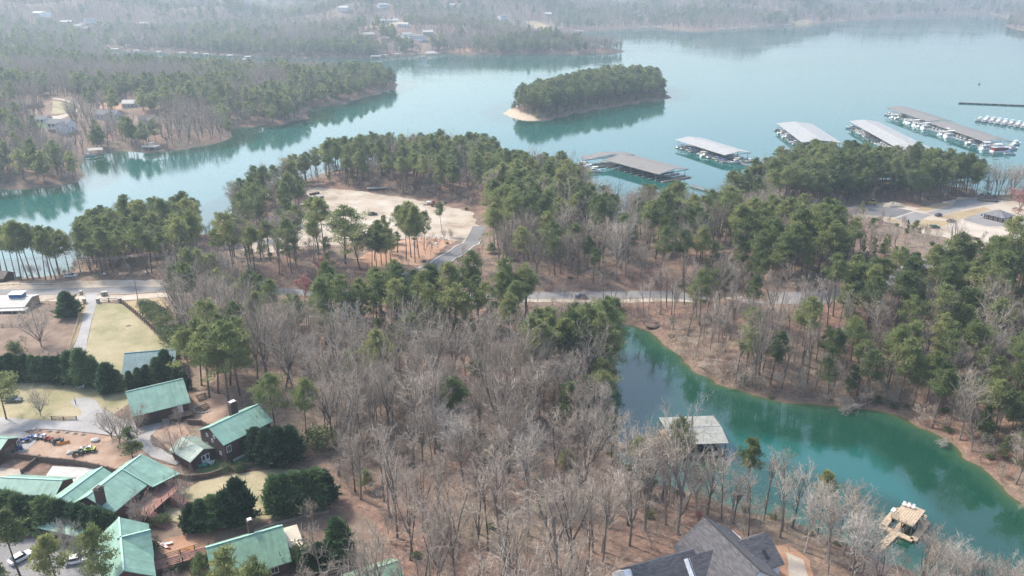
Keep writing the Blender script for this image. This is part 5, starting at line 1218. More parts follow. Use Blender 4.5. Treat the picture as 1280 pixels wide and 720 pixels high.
        b = MB(); b.box((-2.5, 0, 5.75), (5.5, 3.6, .12)); [b.beam((x, y, 3.5), (x, y, 5.75), .08) for x in (-5, 0) for y in (-1.6, 1.6)]; b.build('bimini_top', P[top], t)
    return t
BOATS = []
USED = set()
for k, c, tp_ in (('runabout', 'white', 'navy'), ('cruiser', 'white', 'cream'), ('pontoon', 'silver', 'grey'), ('runabout', 'cream', 'white'), ('cruiser', 'white', 'white'), ('pontoon', 'white', 'blue'), ('houseboat', 'white', 'white'), ('houseboat', 'red', 'white')):
    BOATS.append(boat_proto(k, c, tp_))
DESC = ['white runabout with navy top ', 'white cabin cruiser with cream top ', 'silver pontoon boat with grey top ', 'cream runabout with white top ', 'white cabin cruiser with white top ', 'white pontoon boat with blue top ', 'white houseboat with flat sun deck ', 'red houseboat with white flat roof ']
CATN = ['motorboat', 'motorboat', 'pontoon_boat', 'motorboat', 'motorboat', 'pontoon_boat', 'houseboat', 'houseboat']
def boat(i, x, y, rz, where, group=None, s=1.0, label=None):
    b = BOATS[i]; lab = label or DESC[i] + where
    if i in USED:
        b = dup(b, (x, y, 0.0), rz, lab, group)
        if group is None and 'group' in b: del b['group']
    else:
        USED.add(i); b.location = (x, y, 0); b.rotation_euler = (0, 0, rz); b['label'] = lab
        if group: b['group'] = group
    b.name = CATN[i]; b.scale = (s, s, s); return b

def rect(N, F, Rr, z):
    n, f, r = at(*N, z), at(*F, z), at(*Rr, z); u = (f - n); L = u.length; u.normalize(); v = Vector((-u.y, u.x, 0)); s = 1 if (r - n).dot(v) > 0 else -1
    W_ = abs((r - n).dot(v)); c = n + u * L / 2 + v * s * W_ / 2
    return Vector((c.x, c.y, 0)), L, W_, math.atan2(u.y, u.x), s

def marina_dock(label, N, F, Rr, roof, he=5.2, rise=1.6, left=True, boats=(), where='', group=None, seed=1, step=5.2, skip=.15, split=None, end=2, ridge=None):
    c, L, W_, rz, s = rect(N, F, Rr, he); t = thing('covered_dock', label, 'covered dock', c, rz)
    M = Matrix.Rotation(0, 4, 'Z')
    if split:
        for a, b, dz in ((-.5, split - .5, 0), (split - .5, .5, .9)):
            gable_parts(t, Matrix.Translation(((a + b) / 2 * L, 0, dz)), (b - a) * L - (.0 if dz else .6), W_ / 2, W_ / 2, he, rise, None, roof, .25, .22, walls=False, ridge=ridge)
    else: gable_parts(t, I4, L, W_ / 2, W_ / 2, he, rise, None, roof, .4, .22, walls=False, ridge=ridge)
    d = MB(); d.box((0, 0, .42), (L + 3, 2.6, .36)); d.build('walkway', MAT['grey_wood'], t)
    d = MB(); d.box((-L / 2 - 2.2, 0, .42), (2.4, W_ * .96, .36)); d.build('end_walkway', MAT['wood'], t)
    n = int(L / step); fm = MB(); fm.box((0, 0, .4), (1.0, W_ / 2 - .6, .32)); fm = fm.mesh('finger_pier', MAT['grey_wood']); xs = [(-L / 2 + (i + .5) * L / n) for i in range(n)]
    for sd in (-1, 1): each(t, 'finger_pier', fm, [(x, sd * (W_ / 4 + .8), 0) for x in xs])
    pm = post_mesh(.34, he - .1, MAT['steel'])
    each(t, 'post', pm, [(x, sd * (W_ / 2 - .3), 0) for x in xs[::2] for sd in (-1, 1)])
    each(t, 'post', post_mesh(.34, he + rise - .3, MAT['steel']), [(-L / 2 + .4, 0, 0), (L / 2 - .4, 0, 0)])
    tm = MB(); tm.beam((0, -W_ / 2 + .2, he - .25), (0, W_ / 2 - .2, he - .25), .25, .4); each(t, 'roof_beam', tm.mesh('roof_beam', MAT['steel']), [(x, 0, 0) for x in (-L / 2 + .3, -L / 6, L / 6, L / 2 - .3)])
    r = random.Random(seed); q = Matrix.Translation(c) @ Matrix.Rotation(rz, 4, 'Z'); side = -s
    for i in range(n):
        if r.random() < skip: continue
        k = r.choice(boats); x = -L / 2 + i * L / n + .2; y = side * (W_ / 2 - (1.2 if k in (1, 4) else .8)); p = q @ Vector((x, y, 0))
        boat(k, p.x, p.y, rz + (math.pi / 2) * side + (math.pi if r.random() < .35 else 0) + r.uniform(-.04, .04), where, group)
    for i in range(end):
        k = r.choice(boats); p = q @ Vector((-L / 2 - 5.0, (i - (end - 1) / 2) * W_ / max(end, 1), 0)); boat(k, p.x, p.y, rz + math.pi / 2 + r.uniform(-.1, .1), where, group)
    return t, q, L, W_, s
d1 = marina_dock('white-roofed covered dock, smallest and nearest the wooded island', (906, 194), (845, 175), (938, 190.6), MAT['dock_white'], boats=(0, 1, 3, 4, 5, 2), where='at the white-roofed dock nearest the island', group='boats at the white dock nearest the island', seed=3, end=2)
d2 = marina_dock('short wide white-roofed covered dock behind the shore pines, second from the island', (1002.7, 178), (971.3, 154.4), (1050, 177.6), MAT['dock_white'], boats=(0, 1, 2, 3, 4), where='at the short wide white dock', group='boats at the short wide white dock', seed=4, end=2, step=5.5)
d3 = marina_dock('long white-roofed covered dock with a dark ridge line', (1137, 193.5), (1062, 151.7), (1180, 194), MAT['dock_white'], boats=(0, 1, 2, 3, 4), where='at the long white dock with dark ridge', group='boats at the long white dock', seed=5, end=1, ridge=MAT['grey_wood'])
d4 = marina_dock('longest covered dock, brown roof in two levels, at far right', (1230, 177), (1108.4, 136), (1264, 176.6), MAT['dock_brown'], boats=(1, 4, 1, 0, 4, 6), where='along the two-level brown roofed dock', group='boats at the two-level brown dock', seed=6, split=.52, end=3, skip=.05)
d0 = marina_dock('low brown-roofed covered dock close to the near shore', (861, 211.5), (792.5, 194.2), (836, 221.5), MAT['dock_brown'], 4.8, 1.9, boats=(1, 4, 5), where='at the low brown dock near the shore', group='boats at the low brown dock', seed=7, end=0, skip=.75)
d0b = marina_dock('narrow forward bay of the brown-roofed dock, with white boats at its end', (793, 193.6), (783, 190.2), (744, 203.8), MAT['dock_brown'], 5.4, 1.7, boats=(4,), where='at the forward bay of the low brown dock', group='boats at the forward bay of the brown dock', seed=8, end=0, skip=1, step=4)
for i, (x, y, k, a) in enumerate(((726, 209, 1, .4), (733, 212, 4, .4), (741, 215, 1, .5), (729, 205.5, 5, .3))):
    p = at(x, y, 0); boat(k, p.x, p.y, a + 2.6, 'moored at the left end of the low brown dock', 'boats at the left end of the brown dock')
# houseboats at the shore end of the brown dock
for k, x, y, a, l in ((6, 1236, 187, .1, 'white houseboat with flat sun deck off the near end of the two-level brown dock'), (7, 1250, 189.5, .1, 'red-sided houseboat beside the white houseboat at far right'), (1, 1265, 187, .3, 'white cabin cruiser right of the red-sided houseboat'), (5, 1262, 193, -.2, 'blue-topped pontoon boat nearest the shore at far right'), (4, 1270, 181, .5, 'white cabin cruiser beyond the red-sided houseboat at far right')):
    p = at(x, y, 0); boat(k, p.x, p.y, a, '', None, 1.0, l)
# open marina at the right edge
t = thing('floating_dock', 'open floating dock lined with white boats at the right edge', 'floating dock', at(1262, 157.5, 0), 0)
a, b = at(1227, 150, .4), at(1345, 168, .4); d_ = b - a; t.rotation_euler = (0, 0, math.atan2(d_.y, d_.x)); t.location = ((a.x + b.x) / 2, (a.y + b.y) / 2, 0)
m = MB(); m.box((0, 0, .4), (d_.length, 2.4, .4)); m.build('walkway', MAT['grey_wood'], t); n = int(d_.length / 5.4)
m = MB(); m.box((0, 0, .4), (.9, 19, .3)); each(t, 'finger_pier', m.mesh('finger_pier', MAT['grey_wood']), [(-d_.length / 2 + (i + .5) * d_.length / n, 0, 0) for i in range(n)])
u = d_.normalized(); v = Vector((-u.y, u.x, 0))
for i in range(n):
    for sd in (-1, 1):
        p = a + u * ((i + .02) * d_.length / n + 1.3) + v * sd * 6.8
        boat((1, 4, 4, 1, 0, 4)[(i * 2 + (sd > 0)) % 6], p.x, p.y, math.atan2(u.y, u.x) + sd * math.pi / 2, 'moored at the open floating dock', 'boats at the open floating dock')
a, b = at(1198, 129, .2), at(1345, 135, .2); c = (a + b) / 2; t = thing('breakwater', 'long thin dark floating breakwater in the open lake at right', 'breakwater', (c.x, c.y, 0), math.atan2((b - a).y, (b - a).x)); L = (b - a).length
n = 14; m = MB(); m.tube([(-L / n / 2 + .3, 0, 0), (L / n / 2 - .3, 0, 0)], .9, 8); each(t, 'float', m.mesh('float', MAT['trim']), [((i - (n - 1) / 2) * L / n, 0, .25) for i in range(n)]); m = MB(); m.box((0, 0, 1.15), (L, 2.2, .2)); m.build('deck', MAT['grey_wood'], t)
p = at(1224, 105.5, 0); t = thing('buoy', 'small dark marker buoy alone on the open lake', 'buoy', p); m = MB(); m.tube([(0, 0, -.3), (0, 0, .9)], [1.1, 1.0], 10); m.build('float', MAT['black'], t); m = MB(); m.tube([(0, 0, .9), (0, 0, 2.6)], [.5, .15], 8); m.build('marker', PAINT['orange'], t)
def gangway(label, a, b, w=1.8, z=.6, mat='grey_wood', name='gangway', rail=True, za=None):
    A, B = at(*a, z), at(*b, z); B.z = max(z, hz(B.x, B.y) + .15); A.z = za if za is not None else z; c = (A + B) / 2; t = thing(name, label, name.replace('_', ' '), (c.x, c.y, 0), 0); t.location.z = 0
    A -= t.location; B -= t.location; m = MB(); m.beam(A, B, w, .22); o = m.build('deck', MAT[mat], t); n = (B - A).normalized().cross(Vector((0, 0, 1))) * (w / 2 - .06)
    if rail:
        for s in (-1, 1): railing(t, [A + n * s + Vector((0, 0, .1)), B + n * s + Vector((0, 0, .1))], 1.0, mat if mat != 'wood' else 'grey_wood', gap=3)
    return t
gangway('wooden gangway from the white-roofed dock to the pine shore', (919, 202), (949, 210.5)); gangway('long narrow footbridge on the water from the low brown dock to the shore', (862, 232), (914, 246), 2.2)

# little docks along the far shores
def small_dock(name, label, px, py, L, Wd, turn, roof='dock_white', group=None, z0=0):
    p = at(px, py, 0); t = thing(name, label, 'boat dock', p, turn, group)
    gable_parts(t, I4, L, Wd / 2, Wd / 2, 3.4, .9, None, MAT[roof], .3, .25, walls=False)
    m = MB(); m.box((0, -Wd / 2 + .6, .45), (L + 2, 1.2, .4)); m.box((-L / 2 - .6, 0, .45), (1.4, Wd - 2.5, .38)); m.build('deck', MAT['wood'], t)
    each(t, 'post', post_mesh(.3, 3.4, MAT['white']), [(a * L * .47, b * Wd * .46, 0) for a in (-1, 1) for b in (-1, 1)]); return t
for i, (x, y, l) in enumerate(((140, 63.6, 20), (147, 63.8, 12), (171, 65.5, 14), (200, 67.2, 12), (229, 68.3, 16), (246, 69.2, 12), (258, 70, 12), (288, 71.8, 16), (310, 73.6, 16), (307, 76.8, 14), (161, 73.5, 14))):
    small_dock('boat_dock', 'pale-roofed boat dock on the narrow far inlet at upper left', x, y, l * .6, 6, (.1, -.3, .4, 0)[i % 4], ('pale_roof', 'dock_white')[i % 2], group='docks on the far inlet')
for i, (x, y, l) in enumerate(((470, 73.0, 16), (480, 71.2, 14), (497, 70, 12), (538, 67.6, 14), (540, 69, 18))):
    small_dock('boat_dock', 'white-roofed boat dock on the centre far shore below the pale clearing', x, y, l, 8, (.1, -.2, .4)[i % 3], group='docks on the centre far shore')
for i, (x, y, l) in enumerate(((724, 40.6, 20), (805, 35.5, 18), (822, 35.3, 20), (901, 37.8, 16), (916, 36.8, 20), (942, 34.9, 16), (964, 33.2, 16), (985, 32.4, 16), (1052, 27.6, 16), (1124, 21.5, 34))):
    small_dock('boat_dock', 'pale boat dock on the hazy far shore, above the open lake', x, y, l, 9, .1 * (i % 3), group='docks on the hazy far shore')
small_dock('boat_dock', 'tan-roofed boat dock on the left peninsula shore, left of the party dock', 120, 192.5, 9, 8, .5, 'pale_roof'); small_dock('boat_dock', 'white covered dock high on the left shore, below the two-storey white house', 63, 185, 16, 9, -.1)
p = at(191, 188.5, 0); t = thing('party_dock', 'cream two-level party dock on the left peninsula shore', 'boat dock', p, -.1)
m = MB(); m.box((0, 0, .5), (15, 8, .5)); m.build('deck', MAT['wood'], t); m = MB(); m.box((-1, 0, 3.4), (11, 7.5, .3)); o = m.build('upper_deck', PAINT['cream'], t); railing(o, [(-6.4, -3.6, 3.5), (4.4, -3.6, 3.5), (4.4, 3.6, 3.5), (-6.4, 3.6, 3.5), (-6.4, -3.6, 3.5)], 1.0, 'white', gap=2)
each(t, 'post', post_mesh(.25, 3.3, MAT['white']), [(a, b, 0) for a in (-6, -1, 4) for b in (-3.4, 3.4)]); m = MB(); m.box((-2, .5, 5.9), (5, 4.5, .15)); [m.beam((a, b, 3.5), (a, b, 5.9), .12) for a in (-4.3, .3) for b in (-1.5, 2.5)]; m.build('canopy', PAINT['cream'], o)
small_dock('boat_dock', 'long white dock in the reeds behind the left spit', 8, 191, 14, 5, .1); boat(5, *at(112, 195, 0)[:2], .6, '', None, 1, 'blue-topped pontoon boat beside the tan-roofed dock on the left shore')

# ------------------------------------------------------------------ the boathouse and the party dock in the cove
c, L, W_, rz, s = rect((840, 556), (825, 523), (907, 550), 4.2)
t = thing('boathouse', 'floating boathouse with wide pale grey roof in the green cove', 'boathouse', c, rz + math.pi / 2)
gable_parts(t, I4, W_, L / 2, L / 2, 4.2, .9, None, MAT['boathouse'], .3, .2, walls=False, ridge=MAT['steel'])
m = MB()
for x, y, a, b in ((0, -L / 2 + .8, W_, 1.5), (0, L / 2 - .8, W_, 1.5), (-W_ / 2 + .8, 0, 1.5, L - 3.2), (W_ / 2 - .8, 0, 1.5, L - 3.2), (0, 0, 1.1, L - 3.2)): m.box((x, y, .45), (a, b, .4))
m.build('deck', MAT['wood'], t); each(t, 'post', post_mesh(.22, 4.2, MAT['dark_wood'], False), [(x * (W_ / 2 - .3), y * (L / 2 - .3), 0) for x in (-1, -.33, .33, 1) for y in (-1, 1)] + [(x * (W_ / 2 - .3), 0, 0) for x in (-1, 1)])
m = MB(); m.box((-2.6, -L / 2 + 1.6, 1.9), (2.4, 1.2, 2.6)); m.build('storage_locker', MAT['dark_wood'], t); m = MB(); m.box((W_ / 2 - .4, 0, 3.7), (.3, L - 1, .8)); m.box((0, -L / 2 + .25, 3.8), (W_ - 1, .25, .6)); m.build('fascia', MAT['dark_wood'], t)
q = Matrix.Translation(c) @ Matrix.Rotation(rz + math.pi / 2, 4, 'Z')
for dx, k, l in ((-3.3, 0, 'navy-topped runabout in the left slip of the cove boathouse'), (3.2, 4, 'white cabin cruiser in the right slip of the cove boathouse')):
    p = q @ Vector((dx, -.2, 0)); boat(k, p.x, p.y, rz + (math.pi if k == 0 else 0), '', None, .85, l)
p = q @ Vector((3.0, -L / 2 + 1.2, .66)); t = thing('boat_cover', 'pale folded tarp bundle on the boathouse deck', 'tarp', p, .4); m = MB(); m.loft([[(-1, -.7, 0), (1, -.8, 0), (1.1, .7, 0), (-.9, .8, 0)], [(-.8, -.5, .5), (.8, -.5, .45), (.7, .5, .5), (-.7, .6, .42)], [(-.3, -.2, .75), (.3, -.2, .7), (.3, .2, .72), (-.3, .2, .7)]]); m.build('sheet', PAINT['silver'], t)
t = thing('floating_walkway', 'light wooden floating walkway running left from the boathouse', 'walkway', at(803, 553, 0), 0); A, B = at(768, 558, .5), at(834, 549, .5); A.z = B.z = .5; m = MB(); m.beam(A - t.location, B - t.location, 3.0, .4); m.build('deck', MAT['wood'], t); n_ = (B - A).normalized(); k = Vector((-n_.y, n_.x, 0)) * 1.1
each(t, 'mooring_post', post_mesh(.2, 1.6, MAT['dark_wood']), [A - t.location + n_ * d + k * sd - Vector((0, 0, .5)) for d in (1, 6, 11) for sd in (-1, 1)])
gangway('narrow wooden ramp between the walkway and the boathouse slips', (832, 551), (843, 566), 1.5, .9, 'wood'); gangway('wooden shore ramp hidden in twigs at the left end of the walkway', (770, 558), (757, 566), 1.4, .7, 'wood')

zq = 3.1; c, L, W_, rz, s = rect((1141, 658.6), (1157, 638.5), (1114, 647), zq)
t = thing('party_dock', 'two-level tan wooden dock in the cove at lower right, with white chairs', 'boat dock', c, rz)
m = MB(); n = 9; [m.box((0, (i - (n - 1) / 2) * W_ / n, zq), (L, W_ / n - .04, .12)) for i in range(n)]; m.box((0, 0, zq - .16), (L - .2, W_ - .2, .18)); up = m.build('upper_deck', MAT['wood'], t)
each(t, 'post', post_mesh(.22, zq, MAT['dark_wood'], False), [(x * (L / 2 - .2), y * (W_ / 2 - .2), 0) for x in (-1, 0, 1) for y in (-1, 0, 1)])
m = MB()
for x, y, a, b in ((-L / 2 - 1.2, .4, 1.6, W_ + 2.5), (L / 2 - .2, .4, 1.4, W_ + 2.0), (-.6, -W_ / 2 - .9, L + 1, 1.5), (-.6, W_ / 2 + 1.2, L + 1, 1.5), (-.6, .8, L, 1.0)): m.box((x, y, .45), (a, b, .36))
m.build('lower_deck', MAT['wood'], t); railing(up, [(-L / 2, -W_ / 2, zq), (-L / 2, W_ / 2, zq)], 1.0, 'wood', gap=1.4); railing(up, [(-L / 2, W_ / 2, zq), (-L / 2 + 3, W_ / 2, zq)], 1.0, 'wood', gap=1.4)
m = MB(); [m.box((L / 2 - 1.6 - i * .32, -W_ / 2 - .45, zq - .2 - i * .26), (.34, .9, .07)) for i in range(10)]; m.build('stairs', MAT['wood'], t)
q = Matrix.Translation(c) @ Matrix.Rotation(rz, 4, 'Z')
def chair(name, label, cat, loc, rz, col, group=None, lounge=False):
    t = thing(name, label, cat, loc, rz, group); P = PAINT[col]; l = 1.3 if lounge else .55
    m = MB(); m.box((0, 0, .4), (l, .62, .08)); m.build('seat', P, t); m = MB(); m.box((-l / 2 - .12, 0, .72), (.07, .62, .75), 0, 0, -.3); m.build('backrest', P, t)
    for s in (-1, 1):
        m = MB(); m.box((0, s * .33, .56), (l * .9, .09, .05)); m.build('armrest', P, t)
        for x in (-1, 1): m = MB(); m.beam((x * l * .42, s * .28, 0), (x * l * .42, s * .28, .4), .07); m.build('leg', P, t)
    return t
for i, (x, y) in enumerate(((2.3, 2.0), (2.5, 1.0), (2.7, 0.0))): chair('deck_chair', ('white chair at the left of three on the upper cove dock', 'middle white chair of three on the upper cove dock', 'white chair at the right of three on the upper cove dock')[i], 'chair', q @ Vector((x, y, zq + .07)), rz + math.pi, 'white')
t = thing('storage_bin', 'white storage box on the far left corner of the wooden cove dock', 'storage box', q @ Vector((1.5, W_ / 2 + 1.2, .64)), rz); m = MB(); m.box((0, 0, .45), (1.6, .9, .9)); m.build('bin', PAINT['white'], t); m = MB(); m.box((0, 0, .96), (1.7, 1.0, .1)); m.build('lid', PAINT['white'], t)
A = q @ Vector((-L / 2 - 1.6, .6, .5)); B = G(1093, 692); cc = (A + B) / 2; t = thing('gangway', 'tan gangway from the leafy shore to the wooden cove dock', 'gangway', (cc.x, cc.y, 0)); B.z += .2; m = MB(); m.beam(A - t.location, B - t.location, 1.7, .22); m.build('deck', MAT['wood'], t)

# ------------------------------------------------------------------ vehicles
WHEEL = {}
def wheel_mesh(r, w):
    if (r, w) not in WHEEL:
        m = MB(); m.tube([(0, -w / 2, 0), (0, -w / 2 + .03, 0), (0, w / 2 - .03, 0), (0, w / 2, 0)], [r * .86, r, r, r * .86], 14); a = m.mesh('tyre', MAT['black'])
        m = MB(); m.tube([(0, -w / 2 - .012, 0), (0, w / 2 + .012, 0)], r * .58, 10); WHEEL[(r, w)] = (a, m.mesh('rim', MAT['steel']))
    return WHEEL[(r, w)]
def wheels(par, spots, r, w):
    a, b = wheel_mesh(r, w)
    for p in spots:
        o = bpy.data.objects.new('wheel', a); COL.objects.link(o); o.parent = par; o.location = p; k = bpy.data.objects.new('rim', b); COL.objects.link(k); k.parent = o
def car(name, label, cat, loc, rz, col, L=4.6, Wd=1.82, suv=False):
    t = thing(name, label, cat, loc, rz); h = .12 if suv else 0; P = PAINT[col]
    prof = [(-.5, .42), (-.5, .82), (-.46, .95), (-.33, .97 + h), (.17, .93 + h), (.40, .84 + h), (.485, .70), (.5, .5), (.49, .32), (-.48, .32)]
    secs = []
    for y, k in ((-1, .94), (-.93, 1), (.93, 1), (1, .94)): secs.append([(x * L, y * Wd / 2, .32 + (z - .32) * k + (.02 if k < 1 else 0)) for x, z in prof])
    m = MB(); m.loft(secs); m.build('body', P, t)
    top = [(-.47 if suv else -.40, .95 + h), (-.42 if suv else -.27, 1.42 + h), (.02, 1.46 + h), (.09, 1.40 + h), (.22, .93 + h)]
    m = MB(); m.loft([[(x * L, y * Wd * (.46 if z < 1.2 else .38), z - .0) for x, z in top] for y in (-1, 1)]); m.build('windows', MAT['glass'], t)
    m = MB(); m.loft([[((-.425 if suv else -.275) * L, y * Wd * .385, 1.425 + h), (.02 * L, y * Wd * .385, 1.47 + h), (.07 * L, y * Wd * .38, 1.45 + h), (.07 * L, y * Wd * .38, 1.49 + h), (.02 * L, y * Wd * .37, 1.51 + h), ((-.42 if suv else -.27) * L, y * Wd * .37, 1.47 + h)] for y in (-1, 1)]); m.build('roof', P, t)
    wheels(t, [(x * L, y * (Wd / 2 - .08), .33) for x in (-.31, .31) for y in (-1, 1)], .33, .22)
    for y in (-1, 1):
        m = MB(); m.box((L * .488, y * Wd * .36, .66), (.12, .34, .16)); m.build('headlight', MAT['glass'] if col == 'white' else PAINT['silver'], t); m = MB(); m.box((-L * .497, y * Wd * .38, .78), (.06, .28, .18)); m.build('tail_light', PAINT['red'], t)
        m = MB(); m.box((L * .16, y * (Wd / 2 + .08), 1.0 + h), (.16, .2, .13)); m.build('mirror', P, t)
    return t
def onroad(px, py, lift=.13): g = G(px, py); return (g.x, g.y, g.z + lift)
car('parked_car', 'dark suv driving on the main road above the cove', 'car', onroad(726, 373), math.pi + .02, 'navy', 4.8, 1.9, True); car('parked_car', 'grey sedan parked on the lower lawn at the left edge', 'car', onroad(17, 502), .05, 'grey')
car('parked_car', 'white car parked in the guest lot at bottom left', 'car', onroad(27, 700), 1.0, 'white'); car('parked_car', 'white car half hidden by pines beside the red cabin', 'car', onroad(97, 703), .35, 'white'); car('parked_car', 'silver car beyond the white one near the red cabin', 'car', onroad(112, 696), .3, 'silver')
car('parked_car', 'green car parked behind the pines at the right lot', 'car', onroad(1168, 285), .1, 'green', 4.9, 1.9, True); car('parked_car', 'small dark car on the pale gravel of the right lot', 'car', onroad(1189, 277.5), .3, 'black'); car('parked_car', 'dark car at the crossing in the right lot', 'car', onroad(1173, 270), .6, 'navy')
car('parked_car', 'black car behind the clustered pines in the gravel lot', 'car', onroad(466, 269), .2, 'black', 4.8, 1.9, True); car('parked_car', 'dark suv in the gravel lot between the pine stems', 'car', onroad(499, 268), .1, 'grey', 4.9, 1.9, True)
car('parked_van', 'white van parked under the left shore grove', 'van', onroad(89, 346, .02), .1, 'white', 5.2, 2.0, True)
def quad(label, loc, rz, col, group=None, s=1.0):
    t = thing('quad_bike', label, 'quad bike', loc, rz, group); P = PAINT[col]; t.scale = (s, s, s)
    m = MB(); m.loft([[(-.95, -.3, .5), (.9, -.3, .5), (1.0, -.22, .75), (.35, -.2, .92), (-.2, -.22, .78), (-.95, -.3, .82)], [(-.95, .3, .5), (.9, .3, .5), (1.0, .22, .75), (.35, .2, .92), (-.2, .22, .78), (-.95, .3, .82)]]); m.build('body', P, t)
    for x in (-.68, .68): m = MB(); m.box((x, 0, .74), (.62, 1.15, .07), 0, 0, -.12 if x > 0 else .12); m.build('fender', P, t)
    m = MB(); m.box((-.3, 0, .9), (.75, .36, .14)); m.build('seat', PAINT['black'], t); m = MB(); m.beam((.35, -.42, 1.15), (.35, .42, 1.15), .06); m.beam((.5, 0, .8), (.35, 0, 1.15), .07); m.build('handlebar', PAINT['black'], t)
    wheels(t, [(x, y, .3) for x in (-.66, .68) for y in (-.5, .5)], .3, .26); return t
for x, y, a, c_, l, s in ((29, 553, .4, 'blue', 'blue quad bike nearest the outbuilding', 1.35), (38, 550, 1.2, 'blue', 'blue quad bike, second from the outbuilding', 1.35), (23, 563, .8, 'blue', 'blue quad bike lowest, next to the black one', 1.2), (15, 566, 2.0, 'black', 'black quad bike against the retaining wall', 1.4), (51, 548, .2, 'white', 'white quad bike at the yard edge', 1.4), (56, 549.5, -.4, 'silver', 'silver quad bike between the white and red ones', 1.2), (61, 551, -.3, 'red', 'red quad bike at the yard edge', 1.3), (73, 554, .3, 'black', 'black machine with an orange blade on the red dirt', 1.5),
                      (97, 569, .5, 'black', 'black quad bike parked by the pale boulders in the red yard', 1.4), (103, 566, .7, 'green', 'green quad bike in the middle of the red yard group', 1.4), (108, 563, .4, 'white', 'white quad bike at the back of the red yard group', 1.3), (113, 565, .2, 'lime', 'lime yellow quad bike at the right of the red yard group', 1.5)):
    g = G(x, y); quad(l, (g.x, g.y, g.z + .1), a, c_, s=s * .85)
g = G(80, 556); t = thing('snow_plough_blade', 'orange plough blade on the red dirt beside the black machine', 'plough blade', (g.x, g.y, g.z + .06), .6); m = MB(); m.loft([[(-1.4, 0, 0), (-1.4, .1, 0), (-1.4, .35, .7), (-1.4, .25, .7)], [(1.4, 0, 0), (1.4, .1, 0), (1.4, .35, .7), (1.4, .25, .7)]]); m.build('blade', PAINT['orange'], t); m = MB(); [m.beam((x, .2, .3), (0, 1.4, .3), .14) for x in (-.8, .8)]; m.build('hitch_frame', PAINT['black'], t)
def boulder(label, px, py, r, mat='stone', group=None, name='boulder', cat='boulder'):
    g = G(px, py); m = MB(); m.ball((0, 0, 0), (r, r * .8, r * .6), 9, 6); rr = random.Random(int(px * 7)); m.v = [(x * rr.uniform(.82, 1.15), y * rr.uniform(.82, 1.15), z * rr.uniform(.85, 1.1)) for x, y, z in m.v]; o = m.build(name, MAT[mat]); o.location = (g.x, g.y, g.z + r * .2); return tag(o, label, cat, group)
boulder('pale boulder alone in the red dirt yard', 119, 551.5, 1.2, 'concrete'); boulder('small pale boulder beside the black quad bike', 87, 567, .9, 'concrete'); boulder('white rock on the clay bank by the lot road', 545, 305, .9, 'white'); boulder('pale stone on the edge of the gravel drive', 43, 537, .6, 'concrete')
for i, (x, y) in enumerate(((50, 538), (62, 539.5), (72, 540.5), (84, 541), (94, 542.5), (104, 543.5))): boulder('edging stone along the lower side of the gravel drive', x, y, .6, 'stone', 'edging stones along the gravel drive')
g = G(101, 485); t = thing('propane_tank', 'white rounded propane tank on the lawn before the upper hedge', 'propane tank', g, .1); m = MB(); m.tube([(-1.2, 0, .7), (-1.05, 0, .7), (-.8, 0, .7), (.8, 0, .7), (1.05, 0, .7), (1.2, 0, .7)], [.1, .42, .55, .55, .42, .1], 12); m.build('tank', PAINT['white'], t, True)
for x in (-.6, .6): m = MB(); m.box((x, 0, .1), (.2, .7, .3)); m.build('foot', MAT['concrete'], t)
m = MB(); m.tube([(0, 0, 1.2), (0, 0, 1.42)], .16, 8); m.build('valve_dome', PAINT['silver'], t)

# a person on the gravel circle: one skin, clothing as separate skins
def person(label, loc, rz):
    t = thing('person', label, 'person', loc, rz)
    me = bpy.data.meshes.new('body')
    V = [(0, 0, .95), (0, 0, 1.2), (0, 0, 1.42), (0, .01, 1.53), (0, .03, 1.66), (-.2, 0, 1.42), (-.27, .03, 1.15), (-.24, .14, .92), (.2, 0, 1.42), (.28, .02, 1.15), (.27, .08, .9), (-.1, 0, .9), (-.12, .02, .5), (-.12, -.02, .08), (-.13, .14, .04), (.1, 0, .9), (.13, 0, .5), (.15, -.03, .08), (.17, .13, .04)]
    E = [(0, 1), (1, 2), (2, 3), (3, 4), (2, 5), (5, 6), (6, 7), (2, 8), (8, 9), (9, 10), (0, 11), (11, 12), (12, 13), (13, 14), (0, 15), (15, 16), (16, 17), (17, 18)]
    Rr = [.15, .14, .15, .06, .105, .07, .05, .04, .07, .05, .04, .1, .07, .05, .045, .1, .07, .05, .045]
    me.from_pydata(V, E, []); o = bpy.data.objects.new('body', me); COL.objects.link(o); o.parent = t; sk = o.modifiers.new('skin', 'SKIN'); 
    if not me.skin_vertices: bpy.context.view_layer.update()
    lay = me.skin_vertices[0] if me.skin_vertices else None
    if lay:
        for i, q in enumerate(Rr): lay.data[i].radius = (q, q * .85)
        lay.data[0].use_root = True
    o.modifiers.new('sub', 'SUBSURF').levels = 1; me.materials.append(PAINT['navy'])
    m = MB(); m.ball((0, .03, 1.69), (.1, .12, .13), 10, 8); m.build('head', simple('skin_tone', (.42, .27, .2), .6), t, True); m = MB(); m.ball((0, .0, 1.73), (.112, .125, .12), 10, 8); m.build('hair', PAINT['black'], t, True); return t
g = G(95, 506); person('person in dark clothes standing on the gravel circle', (g.x, g.y, g.z + .1), 2.4)

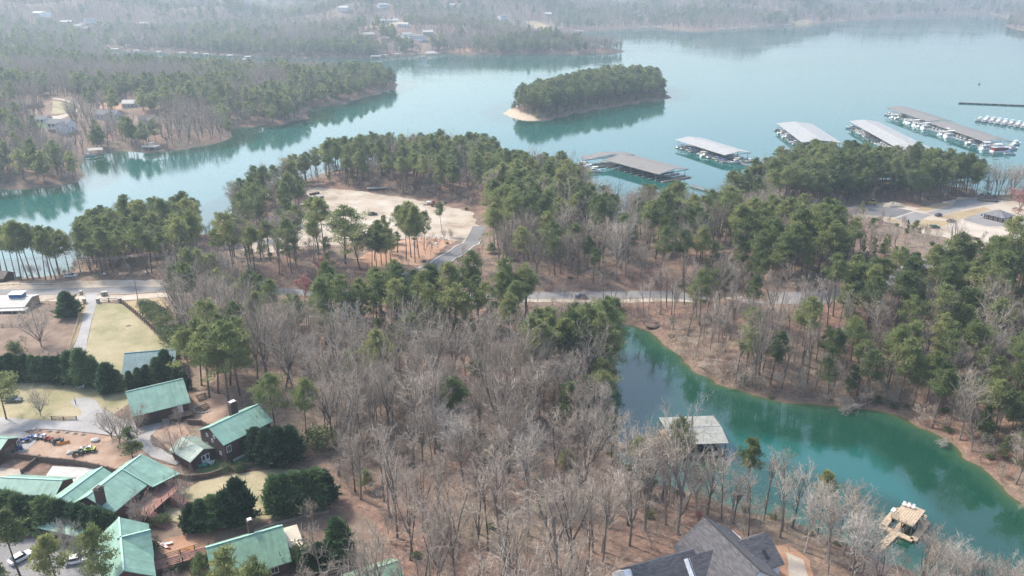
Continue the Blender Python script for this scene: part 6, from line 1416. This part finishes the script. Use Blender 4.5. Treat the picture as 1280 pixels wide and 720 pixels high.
# ------------------------------------------------------------------ fences, walls, poles
def fence(label, pts, h=1.3, gap=2.4, rails=3, mat='dark_wood', name='rail_fence', cat='fence', post=.2, cross=False, solid=False, base=0.0):
    P = [G(*p) for p in pts]; t = thing(name, label, cat, P[0]); o = P[0]; pm = post_mesh(post, h + .1, MAT[mat], False); spots = []; panels = []
    for a, b in zip(P[:-1], P[1:]):
        n = max(1, int(round((b - a).xy.length / gap)))
        for i in range(n):
            p, q = a.lerp(b, i / n), a.lerp(b, (i + 1) / n); p.z = hz(p.x, p.y); q.z = hz(q.x, q.y); spots.append(p - o)
            m = MB()
            if solid: m.beam(p - o + Vector((0, 0, h / 2 - .1)), q - o + Vector((0, 0, h / 2 - .1)), post * .7, h + .2)
            else:
                for k in range(rails): z = h * (k + .7) / rails; m.beam(p - o + Vector((0, 0, z)), q - o + Vector((0, 0, z)), .09, .13)
                if cross: m.beam(p - o + Vector((0, 0, .2)), q - o + Vector((0, 0, h * .9)), .08); m.beam(p - o + Vector((0, 0, h * .9)), q - o + Vector((0, 0, .2)), .08)
            panels.append(m)
    spots.append(Vector((P[-1].x, P[-1].y, hz(P[-1].x, P[-1].y))) - o)
    if len(spots) > 95: spots = spots[::2]
    each(t, 'post', pm, spots)
    for m in panels: m.build('wall_panel' if solid else 'rail_panel', MAT[mat], t)
    return t
fence('brown rail fence down the right side of the paddock', [(150, 377.5), (165, 389), (190, 411), (212, 430), (231, 449)], 1.7, 2.2, 3, post=.34); fence('brown rail fence with crossed braces along the top of the paddock', [(124, 378), (149, 377.5)], 1.6, 3.2, 2, cross=True, post=.3)
fence('weathered wire fence with wooden rail left of the driveway', [(105, 379), (100, 395), (93, 418), (84, 444)], 1.2, 2.6, 2, 'wood'); fence('low wooden fence at the back of the dirt pen', [(84, 444), (50, 446), (10, 448)], 1.1, 3, 2, 'wood'); fence('grey fence across the dirt pen under the low house', [(-20, 410), (15, 409), (36, 408)], 1.2, 3, 3, 'grey_wood')
fence('short brown rail fence at the bottom of the lower lawn', [(65, 525), (80, 525.5), (96, 525)], 1.1, 2.4, 3); fence('dark timber retaining wall below the red dirt yard', [(-30, 571), (24, 573), (60, 578), (94, 581), (124, 587), (147, 593)], 1.5, 3, 1, 'dark_wood', 'retaining_wall', 'retaining wall', .5, solid=True)
fence('dark timber wall stepping down to the pale path', [(50, 574), (28, 592)], 1.2, 2.5, 1, 'dark_wood', 'retaining_wall', 'retaining wall', .45, solid=True); fence('dark wooden wall under the shed and the patio', [(205, 596), (236, 600), (262, 597), (282, 590), (318, 583), (346, 580)], 1.3, 3, 1, 'dark_wood', 'retaining_wall', 'retaining wall', .4, solid=True)
fence('dark timber wall behind the campfire yard cabin', [(236, 530), (252, 531), (262, 536)], 1.4, 3, 1, 'dark_wood', 'retaining_wall', 'retaining wall', .4, solid=True); fence('grey split rail fence among the bare trees right of the dirt yard', [(450, 680), (470, 679), (508, 682)], 1.0, 3, 2, 'wood'); fence('low stone edging along the dirt path above the canopy lodge', [(320, 665), (345, 656), (380, 646), (410, 641)], .5, 2.2, 1, 'stone', 'stone_edging', 'stone edging', .5, solid=True)
for i, (x, y, l) in enumerate(((102, 369, 'stone pillar left of the driveway, nearest the road'), (106, 379, 'stone pillar left of the driveway, at the paddock fence line'), (129, 370.5, 'left of two close stone pillars right of the driveway mouth'), (133, 370, 'right of two close stone pillars right of the driveway mouth'), (123, 379, 'stone pillar at the left end of the cross-braced fence'), (150, 378.5, 'stone pillar at the right end of the cross-braced fence'))):
    g = G(x, y); t = thing('gate_pillar', l, 'pillar', g); m = MB(); m.box((0, 0, .8), (.9, .9, 1.8)); m.build('shaft', MAT['stone'], t); m = MB(); m.box((0, 0, 1.78), (1.15, 1.15, .16)); m.build('capstone', MAT['concrete'], t)
for x, y in ((131, 346), (151, 346.5), (183, 344.5)):
    g = G(x, y); t = thing('bollard', {131: 'white globe bollard at the left of three by the shore grove', 151: 'middle white globe bollard of three by the shore grove', 183: 'white globe bollard at the right of three by the shore grove'}[x], 'bollard', g); m = MB(); m.tube([(0, 0, 0), (0, 0, 1.1)], .12, 8); m.build('stem', MAT['dark_wood'], t); m = MB(); m.ball((0, 0, 1.4), .42, 10, 7); m.build('globe', PAINT['white'], t, True)
tops = []
for x, y, h, l in ((-60, 352, 10.5, 'wooden utility pole left of the picture edge by the shore grove'), (64, 350, 10.5, 'wooden utility pole at the left of the shore grove'), (190, 347, 10.5, 'wooden utility pole at the right of the shore grove'), (300, 352, 10.5, 'wooden utility pole in the trees left of the gravel lot')):
    g = G(x, y); t = thing('utility_pole', l, 'utility pole', g); m = MB(); m.tube([(0, 0, -.5), (0, 0, h)], [.17, .12], 8); m.build('pole', MAT['grey_wood'], t); m = MB(); m.box((0, 0, h - .7), (.14, 2.2, .16)); m.build('crossarm', MAT['grey_wood'], t); tops.append(g + Vector((0, 0, h - .6)))
g = G(173, 378); t = thing('utility_pole', 'wooden utility pole standing at the paddock corner by the main road', 'utility pole', g); m = MB(); m.tube([(0, 0, -.5), (0, 0, 9)], [.17, .12], 8); m.build('pole', MAT['grey_wood'], t); m = MB(); m.tube([(.3, 0, 7.2), (.3, 0, 8.2)], .22, 8); m.build('transformer', MAT['steel'], t)
for i in range(3):
    for s in (-1, 1):
        m = MB(); a, b = tops[i] + Vector((0, s, 0)), tops[i + 1] + Vector((0, s, 0)); m.tube([a.lerp(b, k / 10) - Vector((0, 0, 1.2 * (1 - (k / 5 - 1) ** 2))) for k in range(11)], .045, 4); o = m.build('power_line', PAINT['silver']); tag(o, 'sagging overhead wire strung between utility poles across the shore grove', 'wire', 'overhead wires by the shore grove')

# ------------------------------------------------------------------ yard furniture
def picnic_table(label, px, py, rz, mat='dark_wood', lift=.1):
    g = G(px, py); t = thing('picnic_table', label, 'picnic table', (g.x, g.y, g.z + lift), rz); m = MB(); [m.box((0, y, .75), (1.9, .22, .05)) for y in (-.3, 0, .3)]; m.build('tabletop', MAT[mat] if mat in MAT else PAINT[mat], t)
    for s in (-1, 1):
        m = MB(); m.box((0, s * .75, .45), (1.9, .28, .05)); m.build('bench', MAT[mat] if mat in MAT else PAINT[mat], t); m = MB(); m.beam((s * .7, -.7, 0), (s * .7, .1, .74), .1); m.beam((s * .7, .7, 0), (s * .7, -.1, .74), .1); m.beam((s * .7, -.85, .42), (s * .7, .85, .42), .09); m.build('leg_frame', MAT['dark_wood'], t)
    return t
picnic_table('brown picnic table beyond the stone ring in the campfire yard', 252, 498, .6).scale = (1.4,) * 3; picnic_table('brown picnic table inside the stone ring in the campfire yard', 255, 511, 1.1).scale = (1.3,) * 3
t = picnic_table('orange picnic table beside the wooden footbridge', 236, 692, .3, 'orange'); t.scale = (1.4,) * 3; t = picnic_table('red picnic table left of the orange one at the footbridge', 230, 694, .2, 'redwood'); t.scale = (1.3,) * 3
g = G(257, 511); t = thing('campfire_ring', 'pale stone-edged ring around a picnic table in the campfire yard', 'fire ring', (g.x, g.y, g.z + .08), .3); n = 22
m = MB(); m.ball((0, 0, .12), (.36, .3, .28), 7, 5); each(t, 'edging_stone', m.mesh('edging_stone', MAT['concrete']), [(3.0 * math.cos(6.283 * i / n), 2.4 * math.sin(6.283 * i / n), 0) for i in range(n)])
for x, y, a, l, lo, l_ in ((258, 577.5, .4, 'white', 0, 'white patio chair nearest the shed door on the green lawn'), (263, 581, 2.6, 'white', 1, 'white lounger at the right of the patio group'), (254, 584, .1, 'teal', 1, 'teal lounger at the front of the patio group'), (258, 583, 1.4, 'teal', 0, 'teal patio chair in the middle of the patio group'), (252, 580, -.4, 'teal', 0, 'teal patio chair at the left of the patio group')):
    g = G(x, y); t = chair('patio_chair', l_, 'patio chair', (g.x, g.y, g.z + .08), a, l, lounge=bool(lo)); t.scale = (1.35,) * 3
g = G(205, 683); t = thing('kayak', 'red and white kayak lying on the sand yard by the red cabin', 'kayak', (g.x, g.y, g.z + .1), -.5); m = MB(); m.loft([[(x, -w, .3), (x, 0, h), (x, w, .3), (x, 0, .42)] for x, w, h in ((-2, .04, .28), (-1.2, .32, .05), (0, .4, 0), (1.2, .32, .05), (2, .04, .28))]); m.build('hull', PAINT['red'], t); m = MB(); m.box((0, 0, .42), (1.0, .5, .1)); m.build('cockpit', PAINT['white'], t)
g = G(211, 681); t = thing('lawn_chair', 'white low lounger next to the red kayak', 'lounger', (g.x, g.y, g.z + .1), .4); m = MB(); m.box((0, 0, .35), (1.5, .6, .08)); m.build('seat', PAINT['white'], t); m = MB(); m.box((-1.0, 0, .6), (.7, .6, .08), 0, 0, .6); m.build('backrest', PAINT['white'], t)
for x in (-.6, .6): m = MB(); m.box((x, 0, .17), (.08, .55, .34)); m.build('leg', PAINT['silver'], t)
# footbridge to the canopy lodge
A, B = G(192, 717), G(264, 694.5); A.z += 1.6; B.z += 1.6; c = (A + B) / 2; t = thing('footbridge', 'reddish wooden footbridge with brown railing to the canopy lodge', 'footbridge', (c.x, c.y, hz(c.x, c.y))); o_ = t.location
m = MB(); m.beam(A - o_, B - o_, 2.6, .22); m.build('deck', MAT['redwood'], t); u = (B - A).normalized(); v = Vector((-u.y, u.x, 0))
for s in (-1, 1): railing(t, [A - o_ + v * s * 1.25 + Vector((0, 0, .1)), B - o_ + v * s * 1.25 + Vector((0, 0, .1))], 1.1, 'dark_wood', gap=2.4, rails=3, post=.16)
pm = post_mesh(.24, 1.6, MAT['dark_wood'], False); each(t, 'support_post', pm, [A - o_ + u * d + v * s * 1.1 - Vector((0, 0, 1.65)) for d in (1.5, 5.5, 9.5, 13) for s in (-1, 1)])
# cream canopy at the lodge end
for x, y, s_, l in ((360, 681, 1.0, 'cream peaked canopy nearest the gable of the sage-roofed lodge'), (366, 692, .85, 'second cream canopy in front of the larger one at the lodge end')):
    g = G(x, y); t = thing('shade_canopy', l, 'canopy', g, .45); t.scale = (s_,) * 3
    m = MB(); n = 4; e = [(2.6 * a, 2.6 * b, 2.5) for a, b in ((-1, -1), (1, -1), (1, 1), (-1, 1))]; m.add(e + [(0, 0, 3.7)] + [(a, b, 2.25) for a, b, _ in e] + [(0, 0, 3.6)], [(0, 1, 4), (1, 2, 4), (2, 3, 4), (3, 0, 4), (0, 5, 6, 1), (1, 6, 7, 2), (2, 7, 8, 3), (3, 8, 5, 0), (6, 5, 9), (7, 6, 9), (8, 7, 9), (5, 8, 9)]); m.build('canopy_cloth', PAINT['cream'], t)
    each(t, 'pole', post_mesh(.1, 2.4, MAT['steel']), [(a * 2.45, b * 2.45, 0) for a in (-1, 1) for b in (-1, 1)])

# ------------------------------------------------------------------ lots: machines, floats, rubble
def float_dock(label, px, py, L, Wd, rz, mat='steel', n=3):
    g = G(px, py); t = thing('dock_section', label, 'dock section', (g.x, g.y, g.z + .1), rz); m = MB(); m.box((0, 0, .95), (L, Wd, .18)); m.build('deck', MAT[mat], t)
    fm = MB(); fm.tube([(-L * .14, 0, .42), (L * .14, 0, .42)], .42, 8); each(t, 'float', fm.mesh('float', MAT['black']), [((i - (n - 1) / 2) * L / n, y, 0) for i in range(n) for y in (-Wd * .3, Wd * .3)]); return t
float_dock('grey metal dock section stored at the back of the gravel lot', 472, 237, 12, 3.4, .08); float_dock('dark grey dock section stored at the left of the gravel lot', 397, 248, 7, 2.6, .75); float_dock('pale dock section nearest the trees, left in the gravel lot', 384, 257, 7, 2.6, .4, 'concrete'); float_dock('brown timber dock section behind the dark grey one in the gravel lot', 393, 243, 6, 1.6, .7, 'dark_wood')
def rubble(label, px, py, r, h, mat, n=26, name='debris_pile'):
    g = G(px, py); t = thing(name, label, 'debris pile', g); m = MB(); rr = random.Random(px); m.ball((0, 0, 0), (r, r * .7, h), 12, 6); m.v = [(x * rr.uniform(.8, 1.15), y * rr.uniform(.8, 1.15), z * rr.uniform(.7, 1.1)) for x, y, z in m.v]; m.build('heap', MAT[mat], t)
    for i in range(n // 3): m = MB(); a, d = rr.uniform(0, 6.3), rr.uniform(.2, 1.1) * r; m.box((d * math.cos(a), d * math.sin(a) * .7, h * .6 * max(.1, 1 - d / r)), (rr.uniform(.3, 1.4), rr.uniform(.2, .5), rr.uniform(.2, .4)), rr.uniform(0, 3), rr.uniform(-.4, .4)); m.build('rubble_piece', MAT[mat], t)
    return t
rubble('pale rubble heap beside the yellow machine in the right lot', 1116, 257, 7, 1.8, 'stone'); rubble('small dark debris heap in the gravel lot', 405, 264, 1.8, .8, 'steel', 12); rubble('scattered pale boards on the left of the gravel lot', 391, 266, 2.2, .5, 'concrete', 15); rubble('brown log and brush heap by the cove below the main road', 818, 406, 4, 1.1, 'dark_wood', 24); rubble('dark scrap heap beside the hip-roofed building', 1236, 251, 6, 1.6, 'trim', 18)
def loader(name, label, px, py, rz, col, cab='black'):
    g = G(px, py); t = thing(name, label, 'machine', (g.x, g.y, g.z + .1), rz); P = PAINT[col]
    m = MB(); m.loft([[(-2, -.8, .7), (1.2, -.8, .7), (1.6, -.7, 1.2), (1.5, -.7, 1.7), (-2, -.8, 1.9)], [(-2, .8, .7), (1.2, .8, .7), (1.6, .7, 1.2), (1.5, .7, 1.7), (-2, .8, 1.9)]]); m.build('body', P, t); m = MB(); m.loft([[(-1.2, -.7, 1.85), (.6, -.7, 1.75), (.3, -.6, 3.0), (-1.0, -.6, 3.0)], [(-1.2, .7, 1.85), (.6, .7, 1.75), (.3, .6, 3.0), (-1.0, .6, 3.0)]]); o = m.build('cab', MAT['glass'], t); m = MB(); m.box((-.35, 0, 3.06), (1.6, 1.4, .12)); m.build('cab_roof', P, o)
    for s in (-1, 1): m = MB(); m.beam((.4, s * .95, 1.7), (2.7, s * .95, .7), .22); m.build('lift_arm', P, t)
    m = MB(); m.loft([[(2.6, -1.2, .1), (3.5, -1.2, .05), (3.5, -1.2, .15), (2.75, -1.2, .25), (2.7, -1.2, 1.0), (2.55, -1.2, 1.0)], [(2.6, 1.2, .1), (3.5, 1.2, .05), (3.5, 1.2, .15), (2.75, 1.2, .25), (2.7, 1.2, 1.0), (2.55, 1.2, 1.0)]]); m.build('bucket', PAINT['black'], t); wheels(t, [(x, y, .62) for x in (-1.3, 1.0) for y in (-.95, .95)], .62, .45); return t
loader('wheel_loader', 'yellow wheel loader on the dark asphalt of the right lot', 1090, 256, 3.0, 'yellow'); loader('tractor_loader', 'red tractor with a trailer at the back of the gravel lot', 543, 258, .3, 'red')
def trailer(label, px, py, rz, col):
    g = G(px, py); t = thing('flat_trailer', label, 'trailer', (g.x, g.y, g.z + .1), rz); m = MB(); m.box((0, 0, .85), (6, 2.3, .18)); m.build('bed', MAT['grey_wood'], t); m = MB(); m.beam((3, 0, .8), (4.6, 0, .7), .18); m.build('drawbar', MAT['steel'], t); m = MB(); m.box((-.6, 0, 1.4), (2.6, 1.9, .9)); m.build('load', PAINT[col], t); wheels(t, [(x, y, .36) for x in (-.9, .1) for y in (-1.2, 1.2)], .36, .24); return t
trailer('flat trailer with a white load left of the red tractor', 535, 256, 3.3, 'white')

# ------------------------------------------------------------------ fallen trees
def fallen(label, a, b, kind='thin', v=0, w=.6, name='fallen_tree'):
    A, B = G(*a), G(*b); d = B - A; L = PROTO[kind]; tm, cm, wm = L[v % len(L)]; h = max(q.co.z for q in wm.vertices); s = d.length / h
    t = thing(name, label, 'fallen tree', A + Vector((0, 0, .35))); t.scale = (s * w, s * w, s); t.rotation_euler = (d + Vector((0, 0, .4))).to_track_quat('Z', 'Y').to_euler()
    for n, me in (('trunk', tm), ('crown', cm)): o = bpy.data.objects.new(n, me); COL.objects.link(o); o.parent = t
    return t
fallen('longer of two fallen grey trunks above the shingled house, upper one', (862, 662), (788, 620), 'thin', 0, .55); fallen('lower fallen grey trunk, pointing at the shingled house', (845, 690), (790, 640), 'thin', 1, .5); fallen('fallen trunk lying level between the two slanting ones', (850, 673), (800, 669), 'thin', 2, .5)
fallen('fallen tree lying downhill on the right bank with its branches at the water', (918, 447), (930, 488), 'broad', 0, 1.0); fallen('uprooted bare tree dipping into the cove at the right bank', (944, 452), (905, 487), 'broad', 1, 1.0); fallen('pale dead tree lying in the water along the right bank', (1090, 503), (1045, 520), 'pale', 0, .7); fallen('long fallen trunk on the leafy right bank', (990, 462), (1066, 490), 'thin', 0, .5); fallen('dead branches in the shallows near the cove bend at right', (1190, 548), (1172, 562), 'pale', 1, .9)
# ------------------------------------------------------------------ camera, air, light
cam = bpy.data.cameras.new('camera'); co = bpy.data.objects.new('camera', cam); COL.objects.link(co)
co.location = (0, 0, CAMZ); co.rotation_euler = (R(90) - PITCH, 0, 0)
cam.sensor_width = 36; cam.lens = 36 * FOC / 1280; cam.clip_end = 20000; cam.clip_start = 1
scene.camera = co
SUN_EL, SUN_AZ = R(48), R(-57)         # azimuth measured from straight ahead, towards the left
w = bpy.data.worlds.new('World'); scene.world = w; w.use_nodes = True
nt = w.node_tree; bg = nt.nodes['Background']; sky = nt.nodes.new('ShaderNodeTexSky')
sky.sky_type = 'NISHITA'; sky.sun_disc = False; sky.sun_elevation = SUN_EL; sky.sun_rotation = SUN_AZ
sky.dust_density = 3.5; sky.air_density = 1.2; sky.ozone_density = 1.0; sky.altitude = 300
nt.links.new(sky.outputs[0], bg.inputs[0]); bg.inputs[1].default_value = .15
sl = bpy.data.lights.new('sun', 'SUN'); sl.energy = 2.35; sl.angle = R(6); sl.color = (1, .93, .82)
so = bpy.data.objects.new('sun', sl); COL.objects.link(so); so.location = (0, 0, 300)
to_sun = Vector((math.sin(SUN_AZ) * math.cos(SUN_EL), math.cos(SUN_AZ) * math.cos(SUN_EL), math.sin(SUN_EL)))
so.rotation_euler = to_sun.to_track_quat('Z', 'Y').to_euler()
if HAZE > 0:
    zt = max(float(GZ.max()) + 40, CAMZ + 10); zb = float(GZ.min()) - 1.5
    hb = MB().box((0, (Y1 - 700) / 2, (zt + zb) / 2), (17000, Y1 + 900, zt - zb))
    hm = bpy.data.materials.new('haze_air'); hm.use_nodes = True; hn = hm.node_tree
    hn.nodes.remove(hn.nodes['Principled BSDF']); pv = hn.nodes.new('ShaderNodeVolumePrincipled')
    pv.inputs['Color'].default_value = (.68, .84, .97, 1); pv.inputs['Density'].default_value = HAZE; pv.inputs['Anisotropy'].default_value = .3
    hn.links.new(pv.outputs[0], hn.nodes['Material Output'].inputs['Volume'])
    ho = hb.build('haze', hm); tag(ho, kind='stuff')
scene.view_settings.view_transform = 'Standard'; scene.view_settings.look = 'None'; scene.view_settings.gamma = 1
scene.view_settings.exposure = EXPOSURE; scene.view_settings.use_curve_mapping = False
cy = scene.cycles; cy.use_denoising = True; cy.denoising_prefilter = 'NONE'; cy.denoising_quality = 'HIGH'; cy.max_bounces = 6; cy.diffuse_bounces = 2; cy.glossy_bounces = 3; cy.transmission_bounces = 3; cy.volume_bounces = 0
cy.transparent_max_bounces = 4; cy.use_adaptive_sampling = False; cy.adaptive_threshold = .01
cy.caustics_reflective = False; cy.caustics_refractive = False
